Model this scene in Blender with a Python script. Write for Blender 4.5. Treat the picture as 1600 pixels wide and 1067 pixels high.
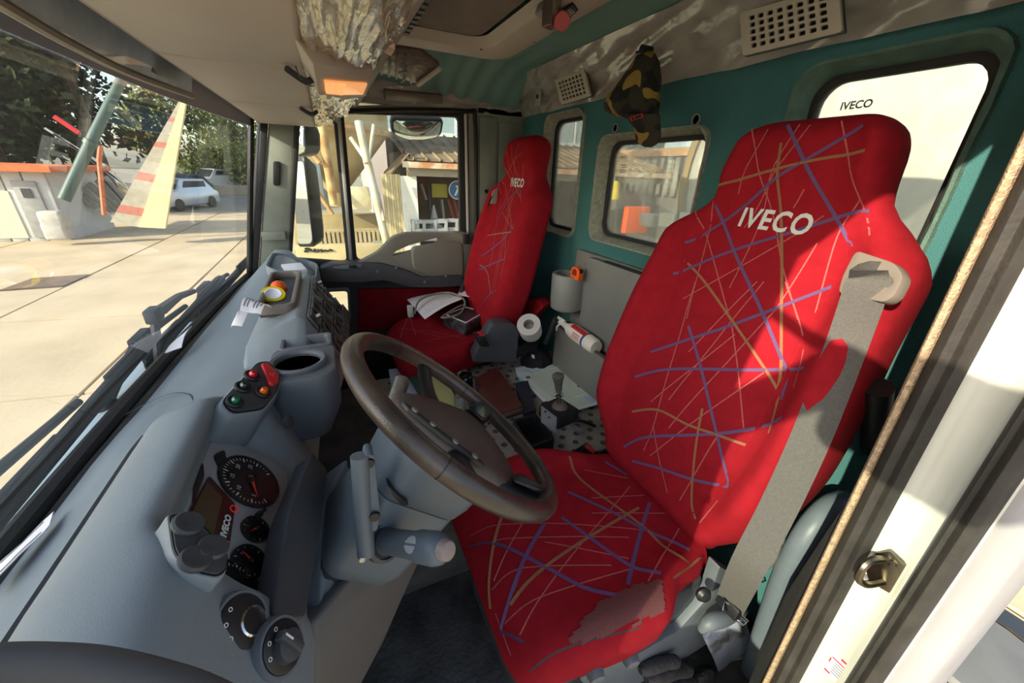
import bpy, bmesh, math, random
from mathutils import Vector, Matrix, noise
random.seed(7)
scene = bpy.context.scene
for o in list(bpy.data.objects): bpy.data.objects.remove(o)
C = scene.collection
PI = math.pi
# world axes: X across the cab (away from the driver's door), Y towards the front of the truck, Z up.
# The camera stands in the open driver's door at the origin; the yard outside lies 2.4 m below it.
FPX = 595.0
RX = ((-0.41490728, 0.38229751, 0.8256516), (-0.909095, -0.13689075, -0.39345547), (0.03739297, 0.91384328, -0.40434172))
R3 = Matrix(RX)
cam_d = bpy.data.cameras.new('camera'); cam = bpy.data.objects.new('camera', cam_d); C.objects.link(cam)
cam_d.sensor_fit = 'HORIZONTAL'; cam_d.sensor_width = 36.0; cam_d.lens = 36.0 * FPX / 1600.0
cam_d.clip_start = 0.01; cam_d.clip_end = 400
_r = R3.col[0]; _u = R3.col[1]; _f = R3.col[2]
cam.matrix_world = Matrix(((_r[0], _u[0], -_f[0], 0), (_r[1], _u[1], -_f[1], 0), (_r[2], _u[2], -_f[2], 0), (0, 0, 0, 1)))
scene.camera = cam
# ---- light ----
SUN_AZ = math.radians(19)      # towards the driver's side from straight ahead
SUN_EL = math.radians(25)
world = bpy.data.worlds.new('sky'); scene.world = world; world.use_nodes = True
wn = world.node_tree; bg = wn.nodes['Background']
sky = wn.nodes.new('ShaderNodeTexSky'); sky.sky_type = 'NISHITA'; sky.sun_disc = False
sky.sun_elevation = SUN_EL; sky.sun_rotation = -SUN_AZ; sky.air_density = 1.0; sky.dust_density = 1.6; sky.ozone_density = 1.2
hs = wn.nodes.new('ShaderNodeHueSaturation'); hs.inputs['Saturation'].default_value = 0.8
wn.links.new(sky.outputs[0], hs.inputs['Color']); wn.links.new(hs.outputs[0], bg.inputs['Color'])
bg.inputs['Strength'].default_value = 0.31
sun_d = bpy.data.lights.new('sun', 'SUN'); sun_d.energy = 6.8; sun_d.angle = math.radians(0.55); sun_d.color = (1.0, 0.87, 0.68)
sun = bpy.data.objects.new('sun', sun_d); C.objects.link(sun)
_s = Vector((-math.sin(SUN_AZ) * math.cos(SUN_EL), math.cos(SUN_AZ) * math.cos(SUN_EL), math.sin(SUN_EL)))
sun.rotation_euler = _s.to_track_quat('Z', 'Y').to_euler()
vs = scene.view_settings; vs.view_transform = 'Standard'; vs.look = 'None'; vs.exposure = 0.4; vs.gamma = 1.0; vs.use_curve_mapping = False

# ---- helpers ----
def ray(px, py): return R3 @ Vector((px - 800.0, -(py - 533.5), FPX))
def P(px, py, X=None, Y=None, Z=None):
    r = ray(px, py)
    k = X / r[0] if X is not None else (Y / r[1] if Y is not None else Z / r[2])
    return r * k
def PN(px, py, o, n):
    r = ray(px, py); n = Vector(n); return r * (n.dot(Vector(o)) / n.dot(r))
def lin(c):
    return tuple(((x / 255.0) / 12.92 if x / 255.0 <= 0.04045 else ((x / 255.0 + 0.055) / 1.055) ** 2.4) for x in c)
MATS = {}
def mat(name, rgb, rough=0.6, metal=0.0, var=0.12, vscale=8.0, bump=0.0, bscale=200.0, spec=0.5, rgb2=None, detail=4.0, sheen=0.0, emit=None, stretch=None, coat=0.0, thresh=None):
    if name in MATS: return MATS[name]
    m = bpy.data.materials.new(name); m.use_nodes = True; n = m.node_tree.nodes; l = m.node_tree.links
    b = n['Principled BSDF']; b.inputs['Roughness'].default_value = rough; b.inputs['Metallic'].default_value = metal
    b.inputs['Specular IOR Level'].default_value = spec
    if sheen: b.inputs['Sheen Weight'].default_value = sheen
    if coat: b.inputs['Coat Weight'].default_value = coat
    base = lin(rgb); c2 = lin(rgb2) if rgb2 else tuple(x * (1 - var) for x in base)
    c1 = base if rgb2 else tuple(min(1, x * (1 + var)) for x in base)
    tc = n.new('ShaderNodeTexCoord'); mp = n.new('ShaderNodeMapping'); l.new(tc.outputs['Object'], mp.inputs[0])
    if stretch: mp.inputs['Scale'].default_value = stretch
    nz = n.new('ShaderNodeTexNoise'); nz.inputs['Scale'].default_value = vscale; nz.inputs['Detail'].default_value = detail
    l.new(mp.outputs[0], nz.inputs['Vector'])
    rp = n.new('ShaderNodeValToRGB'); rp.color_ramp.elements[0].position = 0.3; rp.color_ramp.elements[1].position = 0.7
    if thresh: rp.color_ramp.elements[0].position, rp.color_ramp.elements[1].position = thresh
    rp.color_ramp.elements[0].color = (*c2, 1); rp.color_ramp.elements[1].color = (*c1, 1)
    l.new(nz.outputs[0], rp.inputs[0]); l.new(rp.outputs[0], b.inputs['Base Color'])
    if bump:
        n2 = n.new('ShaderNodeTexNoise'); n2.inputs['Scale'].default_value = bscale; n2.inputs['Detail'].default_value = 3
        l.new(mp.outputs[0], n2.inputs['Vector'])
        bp = n.new('ShaderNodeBump'); bp.inputs['Strength'].default_value = bump; bp.inputs['Distance'].default_value = 0.01
        l.new(n2.outputs[0], bp.inputs['Height']); l.new(bp.outputs[0], b.inputs['Normal'])
    if emit:
        b.inputs['Emission Color'].default_value = (*lin(emit[0]), 1); b.inputs['Emission Strength'].default_value = emit[1]
    MATS[name] = m; return m
def glass(name, tint=(255, 255, 255), gloss=0.1, haze=0.0, hazecol=(200, 205, 205), hscale=30.0, rough=0.0):
    if name in MATS: return MATS[name]
    m = bpy.data.materials.new(name); m.use_nodes = True; n = m.node_tree.nodes; l = m.node_tree.links
    n.remove(n['Principled BSDF']); out = n['Material Output']
    t = n.new('ShaderNodeBsdfTransparent'); t.inputs[0].default_value = (*lin(tint), 1)
    g = n.new('ShaderNodeBsdfGlossy'); g.inputs['Roughness'].default_value = rough; g.inputs[0].default_value = (1, 1, 1, 1)
    fr = n.new('ShaderNodeFresnel'); fr.inputs[0].default_value = 1.45
    mu = n.new('ShaderNodeMath'); mu.operation = 'MULTIPLY'; mu.inputs[1].default_value = gloss * 10; l.new(fr.outputs[0], mu.inputs[0])
    mu.use_clamp = True
    mx = n.new('ShaderNodeMixShader'); l.new(mu.outputs[0], mx.inputs[0]); l.new(t.outputs[0], mx.inputs[1]); l.new(g.outputs[0], mx.inputs[2])
    last = mx
    if haze:
        d = n.new('ShaderNodeBsdfDiffuse'); d.inputs[0].default_value = (*lin(hazecol), 1)
        tr = n.new('ShaderNodeBsdfTranslucent'); tr.inputs[0].default_value = (*lin(hazecol), 1)
        ad = n.new('ShaderNodeMixShader'); ad.inputs[0].default_value = 0.5; l.new(d.outputs[0], ad.inputs[1]); l.new(tr.outputs[0], ad.inputs[2])
        tc = n.new('ShaderNodeTexCoord'); nz = n.new('ShaderNodeTexNoise'); nz.inputs['Scale'].default_value = hscale; nz.inputs['Detail'].default_value = 5
        l.new(tc.outputs['Object'], nz.inputs['Vector'])
        rr = n.new('ShaderNodeMapRange'); rr.inputs[1].default_value = 0.3; rr.inputs[2].default_value = 0.7; rr.inputs[3].default_value = haze * 0.5; rr.inputs[4].default_value = haze * 1.4
        l.new(nz.outputs[0], rr.inputs[0])
        m2 = n.new('ShaderNodeMixShader'); l.new(rr.outputs[0], m2.inputs[0]); l.new(mx.outputs[0], m2.inputs[1]); l.new(ad.outputs[0], m2.inputs[2]); last = m2
    l.new(last.outputs[0], out.inputs[0]); MATS[name] = m; return m

def wloc(o):
    v = Vector((0, 0, 0))
    while o is not None: v += o.location; o = o.parent
    return v
class MB:
    def __init__(s): s.v = []; s.f = []
    def add(s, vs, fs):
        k = len(s.v); s.v += [Vector(q) for q in vs]; s.f += [tuple(i + k for i in q) for q in fs]; return s
    def box(s, x0, x1, y0, y1, z0, z1):
        return s.add([(x0,y0,z0),(x1,y0,z0),(x1,y1,z0),(x0,y1,z0),(x0,y0,z1),(x1,y0,z1),(x1,y1,z1),(x0,y1,z1)],
                     [(0,3,2,1),(4,5,6,7),(0,1,5,4),(1,2,6,5),(2,3,7,6),(3,0,4,7)])
    def obox(s, c, a, b, d):   # centre and three half-extent vectors
        c, a, b, d = map(Vector, (c, a, b, d))
        return s.add([c-a-b-d, c+a-b-d, c+a+b-d, c-a+b-d, c-a-b+d, c+a-b+d, c+a+b+d, c-a+b+d],
                     [(0,3,2,1),(4,5,6,7),(0,1,5,4),(1,2,6,5),(2,3,7,6),(3,0,4,7)])
    def bar(s, p, q, w, h, up=(0, 0, 1)):   # box from p to q
        p, q = Vector(p), Vector(q); d = (q - p); u = Vector(up); side = d.cross(u)
        if side.length < 1e-6: side = d.cross(Vector((1, 0, 0)))
        side.normalize(); u = side.cross(d).normalized()
        return s.obox((p + q) / 2, d / 2, side * (w / 2), u * (h / 2))
    def prism(s, pts, vec, scale=1.0):
        pts = [Vector(q) for q in pts]; vec = Vector(vec); n = len(pts); cc = sum(pts, Vector()) / n
        top = [cc + (q - cc) * scale + vec for q in pts]
        return s.add(pts + top, [tuple(range(n))[::-1], tuple(range(n, 2 * n))] + [(i, (i + 1) % n, n + (i + 1) % n, n + i) for i in range(n)])
    def loft(s, secs, closed=True, caps=True, loop=False):
        n = len(secs[0]); k = len(secs); vs = [q for sec in secs for q in sec]; fs = []
        for i in range(k if loop else k - 1):
            a = i * n; b = ((i + 1) % k) * n
            for j in range(n if closed else n - 1):
                j2 = (j + 1) % n; fs.append((a + j, a + j2, b + j2, b + j))
        if caps and not loop and closed: fs += [tuple(range(n))[::-1], tuple(range((k - 1) * n, k * n))]
        return s.add(vs, fs)
    def tube(s, path, r, n=8, closed=False, flat=None):
        path = [Vector(q) for q in path]; k = len(path); rs = r if isinstance(r, (list, tuple)) else [r] * k
        secs = []; prev = None
        for i, q in enumerate(path):
            if closed: t = path[(i + 1) % k] - path[i - 1]
            else: t = path[min(i + 1, k - 1)] - path[max(i - 1, 0)]
            t.normalize()
            if prev is None:
                a = t.orthogonal().normalized() if flat is None else (Vector(flat) - t * Vector(flat).dot(t)).normalized()
            else:
                a = prev - t * prev.dot(t)
                a = a.normalized() if a.length > 1e-6 else t.orthogonal().normalized()
            prev = a; b = t.cross(a)
            secs.append([q + (a * math.cos(2 * PI * j / n) + b * math.sin(2 * PI * j / n)) * rs[i] for j in range(n)])
        return s.loft(secs, True, True, closed)
    def lathe(s, prof, o, axis=(0, 0, 1), n=20, caps=True):
        o = Vector(o); ax = Vector(axis).normalized(); a = ax.orthogonal().normalized(); b = ax.cross(a)
        return s.loft([[o + ax * h + (a * math.cos(2 * PI * j / n) + b * math.sin(2 * PI * j / n)) * max(r, 1e-4) for j in range(n)] for r, h in prof], True, caps)
    def grid(s, fn, nu, nv):
        vs = [fn(i / nu, j / nv) for i in range(nu + 1) for j in range(nv + 1)]
        return s.add(vs, [(i * (nv + 1) + j, (i + 1) * (nv + 1) + j, (i + 1) * (nv + 1) + j + 1, i * (nv + 1) + j + 1) for i in range(nu) for j in range(nv)])
    def sheet(s, fn, nu, nv, t):     # grid with thickness t (vector)
        t = Vector(t); A = [[Vector(fn(i / nu, j / nv)) for j in range(nv + 1)] for i in range(nu + 1)]
        s.grid(lambda u, v: A[round(u * nu)][round(v * nv)], nu, nv); s.grid(lambda u, v: A[round(u * nu)][round(v * nv)] + t, nu, nv)
        edge = [A[i][0] for i in range(nu + 1)] + [A[nu][j] for j in range(1, nv + 1)] + [A[i][nv] for i in range(nu - 1, -1, -1)] + [A[0][j] for j in range(nv - 1, 0, -1)]
        m = len(edge); return s.add(edge + [e + t for e in edge], [(i, (i + 1) % m, m + (i + 1) % m, m + i) for i in range(m)])
    def plate(s, outer, holes, vec):  # flat plate with holes; outer / holes are 3D loops in one plane
        vec = Vector(vec); bm = bmesh.new(); loops = []
        for lp in [outer] + list(holes):
            vs_ = [bm.verts.new(Vector(q)) for q in lp]; loops.append(vs_)
            for i in range(len(vs_)): bm.edges.new((vs_[i], vs_[(i + 1) % len(vs_)]))
        bmesh.ops.triangle_fill(bm, edges=bm.edges[:], use_beauty=True)
        bm.verts.index_update(); n = len(bm.verts); vs0 = [q.co.copy() for q in bm.verts]; fs = [tuple(q.index for q in f.verts) for f in bm.faces]
        li = [[q.index for q in lp] for lp in loops]; bm.free()
        s.add(vs0 + [q + vec for q in vs0], fs + [tuple(i + n for i in f[::-1]) for f in fs] + [(lp[i], lp[(i + 1) % len(lp)], lp[(i + 1) % len(lp)] + n, lp[i] + n) for lp in li for i in range(len(lp))])
        return s
    def ribbon(s, pts, nrm, w, lift=0.0008):
        pts = [Vector(q) for q in pts]; A = []
        for i, q in enumerate(pts):
            t = (pts[min(i + 1, len(pts) - 1)] - pts[max(i - 1, 0)]).normalized(); nn = Vector(nrm[i] if isinstance(nrm, list) else nrm).normalized()
            sd = t.cross(nn).normalized() * (w / 2); A += [q + sd + nn * lift, q - sd + nn * lift]
        return s.add(A, [(2 * i, 2 * i + 1, 2 * i + 3, 2 * i + 2) for i in range(len(pts) - 1)])
    def build(s, name, m, parent=None, bevel=0.0, seg=2, smooth=True, ang=38, sub=0, weld=True):
        me = bpy.data.meshes.new(name); org = wloc(parent)
        bm = bmesh.new(); vv = [bm.verts.new(q - org) for q in s.v]
        for f in s.f:
            try: bm.faces.new([vv[i] for i in f])
            except ValueError: pass
        if weld: bmesh.ops.remove_doubles(bm, verts=bm.verts[:], dist=1e-5)
        bmesh.ops.recalc_face_normals(bm, faces=bm.faces[:])
        if bevel:
            es = [e for e in bm.edges if len(e.link_faces) == 2 and e.calc_face_angle(0) > 0.5]
            if es: bmesh.ops.bevel(bm, geom=es, offset=bevel, segments=seg, profile=0.5, affect='EDGES', clamp_overlap=True)
        bm.to_mesh(me); bm.free()
        if smooth: me.shade_smooth(); me.set_sharp_from_angle(angle=math.radians(ang))
        me.materials.append(m); o = bpy.data.objects.new(name, me); C.objects.link(o)
        if parent is not None: o.parent = parent
        if sub:
            md = o.modifiers.new('subdivision', 'SUBSURF'); md.levels = sub; md.render_levels = sub
        return o
def tag(o, label=None, cat=None, group=None, kind=None):
    if label: o['label'] = label
    if cat: o['category'] = cat
    if group: o['group'] = group
    if kind: o['kind'] = kind
    return o
def thing(name, loc, label, cat, group=None, kind=None):
    o = bpy.data.objects.new(name, None); C.objects.link(o); o.location = loc; o.empty_display_size = 0.05
    return tag(o, label, cat, group, kind)
def struct(o, label=None): o['kind'] = 'structure'; return o if not label else tag(o, label)
def rrect(x0, x1, y0, y1, r, n=5, r2=None):   # rounded rectangle, list of 2D points
    out = []
    for cx, cy, a in ((x1 - r, y1 - r, 0), (x0 + r, y1 - r, 90), (x0 + r, y0 + r, 180), (x1 - r, y0 + r, 270)):
        for k in range(n + 1):
            t = math.radians(a + 90 * k / n); out.append((cx + r * math.cos(t), cy + r * math.sin(t)))
    return out
def roundpoly(pts, r, n=4):
    pts = [Vector(q) for q in pts]; out = []; k = len(pts)
    for i in range(k):
        p0, p1, p2 = pts[i - 1], pts[i], pts[(i + 1) % k]; a = (p0 - p1); b = (p2 - p1)
        d = min(r, a.length * 0.45, b.length * 0.45); s = p1 + a.normalized() * d; e = p1 + b.normalized() * d
        for j in range(n + 1):
            t = j / n; out.append(s * (1 - t) ** 2 + p1 * 2 * t * (1 - t) + e * t * t)
    return out
def cat(pts, n=6):    # Catmull-Rom through points
    pts = [Vector(q) for q in pts]; out = []; k = len(pts)
    for i in range(k - 1):
        a, b, c, d = pts[max(i - 1, 0)], pts[i], pts[i + 1], pts[min(i + 2, k - 1)]
        for j in range(n):
            t = j / n; out.append(0.5 * ((2 * b) + (c - a) * t + (2 * a - 5 * b + 4 * c - d) * t * t + (3 * b - a - 3 * c + d) * t ** 3))
    return out + [pts[-1]]
def interp(tab, x):
    if x <= tab[0][0]: return tab[0][1]
    for (a, va), (b, vb) in zip(tab, tab[1:]):
        if x <= b:
            t = (x - a) / (b - a); return va + (vb - va) * t
    return tab[-1][1]
def sinterp(tab, x):  # smooth interpolation
    xs = [q[0] for q in tab]; ys = [q[1] for q in tab]; k = len(xs)
    if x <= xs[0]: return ys[0]
    if x >= xs[-1]: return ys[-1]
    for i in range(k - 1):
        if x <= xs[i + 1]:
            h = xs[i + 1] - xs[i]; t = (x - xs[i]) / h
            def sl(j):
                if j == 0 or j == k - 1: return 0
                d0 = (ys[j] - ys[j - 1]) / (xs[j] - xs[j - 1]); d1 = (ys[j + 1] - ys[j]) / (xs[j + 1] - xs[j])
                return 0 if d0 * d1 <= 0 else 2 * d0 * d1 / (d0 + d1)
            return ((1 + 2 * t) * (1 - t) ** 2) * ys[i] + t * (1 - t) ** 2 * h * sl(i) + t * t * (3 - 2 * t) * ys[i + 1] + t * t * (t - 1) * h * sl(i + 1)
def text_mesh(txt, size, bold=0.0, shear=0.0, extrude=0.0, space=1.0):
    cu = bpy.data.curves.new('lettering', 'FONT'); cu.body = txt; cu.size = size; cu.offset = bold; cu.shear = shear; cu.extrude = extrude
    cu.align_x = 'CENTER'; cu.align_y = 'CENTER'; cu.space_character = space; cu.resolution_u = 3
    ob = bpy.data.objects.new('lettering', cu); C.objects.link(ob); dg = bpy.context.evaluated_depsgraph_get()
    me = ob.evaluated_get(dg).to_mesh(); vs_ = [v.co.copy() for v in me.vertices]; fs = [tuple(p.vertices) for p in me.polygons]
    ob.to_mesh_clear(); bpy.data.objects.remove(ob); bpy.data.curves.remove(cu); return vs_, fs
def text_on(mb, txt, size, o, ax, ay, bold=0.0, shear=0.0, sx=1.0, lift=0.001):
    vs_, fs = text_mesh(txt, size, bold, shear); ax = Vector(ax).normalized(); ay = Vector(ay).normalized(); n = ax.cross(ay)
    return mb.add([Vector(o) + ax * v.x * sx + ay * v.y + n * lift for v in vs_], fs)
def fbm(p, s=1.0, oct=3):
    p = Vector(p) * s; return sum(noise.noise(p * (2 ** i)) / (2 ** i) for i in range(oct))

# ---- materials ----
M = dict(
 red=mat('red woven fabric', (144, 25, 35), 0.9, var=0.10, vscale=30, bump=0.25, bscale=900, spec=0.1),
 red_side=mat('plain red fabric', (150, 26, 34), 0.9, var=0.08, vscale=25, bump=0.3, bscale=700, spec=0.1),
 violet=mat('violet thread', (92, 66, 106), 0.9, var=0.2, vscale=600), ochre=mat('ochre thread', (136, 92, 60), 0.9, var=0.2, vscale=600),
 pale=mat('pale thread', (168, 84, 80), 0.9, var=0.3, vscale=300), logo=mat('grey print', (205, 205, 200), 0.8, var=0.08, vscale=150),
 worn=mat('worn grey weave', (104, 58, 55), 0.95, var=0.25, vscale=500),
 dash=mat('grey dash plastic', (122, 132, 138), 0.5, var=0.05, vscale=6, bump=0.12, bscale=700),
 dash2=mat('mid grey plastic', (92, 98, 104), 0.5, var=0.05, vscale=6, bump=0.1, bscale=700),
 dark=mat('dark grey plastic', (58, 60, 64), 0.5, var=0.08, vscale=9, bump=0.08, bscale=600),
 black=mat('black plastic', (24, 25, 27), 0.45, var=0.15, vscale=12),
 rubber=mat('black rubber', (26, 26, 26), 0.6, var=0.25, vscale=14, bump=0.1, bscale=120),
 dustrub=mat('dusty rubber seal', (50, 46, 42), 0.75, var=0.35, vscale=18, bump=0.15, bscale=160),
 teal=mat('teal felt', (74, 122, 122), 1.0, var=0.12, vscale=5, bump=0.5, bscale=500, spec=0.05),
 tealroof=mat('teal headlining', (112, 144, 136), 0.95, var=0.08, vscale=4, bump=0.2, bscale=300, spec=0.1),
 felt=mat('greyish felt edging', (150, 152, 138), 1.0, var=0.2, vscale=60, bump=0.5, bscale=400, spec=0.05),
 film=mat('crumpled clear film over grey trim', (160, 156, 148), 0.2, var=0.2, vscale=10, spec=0.9, bump=0.7, bscale=14, coat=0.6),
 beige=mat('beige plastic', (182, 173, 158), 0.55, var=0.05, vscale=5, bump=0.06, bscale=400),
 greyt=mat('grey trim', (142, 142, 132), 0.6, var=0.08, vscale=8, bump=0.08, bscale=400),
 pillar=mat('grey pillar trim', (128, 134, 124), 0.7, var=0.12, vscale=10, bump=0.15, bscale=300),
 white=mat('white paint', (205, 203, 194), 0.35, var=0.05, vscale=5, spec=0.5, rgb2=(192, 190, 180)),
 metal=mat('bare metal', (170, 168, 165), 0.3, metal=1.0, var=0.1),
 steel=mat('worn brass steel', (122, 114, 98), 0.35, metal=1.0, var=0.2, vscale=60),
 chrome=mat('polished metal', (200, 200, 198), 0.15, metal=1.0, var=0.05),
 paper=mat('white paper', (232, 232, 236), 0.8, var=0.03), print_=mat('printed ink', (95, 95, 105), 0.8, var=0.2, vscale=200),
 floor=mat('dark dusty floor mat', (84, 82, 79), 0.9, var=0.4, vscale=9, bump=0.4, bscale=80, rgb2=(44, 43, 42)),
 matg=mat('grey stud rubber mat', (146, 140, 130), 0.85, var=0.2, vscale=12, bump=0.15, bscale=150),
 stud=mat('dark rubber stud', (80, 75, 70), 0.85, var=0.2, vscale=30),
 belt=mat('grey seat belt webbing', (86, 83, 80), 0.85, var=0.15, vscale=300, bump=0.3, bscale=800),
 orange=mat('orange plastic', (240, 96, 20), 0.4, var=0.06), yellow=mat('yellow plastic', (228, 206, 20), 0.45, var=0.06),
 redp=mat('red plastic', (196, 38, 42), 0.35, var=0.06), green=mat('green card', (40, 110, 76), 0.6, var=0.08),
)
# ================= THE SETTING =================
YR = -1.07; XL = 0.2; XR = 2.2
# ground: concrete slabs with open joints
GZ = -2.4
conc = mat('pale yard concrete', (206, 190, 160), 0.9, rgb2=(184, 168, 138), vscale=0.9, bump=0.3, bscale=14, spec=0.2, detail=9)  # pale concrete, tone varied by noise
joint = mat('dark joint dirt', (96, 82, 66), 0.95, var=0.3, vscale=4)
ground = struct(MB().box(-60, 140, -60, 90, GZ - 0.4, GZ - 0.03).build('floor', joint, smooth=False)); ground.name = 'ground'
tag(ground, 'pale concrete yard around the truck')
ycuts = [-40, -14, -3.6, 0.6, 2.75, 4.95, 8.3, 14, 26]; xcuts = [-20, -4, 1.6, 4.85, 7.6, 10.4, 16.2, 24]
for i in range(len(xcuts) - 1):
    for j in range(len(ycuts) - 1):
        x0, x1, y0, y1 = xcuts[i], xcuts[i + 1], ycuts[j], ycuts[j + 1]; g = 0.025
        sk = 0.13   # joints run slightly askew
        q = [(x0 + g + sk * y0, y0 + g), (x1 - g + sk * y0, y0 + g), (x1 - g + sk * y1, y1 - g), (x0 + g + sk * y1, y1 - g)]
        dz = random.uniform(-0.006, 0.006)
        MB().prism([(a, b, GZ - 0.03) for a, b in q], (0, 0, 0.03 + dz)).build('slab', conc, ground, smooth=False)
MB().prism([(a, b, GZ - 0.03) for a, b in ((24 + .13 * -40, -40), (120, -40), (120, 60), (24 + .13 * 26, 26))], (0, 0, 0.028)).build('slab', mat('grey asphalt', (150, 142, 124), 0.95, var=0.12, vscale=0.5, bump=0.2, bscale=30), ground, smooth=False)

# cab floor, engine tunnel and mat
struct(MB().box(XL, XR, YR, 0.62, -1.36, -1.3).build('floor', M['floor']))
tun = struct(MB().box(0.86, 1.7, YR, 0.3, -1.3, -.935).build('engine_tunnel', M['floor'], bevel=0.03), 'engine tunnel between the two seats')
mt = MB().box(0.87, 1.69, -1.05, -0.1, -0.935, -0.92).build('rubber_mat', M['matg'], tun, bevel=0.004)
me0 = None
for i in range(19):
    for j in range(14):
        x = 0.9 + i * 0.043; y = -1.02 + j * 0.064 + (0.032 if i % 2 else 0)
        if me0 is None:
            s0 = MB().lathe([(0.0125, 0), (0.0115, 0.002), (0.0, 0.002)], (0, 0, 0), n=8).build('stud', M['stud'], mt); me0 = s0.data; o = s0
        else:
            o = bpy.data.objects.new('stud', me0); C.objects.link(o); o.parent = mt
        o.location = Vector((x, y, -0.92)) - wloc(mt)

# rear wall with three windows
W_HOLES = [(1.60, 1.945, -0.275, 0.265), (0.93, 1.465, -0.255, 0.15), (0.36, 0.705, -0.3, 0.25)]
def loopY(pts2, y): return [(a, y, b) for a, b in pts2]
rw = struct(MB().plate(loopY([(XL, -1.3), (XR, -1.3), (XR, 0.46), (XL, 0.46)], YR), [loopY(rrect(*h, 0.055), YR) for h in W_HOLES], (0, -0.05, 0)).build('wall_rear', M['teal'], smooth=False))
for k, (a, b, c, d) in enumerate(W_HOLES):
    w = thing('window_%d' % (k + 1), ((a + b) / 2, YR, c), ['tall narrow rear window behind the passenger seat', 'wide rear window between the two seats', 'rear window behind the driver seat'][k], 'window')
    w['kind'] = 'structure'; del w['category']
    # padded felt reveal, slightly proud and lumpy
    def lump(pts, y, amp, sd): return [(p[0] + amp * noise.noise(Vector((p[0] * 30, p[1] * 30, sd))), y + amp * 0.6 * noise.noise(Vector((p[1] * 25, p[0] * 25, sd + 5))), p[1]) for p in pts]
    n = 12
    def ring(gx, r): 
        out = []
        pts = rrect(a - gx, b + gx, c - gx, d + gx, r, 5); k2 = len(pts)
        for i in range(k2):
            p, q = Vector(pts[i]), Vector(pts[(i + 1) % k2]); m = max(1, int((q - p).length / 0.03))
            for j in range(m): out.append(p.lerp(q, j / m))
        return out
    base = ring(0.0, 0.055); cx = Vector(((a + b) / 2, (c + d) / 2)); hx, hz = (b - a) / 2, (d - c) / 2
    def scl(g): return [cx + Vector(((p.x - cx.x) * (1 + g / hx), (p.y - cx.y) * (1 + g / hz))) for p in base]
    secs = [lump(scl(g), y, am, k * 7 + 1) for g, y, am in ((0.008, YR + 0.002, .002), (0.006, YR + 0.012, .004), (0.0, YR + 0.012, .005), (-0.010, YR - 0.01, .006), (-0.016, YR - 0.05, .003), (0.02, YR - 0.05, 0))]
    MB().loft(list(map(list, zip(*secs))), True, False, True).build('felt_reveal', M['felt'] if k < 2 else mat('shade-toned green felt', (92, 120, 108), 1, var=.2, vscale=30, bump=.4, bscale=300), w)  # driver window felt drawn darker, with shade put into its colour
    g0 = [(p[0], YR - 0.045, p[1]) for p in scl(0.0)]; g1 = [(p[0], YR - 0.045, p[1]) for p in scl(-0.03)]
    MB().plate(g0, [g1], (0, -0.025, 0)).build('rubber_gasket', M['rubber'], w, bevel=0.004)
    MB().plate([(p[0], YR - 0.056, p[1]) for p in scl(-0.025)], [], (0, -0.005, 0)).build('pane', glass('dusty rear glass', (232, 236, 232), 0.06, haze=0.16, hazecol=(205, 205, 192), hscale=18), w, smooth=False)
    if k > 0:
        tm = MB(); zt = d - (0.075 if k == 2 else 0.075); xt = b - (0.085 if k == 1 else 0.10)
        if k == 2:
            text_on(tm, 'IVECO', 0.022, (xt - .01, YR - 0.054, zt - 0.005), (-1, 0, 0), (0, 0, 1), bold=0.0006, lift=0.0); sx = 0.012
        else: text_on(tm, 'IVECO', 0.014, (xt, YR - 0.054, zt), (-1, 0, 0), (0, 0, 1), bold=0.0004, lift=0.0)
        for q, ww in enumerate((0.032, 0.024, 0.036, 0.04)):
            zz = zt - 0.03 - q * 0.009
            for r_ in range(5): 
                xx = xt + ww / 2 - (r_ + 0.5) * ww / 5 - .01
                tm.add([(xx + ww * .08, YR - 0.054, zz), (xx - ww * .08, YR - 0.054, zz), (xx - ww * .08, YR - 0.054, zz + .003), (xx + ww * .08, YR - 0.054, zz + .003)], [(0, 1, 2, 3)])
        tm.build('glass_marking', M['print_'], w, smooth=False)
# screw caps on the rear wall
for (px, py) in ((962, 200), (1088, 187)):
    q = P(px, py, Y=YR); MB().lathe([(0.017, 0), (0.017, 0.004), (0.013, 0.004), (0.012, -0.002), (0, -0.002)], q, (0, 1, 0), 14).build('bolt_cap', M['felt'], rw)

# padded strip above the rear wall, still in its protective film
def strip_pt(u, v):
    x = XL - 0.05 + u * (XR - XL + 0.06); y = YR + 0.012 + v * 0.125; z = 0.285 + 0.15 * (v ** 0.8)
    w = 0.012 * fbm((x * 3.2 + v * 2.5, v * 1.2 + x * .6, 1.3), 1.6, 3) + 0.006 * abs(math.sin((x * 17 + v * 9) + 3 * fbm((x * 3, v * 2, 4), 1)))
    return Vector((x, y + w, z - w * .6))
tr1 = struct(MB().sheet(strip_pt, 150, 22, (0, -0.02, 0.012)).build('trim_1', M['film'], ang=60), 'film-wrapped padded strip above the rear wall')

# headlining
def roof_pt(u, v):
    x = XL - 0.06 + u * (XR + 0.02 - XL); y = -0.99 + v * 1.25
    z = 0.43 + 0.05 * min(1, v * 2.2) - 0.16 * max(0, (x - 1.86) / 0.36) ** 1.6
    if x > 1.55: z -= 0.010 * math.sin(y * 62 + 3 * fbm((x, y, 2), 2.5)) * min(1, (x - 1.55) / .2) * max(0, 1 - abs(y + .62) / .4)
    return Vector((x, y, z))
ceil = struct(MB().sheet(roof_pt, 60, 90, (0, 0, 0.05)).build('ceiling', M['tealroof'], ang=60))
# outer roof skin so no daylight leaks in
struct(MB().box(XL - 0.08, XR + 0.07, -1.14, 0.42, 0.5, 0.56).build('roof_panel', M['white'], bevel=0.02), 'white outer roof panel of the cab')

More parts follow.
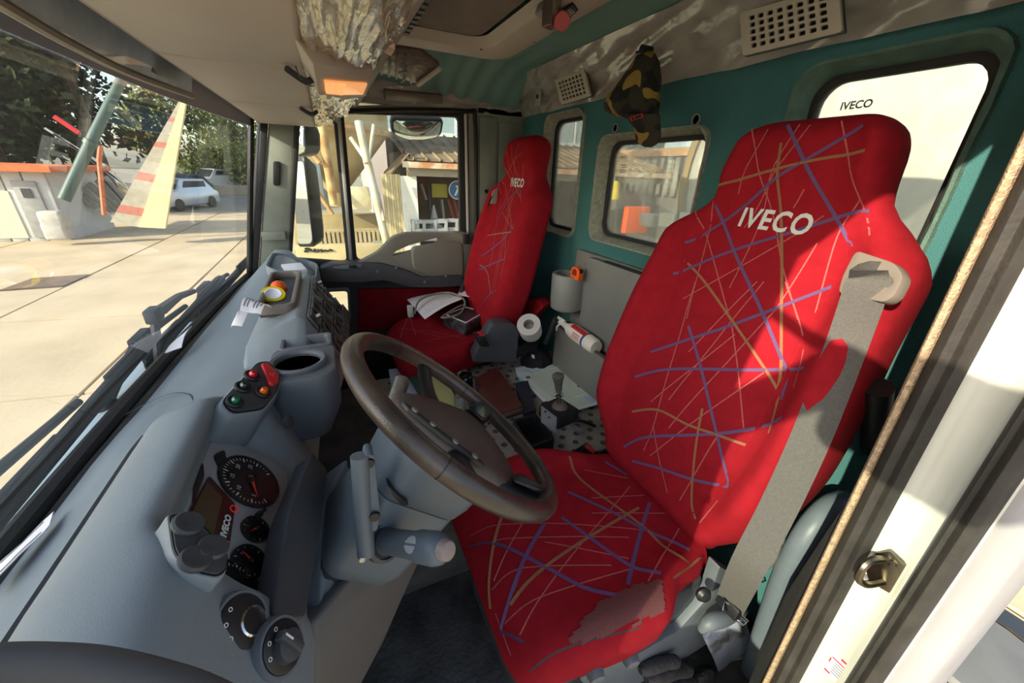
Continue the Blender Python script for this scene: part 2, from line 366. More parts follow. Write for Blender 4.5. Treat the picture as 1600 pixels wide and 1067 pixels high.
# side walls
pa = thing('wall_right', (2.24, -0.9, -1.3), 'grey-green trimmed rear side wall beside the passenger seat', 'wall'); pa['kind'] = 'structure'; del pa['category']
MB().box(2.2, 2.26, -1.12, -0.79, -1.3, 0.46).build('panel', M['pillar'], pa, bevel=0.006)
MB().box(2.185, 2.2, -0.90, -0.80, -0.8, 0.27).build('pillar_cover', M['pillar'], pa, bevel=0.006)
MB().box(2.19, 2.2, -1.06, -0.915, -1.25, 0.25).build('rear_cover', M['pillar'], pa, bevel=0.004)
MB().lathe([(.011, 0), (.009, -.004), (0, -.004)], (2.184, -.84, -.1), (1, 0, 0), 10).build('hole_plug', M['black'], pa)
MB().box(2.2, 2.26, -1.12, 0.5, 0.28, 0.5).build('header', M['greyt'], pa, bevel=.005)
pl = thing('wall_left', (0.17, -0.9, -1.3), 'driver-side door pillar with white painted jamb and rubber seals', 'wall'); pl['kind'] = 'structure'; del pl['category']
def bx(z): return 0.0 + 0.0 * z
# jamb faces forward; x grows inward.  lines lean in slightly towards the bottom
def jx(x, z): return x + 0.027 * (z + 0.3)
def jamb_strip(name, x0, x1, y0, y1, m, bev=0.006, n=14, prof=None):
    secs = []
    for i in range(n + 1):
        z = 0.5 - i * 1.85 / n
        secs.append([(jx(a, z), b, z) for a, b in (prof or [(x0, y0), (x1, y0), (x1, y1), (x0, y1)])])
    return MB().loft(secs).build(name, m, pl, bevel=bev)
jamb_strip('jamb', 0, 0, 0, 0, M['white'], prof=[(.060, -.715), (.066, -.708), (.096, -.708), (.104, -.716), (.124, -.716), (.132, -.706), (.15, -.706), (.15, -1.12), (.05, -1.12), (.05, -.73)])
jamb_strip('inner_seal', 0, 0, 0, 0, M['dustrub'], 0.003, prof=[(.141, -.70), (.147, -.682), (.156, -.690), (.164, -.682), (.171, -.690), (.1775, -.70), (.1775, -.72), (.141, -.72)])
jamb_strip('carpet_edging', 0, 0, 0, 0, mat('tan carpet edging', (176, 150, 122), 1, var=.3, vscale=120, bump=.6, bscale=300), 0.002, prof=[(.178, -.695), (.184, -.69), (.189, -.70), (.189, -.73), (.178, -.73)])
jamb_strip('outer_seal', 0, 0, 0, 0, M['dustrub'], 0.003, prof=[(.060, -.70), (.063, -.682), (.072, -.676), (.080, -.688), (.085, -.684), (.091, -.70), (.091, -.72), (.060, -.72)])
jamb_strip('outer_skin', 0, 0, 0, 0, mat('shade-toned white film', (168, 164, 168), .5, var=.08), 0.01, prof=[(.062, -.715), (.062, -1.2), (.03, -1.2), (.022, -.80), (.026, -.72)])  # white skin greyed: the shade on it is put into the colour
jamb_strip('inner_lining', 0, 0, 0, 0, M['teal'], 0.004, prof=[(.176, -.70), (.176, -1.1), (.15, -1.1), (.15, -.70)])
MB().prism([P(1290, 830, Y=-.72), P(1318, 790, Y=-.72), P(1322, 800, Y=-.72), P(1250, 960, Y=-.72), P(1200, 1075, Y=-.72), P(1165, 1075, Y=-.72), P(1225, 930, Y=-.72)], (0, -.03, 0)).build('sill_trim', M['rubber'], pl, bevel=.006)
# striker
sk = P(1385, 890, Y=-.705)
st = MB(); up = Vector((0, 0, 1)); ax_ = Vector((1, 0, 0))
oct_ = [(-.016, -.03), (.008, -.036), (.018, -.02), (.018, .018), (.006, .036), (-.014, .03)]
st.prism([sk + ax_ * a + up * b for a, b in oct_], (0, .005, 0))
so = st.build('striker_plate', M['steel'], pl, bevel=.001)
loop = [sk + Vector((.004, .004, .02)), sk + Vector((.012, .03, .022)), sk + Vector((.014, .044, .012)), sk + Vector((.012, .044, -.012)), sk + Vector((.004, .03, -.022)), sk + Vector((-.004, .004, -.02))]
MB().tube(cat(loop, 4), .0055, 8).build('striker_loop', M['steel'], pl)
MB().lathe([(.006, 0), (.006, .004), (0, .005)], sk + Vector((-.002, .005, .02)), (0, 1, 0), 8).build('striker_screw', M['steel'], pl)
# torn safety sticker on the jamb
stk = MB(); c0 = P(1315, 1035, Y=-.7155)
def jq(mb, dx, dz, w, h): mb.add([c0 + Vector((dx, .0008, dz)), c0 + Vector((dx + w, .0008, dz)), c0 + Vector((dx + w, .0008, dz + h)), c0 + Vector((dx, .0008, dz + h))], [(0, 1, 2, 3)])
jq(stk, -.022, -.05, .04, .06); s_ = stk.build('safety_sticker', M['paper'], pl, smooth=False)
rs = MB()
for q in ((-.02, .004, .022, .005), (-.008, -.006, .02, .003), (-.024, -.012, .004, .012), (.012, -.02, .004, .012), (-.022, -.03, .016, .003), (.004, -.044, .012, .004)):
    c0 = c0 + Vector((0, .0004, 0)); jq(rs, *q); c0 = c0 - Vector((0, .0004, 0))
rs.build('red_print', M['redp'], s_, smooth=False)
tx = MB()
for q in range(5):
    c0 = c0 + Vector((0, .0006, 0)); jq(tx, -.016, -.012 - q * .006, .022, .002); c0 = c0 - Vector((0, .0006, 0))
tx.build('text_lines', M['print_'], s_, smooth=False)

# driver side sill, roof rail and windscreen pillar (mostly outside the frame, they shade the cab)
fr = thing('door_frame', (0.14, 0.0, 0.4), 'white roof rail and front pillar around the open driver door', 'frame'); fr['kind'] = 'structure'; del fr['category']
MB().box(.10, .22, -1.12, 0.40, .40, .52).build('roof_rail', M['white'], fr, bevel=.01)
MB().bar((.14, .36, .5), (.14, .54, -.55), .10, .16, (1, 0, 0)).build('front_pillar', M['dash2'], fr, bevel=.015)
MB().box(.08, .24, .42, .6, -1.4, -.5).build('lower_pillar', M['white'], fr, bevel=.015)
MB().box(.06, .24, -.72, .6, -1.5, -1.3).build('sill', M['white'], fr, bevel=.015)
# black rubber door seal at the front pillar, curving along the lower left of the view
sp = [P(px, py, Z=-.27) for px, py in ((-80, 1050), (-20, 1040), (60, 1038), (140, 1044), (220, 1062), (300, 1088), (380, 1130))]
dsl = MB().tube(cat(sp, 5), .011, 10).build('door_seal', mat('dull seal rubber', (70, 68, 68), .7, var=.15, vscale=10), fr)
MB().tube([q + Vector((-.012, -.012, -.02)) for q in cat(sp, 5)], .016, 10).build('seal_lip', mat('dull seal rubber', (70, 68, 68)), fr)

# ---- front end: windscreen, pillar ----
def wsbase(x): return 0.462 - 0.068 * max(0, (x - 0.7) / 1.35) ** 2
def ws_pt(u, v):   # u across, v up
    x = 0.17 + u * 2.03; y = wsbase(x) + .02 - 0.17 * v - .05 * v * v * 0; z = -0.52 + 0.80 * v
    return Vector((x, y + 0.02 * math.sin(PI * u) * v, z))
wsn = thing('window_4', (1.2, .45, -.5), 'windscreen with wipers outside', 'window'); wsn['kind'] = 'structure'; del wsn['category']
MB().grid(ws_pt, 24, 10).build('pane', glass('windscreen glass', (244, 248, 246), 0.022, haze=0.022, hazecol=(225, 228, 225), hscale=4), wsn)
bs = [Vector((0.17 + i * .0845, wsbase(0.17 + i * .0845) + .012, -.505)) for i in range(25)]
MB().tube(bs, .016, 8).build('lower_gasket', M['rubber'], wsn)
ts = [ws_pt(i / 24, .985) + Vector((0, -.004, 0)) for i in range(25)]
MB().tube(ts, .014, 8).build('upper_gasket', M['rubber'], wsn)
MB().tube([ws_pt(1, j / 10) + Vector((.0, -.004, 0)) for j in range(11)], .012, 8).build('side_gasket', M['rubber'], wsn)
MB().grid(lambda u, v: ws_pt(u, .83 + .17 * v) + Vector((0, -.006, 0)), 24, 3).build('shade_band', mat('grey lavender shade band', (150, 150, 162), .35, var=.06), wsn)
# grey header behind the top of the screen
hd = struct(MB().loft([[(x, ws_pt((x - .17) / 2.03, .90).y + a, .24 + b) for a, b in ((-.01, 0), (.0, .0), (.0, .3), (-.16, .3), (-.10, .06))] for x in (.15, .5, 1, 1.5, 2.0, 2.25)]).build('windscreen_header', mat('pale grey header', (150, 156, 160), .5, var=.06), bevel=.006), 'pale grey header panel over the windscreen')
# passenger windscreen pillar
pp = thing('front_pillar', (2.22, .3, -.5), 'grey windscreen pillar on the passenger side', 'pillar'); pp['kind'] = 'structure'; del pp['category']
a0, a1, b0, b1 = P(404, 425, X=2.2), P(420, 190, X=2.2), P(452, 405, X=2.2), P(462, 180, X=2.2)
a1 = a1 + (a1 - a0) * .35; b1 = b1 + (b1 - b0) * .35; a0 = a0 - (a1 - a0) * .3; b0 = b0 - (b1 - b0) * .3
MB().prism([a0, b0, b1, a1], (.09, .01, 0)).build('cover', M['pillar'], pp, bevel=.01)
MB().prism([a0 + Vector((-.003, .03, 0)), a0 + Vector((-.003, 0, 0)), a1 + Vector((-.003, 0, 0)), a1 + Vector((-.003, .03, 0))], (.05, .02, 0)).build('seal', M['rubber'], pp, bevel=.003)
h0, h1 = P(433, 252, X=2.19), P(432, 290, X=2.19)
MB().prism(roundpoly([h0 + Vector((0, .016, 0)), h0 + Vector((0, -.012, 0)), h1 + Vector((0, -.014, 0)), h1 + Vector((0, .014, 0))], .01), (.02, 0, 0)).build('grip_slot', M['black'], pp, bevel=.002)
q = P(428, 368, X=2.19); MB().box(2.17, 2.2, q.y - .05, q.y + .05, q.z - .02, q.z + .02).build('hinge_cover', M['pillar'], pp, bevel=.004)
# outer body below the screen and wipers
cowl = struct(MB().loft([[(x, wsbase(x) + a, b) for a, b in ((.03, -.53), (.14, -.57), (.17, -.62), (.17, -1.6), (.03, -1.6))] for x in [0.1 + i * .2 for i in range(12)]]).build('cowl', mat('pale blue-grey bodywork', (176, 200, 212), .35, var=.05)), 'pale bodywork below the windscreen')
def wiper(x0, x1, lift, lab, knob=False):
    w = thing('windscreen_wiper', (x0, wsbase(x0) + .10, -.55), lab, 'wiper', 'windscreen wipers')
    a = Vector((x0, wsbase(x0) + .09, -.545)); b = Vector((x1, wsbase(x1) + .055 - lift * .2, -.50 + lift))
    MB().tube([a, a.lerp(b, .45) + Vector((0, .03, .035)), b + Vector((0, .015, .012))], [.012, .010, .008], 8).build('arm', M['rubber'], w)
    d = (b - a).normalized(); m = b
    MB().bar(m - d * .34, m + d * .30, .012, .02).build('blade', M['rubber'], w, bevel=.002)
    MB().bar(m - d * .36 + Vector((0, -.008, -.008)), m + d * .32 + Vector((0, -.008, -.008)), .005, .018).build('blade_rubber', M['black'], w)
    MB().lathe([(.022, -.01), (.022, .02), (.012, .03), (0, .03)], a, (0, .6, .8), 12).build('pivot', M['black'], w)
    MB().obox(a.lerp(b, .5) + Vector((0, .03, .035)), d * .04, (0, .012, 0), (0, 0, .014)).build('joint', M['black'], w, bevel=.004)
    for k in (-.2, .18): MB().bar(m + d * (k - .1) + Vector((0, .004, .012)), m + d * (k + .1) + Vector((0, .004, .006)), .008, .012).build('yoke', M['black'], w, bevel=.002)
wiper(0.42, 0.98, 0.02, 'black wiper arm nearest the driver, lower left of the windscreen')
wiper(1.10, 1.62, 0.02, 'black wiper arm near the middle of the windscreen')
wiper(1.72, 2.1, 0.015, 'black wiper arm nearest the passenger-side pillar')
# stalked guide arm standing off the cowl
ga = thing('front_marker_arm', (1.38, .60, -.62), 'grey bent arm standing outside the windscreen beside the wipers', 'arm')
g1, g2, g3 = P(247, 545, X=1.30), P(240, 492, X=1.36), P(302, 455, X=1.72)
MB().tube([g1 + Vector((0, .02, -.08)), g1, g2], .011, 8).build('upright', M['dark'], ga)
MB().tube([g2, g2.lerp(g3, .6) + Vector((0, 0, .01)), g3], [.016, .012, .010], 8).build('boom', M['dark'], ga)
MB().obox(g2, (.03, 0, 0), (0, .015, 0), (0, 0, .02)).build('knuckle', M['dark'], ga, bevel=.006)
# ================= DASHBOARD =================
db = thing('dashboard', (1.2, .3, -1.2), 'grey moulded truck dashboard running under the windscreen', 'dashboard')
# cross-sections (Y, Z) from the windscreen to the knee panel, at stations across the cab
ST = [
 (0.20, [(.47,-.52),(.40,-.475),(.345,-.45),(.29,-.41),(.20,-.385),(.165,-.41),(.14,-.46),(.115,-.53),(.10,-.60),(.12,-.72),(.22,-1.2)]),
 (0.30, [(.47,-.52),(.40,-.475),(.345,-.45),(.30,-.405),(.215,-.375),(.175,-.395),(.145,-.46),(.115,-.53),(.10,-.60),(.12,-.72),(.22,-1.2)]),
 (0.40, [(.47,-.52),(.40,-.475),(.35,-.45),(.31,-.40),(.225,-.372),(.188,-.392),(.155,-.46),(.12,-.53),(.10,-.60),(.12,-.72),(.22,-1.2)]),
 (0.455,[(.47,-.52),(.40,-.475),(.35,-.45),(.31,-.40),(.245,-.375),(.225,-.392),(.235,-.45),(.155,-.555),(.115,-.60),(.13,-.72),(.22,-1.2)]),
 (0.72, [(.47,-.52),(.40,-.475),(.35,-.45),(.31,-.40),(.245,-.375),(.225,-.392),(.235,-.45),(.155,-.555),(.115,-.60),(.13,-.72),(.22,-1.2)]),
 (0.77, [(.47,-.52),(.40,-.475),(.35,-.455),(.30,-.42),(.225,-.40),(.19,-.42),(.16,-.47),(.13,-.55),(.11,-.62),(.13,-.74),(.22,-1.2)]),
 (0.86, [(.467,-.52),(.40,-.48),(.35,-.465),(.29,-.445),(.215,-.435),(.17,-.45),(.145,-.50),(.125,-.57),(.12,-.64),(.14,-.75),(.22,-1.2)]),
 (1.00, [(.46,-.52),(.39,-.485),(.34,-.47),(.28,-.455),(.20,-.45),(.15,-.46),(.12,-.51),(.10,-.58),(.10,-.65),(.12,-.76),(.22,-1.2)]),
 (1.55, [(.44,-.52),(.37,-.485),(.32,-.465),(.26,-.45),(.18,-.445),(.12,-.46),(.10,-.51),(.09,-.58),(.09,-.65),(.12,-.76),(.22,-1.2)]),
 (1.72, [(.425,-.52),(.36,-.475),(.31,-.445),(.25,-.425),(.19,-.43),(.12,-.46),(.085,-.51),(.08,-.58),(.09,-.65),(.12,-.76),(.22,-1.2)]),
 (2.05, [(.40,-.52),(.345,-.465),(.30,-.42),(.26,-.395),(.21,-.395),(.13,-.45),(.085,-.50),(.08,-.58),(.09,-.65),(.12,-.76),(.22,-1.2)]),
 (2.19, [(.375,-.52),(.33,-.47),(.29,-.44),(.25,-.42),(.20,-.42),(.13,-.46),(.09,-.51),(.085,-.58),(.09,-.65),(.12,-.76),(.22,-1.2)]),
]
NU = 110
def dash_profile(x):
    return [Vector((x, sinterp([(s, p[k][0]) for s, p in ST], x), sinterp([(s, p[k][1]) for s, p in ST], x))) for k in range(11)]
secs = []
for i in range(NU + 1):
    x = 0.20 + 1.99 * i / NU
    secs.append(cat(dash_profile(x), 5))
MB().loft(secs, closed=False).build('main_moulding', M['dash'], db, ang=50)
# long seam between screen strip and instrument hood
MB().ribbon([dash_profile(0.22 + i * .015)[2].lerp(dash_profile(0.22 + i * .015)[1], .12) for i in range(38)], (0, -.3, 1), .005, .003).build('seam', M['dark'], db)
sm = [dash_profile(x)[1] + Vector((0, y, z)) for x, y, z in ((.95, .06, -.02), (.95, -.02, .012), (.92, -.07, .02), (.86, -.10, .028))]
MB().ribbon(cat(sm, 6), (0, -.3, 1), .004, .004).build('seam', M['dark'], db)
# defroster slot band
MB().ribbon([dash_profile(0.24 + i * .05)[0].lerp(dash_profile(0.24 + i * .05)[1], .35) for i in range(38)], (0, -.3, 1), .012, .003).build('screen_slot', M['rubber'], db)

# ---- instrument cluster ----
CN = Vector((0, -.78, .63)).normalized(); CU = Vector((0, .63, .78)).normalized(); CX = Vector((1, 0, 0)); CO = Vector((.575, .198, -.497))
def cl(x, u, n=0.0): return CO + CX * x + CU * u + CN * n
ic = MB().plate([cl(*q, .004) for q in roundpoly([(-.17, -.085, 0), (.145, -.085, 0), (.155, 0, 0), (.11, .08, 0), (-.1, .085, 0), (-.17, .05, 0)], .05, 6) for q in [(q.x, q.y)]], [], -CN * .012).build('instrument_cluster', mat('silver-grey bezel', (150, 153, 156), .45, var=.05), db, bevel=.002)
blk = mat('gauge face', (16, 16, 18), .35, var=.1); wht = mat('gauge print', (215, 215, 215), .7, var=.02); red_ = mat('red needle', (224, 60, 30), .5, var=.02)
def gauge(px, py, r, a0, a1, nt, nums, needle, lab, nm):
    o = PN(px, py, CO + CN * .005, CN); x = (o - CO).dot(CX); u = (o - CO).dot(CU)
    g = MB().lathe([(r, 0), (r, .002), (0, .002)], o, CN, 28).build('gauge', blk, db); g['label'] = lab
    MB().lathe([(r * 1.08, 0), (r * 1.06, .004), (r * 1.0, .004), (r * .99, .0)], o, CN, 28, caps=False).build('ring', M['black'], g)
    tk = MB()
    def pt(a, rr, n=.0026): return o + (CX * math.cos(a) + CU * math.sin(a)) * rr + CN * n
    for k in range(nt + 1):
        a = math.radians(a0 + (a1 - a0) * k / nt); big = k % 4 == 0
        d = (CX * -math.sin(a) + CU * math.cos(a)) * (r * (.022 if big else .012)); p, q = pt(a, r * .94), pt(a, r * (.78 if big else .85))
        tk.add([p + d, p - d, q - d, q + d], [(0, 1, 2, 3)])
    for a, s in nums: text_on(tk, s, r * .2, pt(math.radians(a), r * .62), CX, CU, lift=0)
    tk.build('scale', wht, g, smooth=False)
    a = math.radians(needle); d = CX * -math.sin(a) + CU * math.cos(a)
    MB().prism([pt(a, r * .7, .005), pt(a, -r * .15, .005) + d * r * .07, pt(a, -r * .15, .005) - d * r * .07], CN * .001).build('needle', red_, g, smooth=False)
    MB().lathe([(r * .13, 0), (r * .12, .006), (0, .007)], o, CN, 12).build('hub', M['black'], g)
    return g
gauge(390, 752, .052, 225, -40, 32, [(200, '5'), (150, '10'), (105, '15'), (55, '20'), (10, '25')], 205, 'large round rev counter', 'rev')
gauge(398, 828, .022, 210, -30, 8, [(90, '1')], 140, 'small upper auxiliary gauge', 'aux')
gauge(388, 878, .025, 210, -30, 8, [(180, '0'), (60, '1')], 60, 'small lower auxiliary gauge', 'aux2')
gauge(354, 925, .042, 225, -40, 32, [(200, '20'), (150, '40'), (105, '60')], 225, 'large round speedometer half hidden by the hood', 'spd')
# central display
scr = [PN(px, py, CO + CN * .005, CN) for px, py in ((325, 745), (366, 790), (355, 862), (293, 800))]
dp = MB().prism(roundpoly(scr, .004, 2), CN * .003).build('display', mat('dim display glass', (34, 32, 30), .15, var=.1), db); dp['label'] = 'rectangular display between the gauges'
scr2 = [PN(px, py, CO + CN * .0084, CN) for px, py in ((324, 752), (347, 778), (333, 838), (300, 800))]
MB().prism(scr2, CN * .0006).build('screen_area', mat('olive lcd', (62, 60, 42), .25, var=.05), dp)
lt = MB(); c0 = PN(353, 822, CO + CN * .009, CN); text_on(lt, 'IVECO', .0125, c0, -CX * -1, CU, bold=.0007, shear=.15, sx=1.1, lift=.0006)
lt.build('maker_lettering', wht, dp, smooth=False)
wr = MB(); w2 = MB(); c1 = PN(366, 795, CO + CN * .009, CN); wr.lathe([(.007, 0), (.007, .0006), (.0055, .0006), (.0055, 0)], c1, CN, 16, False)
c2 = PN(352, 850, CO + CN * .009, CN)
for k in range(3):
    a, b = math.radians(90 + 120 * k), math.radians(210 + 120 * k); p, q = c2 + (CX * math.cos(a) + CU * math.sin(a)) * .007, c2 + (CX * math.cos(b) + CU * math.sin(b)) * .007
    w2.ribbon([p, q], CN, .0014, .0004)
w2.build('warning_triangle', mat('red symbol', (205, 40, 50), .5, var=.02, emit=((205, 40, 50), .25)), dp, smooth=False)
wr.build('warning_circle', mat('red symbol', (205, 40, 50), .5, var=.02, emit=((205, 40, 50), .25)), dp, smooth=False)
for pts in (((332, 712), (350, 703), (358, 755), (348, 745)), ((300, 790), (318, 745), (316, 722), (302, 760))):
    MB().prism(roundpoly([PN(a, b, CO + CN * .005, CN) for a, b in pts], .008, 3), CN * .002).build('lamp_field', blk, ic)
for px, py in ((403, 806), (372, 905)):
    o = PN(px, py, CO + CN * .006, CN); MB().lathe([(.006, 0), (.005, .006), (.0035, .006), (.003, .016), (0, .017)], o, CN, 10).build('reset_stem', M['black'], ic)

# ---- pods with switches ----
def pod(name, pix, o, n, depth, m_body, m_plate, grow=1.35, r=.018, lab=None, sink=.0):
    n = Vector(n).normalized(); o = Vector(o); pts = [PN(px, py, o, n) for px, py in pix]; cc = sum(pts, Vector()) / len(pts)
    op = roundpoly([cc + (q - cc) * 1.10 for q in pts], r, 5); mid = roundpoly([cc + (q - cc) * (1.0 + (grow - 1) * .45) - n * .02 for q in pts], r * 1.2, 5)
    low = roundpoly([cc + (q - cc) * grow - n * depth for q in pts], r * 1.5, 5)
    b = MB().loft([op, mid, low]).build(name, m_body, db, bevel=.004)
    if lab: b['label'] = lab
    gr = roundpoly([cc + (q - cc) * 1.03 + n * .0004 for q in pts], r, 5)
    MB().prism(gr, n * .001).build('shadow_gap', M['black'], b)
    pl_ = MB().prism(roundpoly([cc + (q - cc) * .98 + n * .001 for q in pts], r, 5), n * .002).build('face_plate', m_plate, b, bevel=.001)
    return b, n, o
def sx(a, b): a = Vector(a).normalized(); return a
sw, swn, swo = pod('switch_pod', ((347, 628), (402, 568), (420, 566), (437, 592), (432, 612), (410, 640), (362, 646)), (.79, .175, -.392), (-.22, -.55, .80), .11, M['dash'], M['dark'], 1.5, .012, 'switch pod with four round lamps and hazard switch')
lamp_r = mat('red lens', (190, 24, 44), .2, var=.1, coat=.6); lamp_g = mat('green lens', (26, 96, 66), .2, var=.1, coat=.6); lamp_d = mat('dark green lens', (30, 48, 44), .2, var=.1, coat=.6); lamp_o = mat('amber lens', (214, 92, 22), .2, var=.1, coat=.6)
for px, py, m_, nm in ((393, 588, lamp_r, 'red'), (379, 606, lamp_d, 'dark'), (410, 614, lamp_o, 'amber'), (366, 629, lamp_g, 'green')):
    o = PN(px, py, swo + swn * .003, swn)
    bt = MB().lathe([(.0145, 0), (.0145, .004), (.0125, .006), (.0085, .0055), (.0085, .003), (0, .003)], o, swn, 20).build('push_button', M['black'], sw)
    MB().lathe([(.0075, .003), (.007, .010), (.005, .013), (0, .0135)], o, swn, 14).build('lens', m_, sw)
hz = [PN(px, py, swo + swn * .003, swn) for px, py in ((406, 569), (416, 567), (436, 588), (434, 601), (425, 606), (419, 602))]
hzo = MB().prism(roundpoly(hz, .008, 4), swn * .006, .92).build('hazard_switch', M['redp'], sw, bevel=.0015)
hc = sum(hz, Vector()) / len(hz) + swn * .0065; e1 = Vector((1, 0, 0)); e1 = (e1 - swn * e1.dot(swn)).normalized(); e2 = swn.cross(e1)
tr_ = MB(); tp = [hc + (e1 * math.cos(math.radians(a)) + e2 * math.sin(math.radians(a))) * .006 for a in (90, 210, 330)]
for k in range(3): tr_.ribbon([tp[k], tp[(k + 1) % 3]], swn, .0012, .0004)
tr_.build('triangle_symbol', mat('pale red print', (226, 120, 118), .6), sw, smooth=False)
lp, lpn, lpo = pod('left_switch_pod', ((264, 806), (290, 806), (331, 842), (356, 868), (350, 893), (338, 901), (298, 893), (272, 865)), (.402, .1777, -.3788), (-.05, -.62, .78), .10, M['dash'], M['dark'], 1.2, .012, 'switch pod with three round blank buttons')
for px, py in ((293, 820), (331, 857), (304, 875)):
    o = PN(px, py, lpo + lpn * .003, lpn)
    MB().lathe([(.0155, 0), (.0155, .003), (.0135, .0055), (.011, .006), (.006, .0045), (0, .004)], o, lpn, 22).build('round_button', M['dark'], lp)
# ---- ignition and light switch bezels on the left corner ----
def dial(px, py, o, n, r, nm, lab):
    n = Vector(n).normalized(); o = PN(px, py, Vector(o), n)
    b = MB().lathe([(r * 1.24, -.02), (r * 1.2, -.004), (r * 1.1, .002), (r * 1.0, .002), (r * .96, .001)], o, n, 30).build(nm, M['dash2'], db); b['label'] = lab
    MB().lathe([(r * .97, .0), (r * .97, .003), (r * .9, .004), (0, .004)], o, n, 30).build('dial_face', M['black'], b)
    return b, o, n
ig, io, inn = dial(378, 972, (.352, .142, -.461), (-.25, -.80, .54), .028, 'ignition_switch', 'round ignition lock surround')
MB().lathe([(.017, .003), (.017, .009), (.0135, .011), (.0125, .004), (0, .004)], io + Vector((.004, -.002, -.012)), inn, 20).build('key_cylinder', M['chrome'], ig)
MB().lathe([(.0125, .0045), (.011, .007), (0, .0072)], io + Vector((.004, -.002, -.012)), inn, 16).build('key_cover', mat('worn key face', (72, 66, 52), .5), ig)
ls, lo, lnn = dial(440, 1010, (.328, .114, -.499), (-.3, -.82, .48), .027, 'light_switch', 'rotary headlight switch')
e1 = Vector((0, 0, 1)); e1 = (e1 - lnn * e1.dot(lnn)).normalized(); e2 = e1.cross(lnn)
MB().lathe([(.017, .004), (.016, .012), (.012, .013), (0, .013)], lo - e1 * .003, lnn, 18).build('knob', M['dark'], ls)
MB().obox(lo + lnn * .013 + e1 * .002, e1 * .017, e2 * .005, lnn * .006).build('knob_grip', M['dark'], ls, bevel=.002)
MB().obox(lo + lnn * .0195 + e1 * .010, e1 * .006, e2 * .0009, lnn * .0004).build('pointer', wht, ls)
mk = MB(); 
for a in (150, 110, 70): 
    q = lo + (e2 * math.cos(math.radians(a)) + e1 * math.sin(math.radians(a))) * .021 + lnn * .0045; mk.lathe([(.0024, 0), (.0024, .0004), (.0016, .0004), (.0016, 0)], q, lnn, 8, False)
mk.build('symbols', wht, ls, smooth=False)
mk = MB(); f1 = (Vector((0, 0, 1)) - inn * inn.z).normalized(); f2 = f1.cross(inn)
for a in (165, 125, 85):
    q = io + (f2 * math.cos(math.radians(a)) + f1 * math.sin(math.radians(a))) * .021 + inn * .0045; mk.lathe([(.0024, 0), (.0024, .0004), (.0016, .0004), (.0016, 0)], q, inn, 8, False)
mk.build('symbols', wht, ig, smooth=False)
# ---- shelf under the cluster with the open slot, and three blanks to its right ----
MB().prism(roundpoly([P(425, 965, X=.37), P(452, 800, X=.52), P(488, 705, X=.66), P(512, 735, X=.66), P(500, 830, X=.52), P(478, 965, X=.38)], .01, 3), (0, .03, -.02)).build('cluster_shelf', M['dark'], db, bevel=.004)
for px, py in ((450, 658), (469, 678), (487, 694)):
    o = P(px, py, X=.80 - (px - 450) * .0012); o = P(px, py, Y=.128)
    MB().lathe([(.0135, -.005), (.0135, .002), (.011, .0035), (0, .003)], o, (-.3, -.85, .45), 16).build('blank_button', M['dark'], db)
# ---- cup holder block ----
cc_ = P(466, 567, Z=-.405)
ch = MB()
ch.loft([[Vector((cc_.x + a * s1, cc_.y + b * s1 + off, z)) for a, b in rrect(-.075, .11, -.075, .06, .04, 5)] for s1, off, z in ((1, 0, -.408), (1.02, -.003, -.43), (1.0, .0, -.50), (.85, .02, -.57))])
cho = ch.build('cup_holder_block', M['dash2'], db, bevel=.004)
MB().lathe([(.058, -.004), (.059, .004), (.055, .008), (.048, .006), (.045, -.004), (.043, -.05), (0, -.05)], cc_ + Vector((0, 0, .001)), (0, 0, 1), 32).build('cup_ring', M['dash2'], cho)
MB().lathe([(.0445, -.046), (.0455, .0)], cc_ + Vector((0, 0, .001)), (0, 0, 1), 32, False).build('cup_liner', M['dark'], cho)
tr0 = cc_ + Vector((.13, .0, .0))
MB().plate([(tr0.x + a, tr0.y + b, -.405) for a, b in rrect(-.045, .04, -.07, .045, .012, 3)], [[(tr0.x + a, tr0.y + b, -.405) for a, b in rrect(-.037, .032, -.06, .036, .01, 3)]], (0, 0, -.05)).build('coin_tray', M['dash2'], db, bevel=.002)
MB().box(tr0.x - .045, tr0.x + .04, tr0.y - .07, tr0.y + .045, -.46, -.44).build('tray_floor', M['dark'], db)

# ---- centre console: block with top tray and sloping switch panel ----
cx0, cx1 = 1.06, 1.66
A = Vector((cx0, .235, -.43)); 
prof0 = [(.245, -.46), (.235, -.425), (.20, -.40), (.112, -.362), (.092, -.372), (.03, -.505), (.02, -.56), (.12, -.60)]
prof1 = [(.235, -.46), (.225, -.42), (.195, -.395), (.112, -.388), (.095, -.395), (.005, -.53), (.005, -.58), (.12, -.60)]
profA = [(.245, -.475), (.228, -.445), (.20, -.447), (.13, -.452), (.10, -.46), (.055, -.52), (.035, -.56), (.12, -.60)]
cs = [[Vector((.985, y, z)) for y, z in profA]]
for i in range(13):
    t = i / 12; x = cx0 + .02 + (cx1 - cx0 - .02) * t
    cs.append([Vector((x, a[0] + (b[0] - a[0]) * t, a[1] + (b[1] - a[1]) * t)) for k, (a, b) in enumerate(zip(prof0, prof1))])
con = MB().loft(cs).build('centre_console', M['dash'], db, bevel=.006); con['label'] = 'angled centre console with rows of rocker switches'
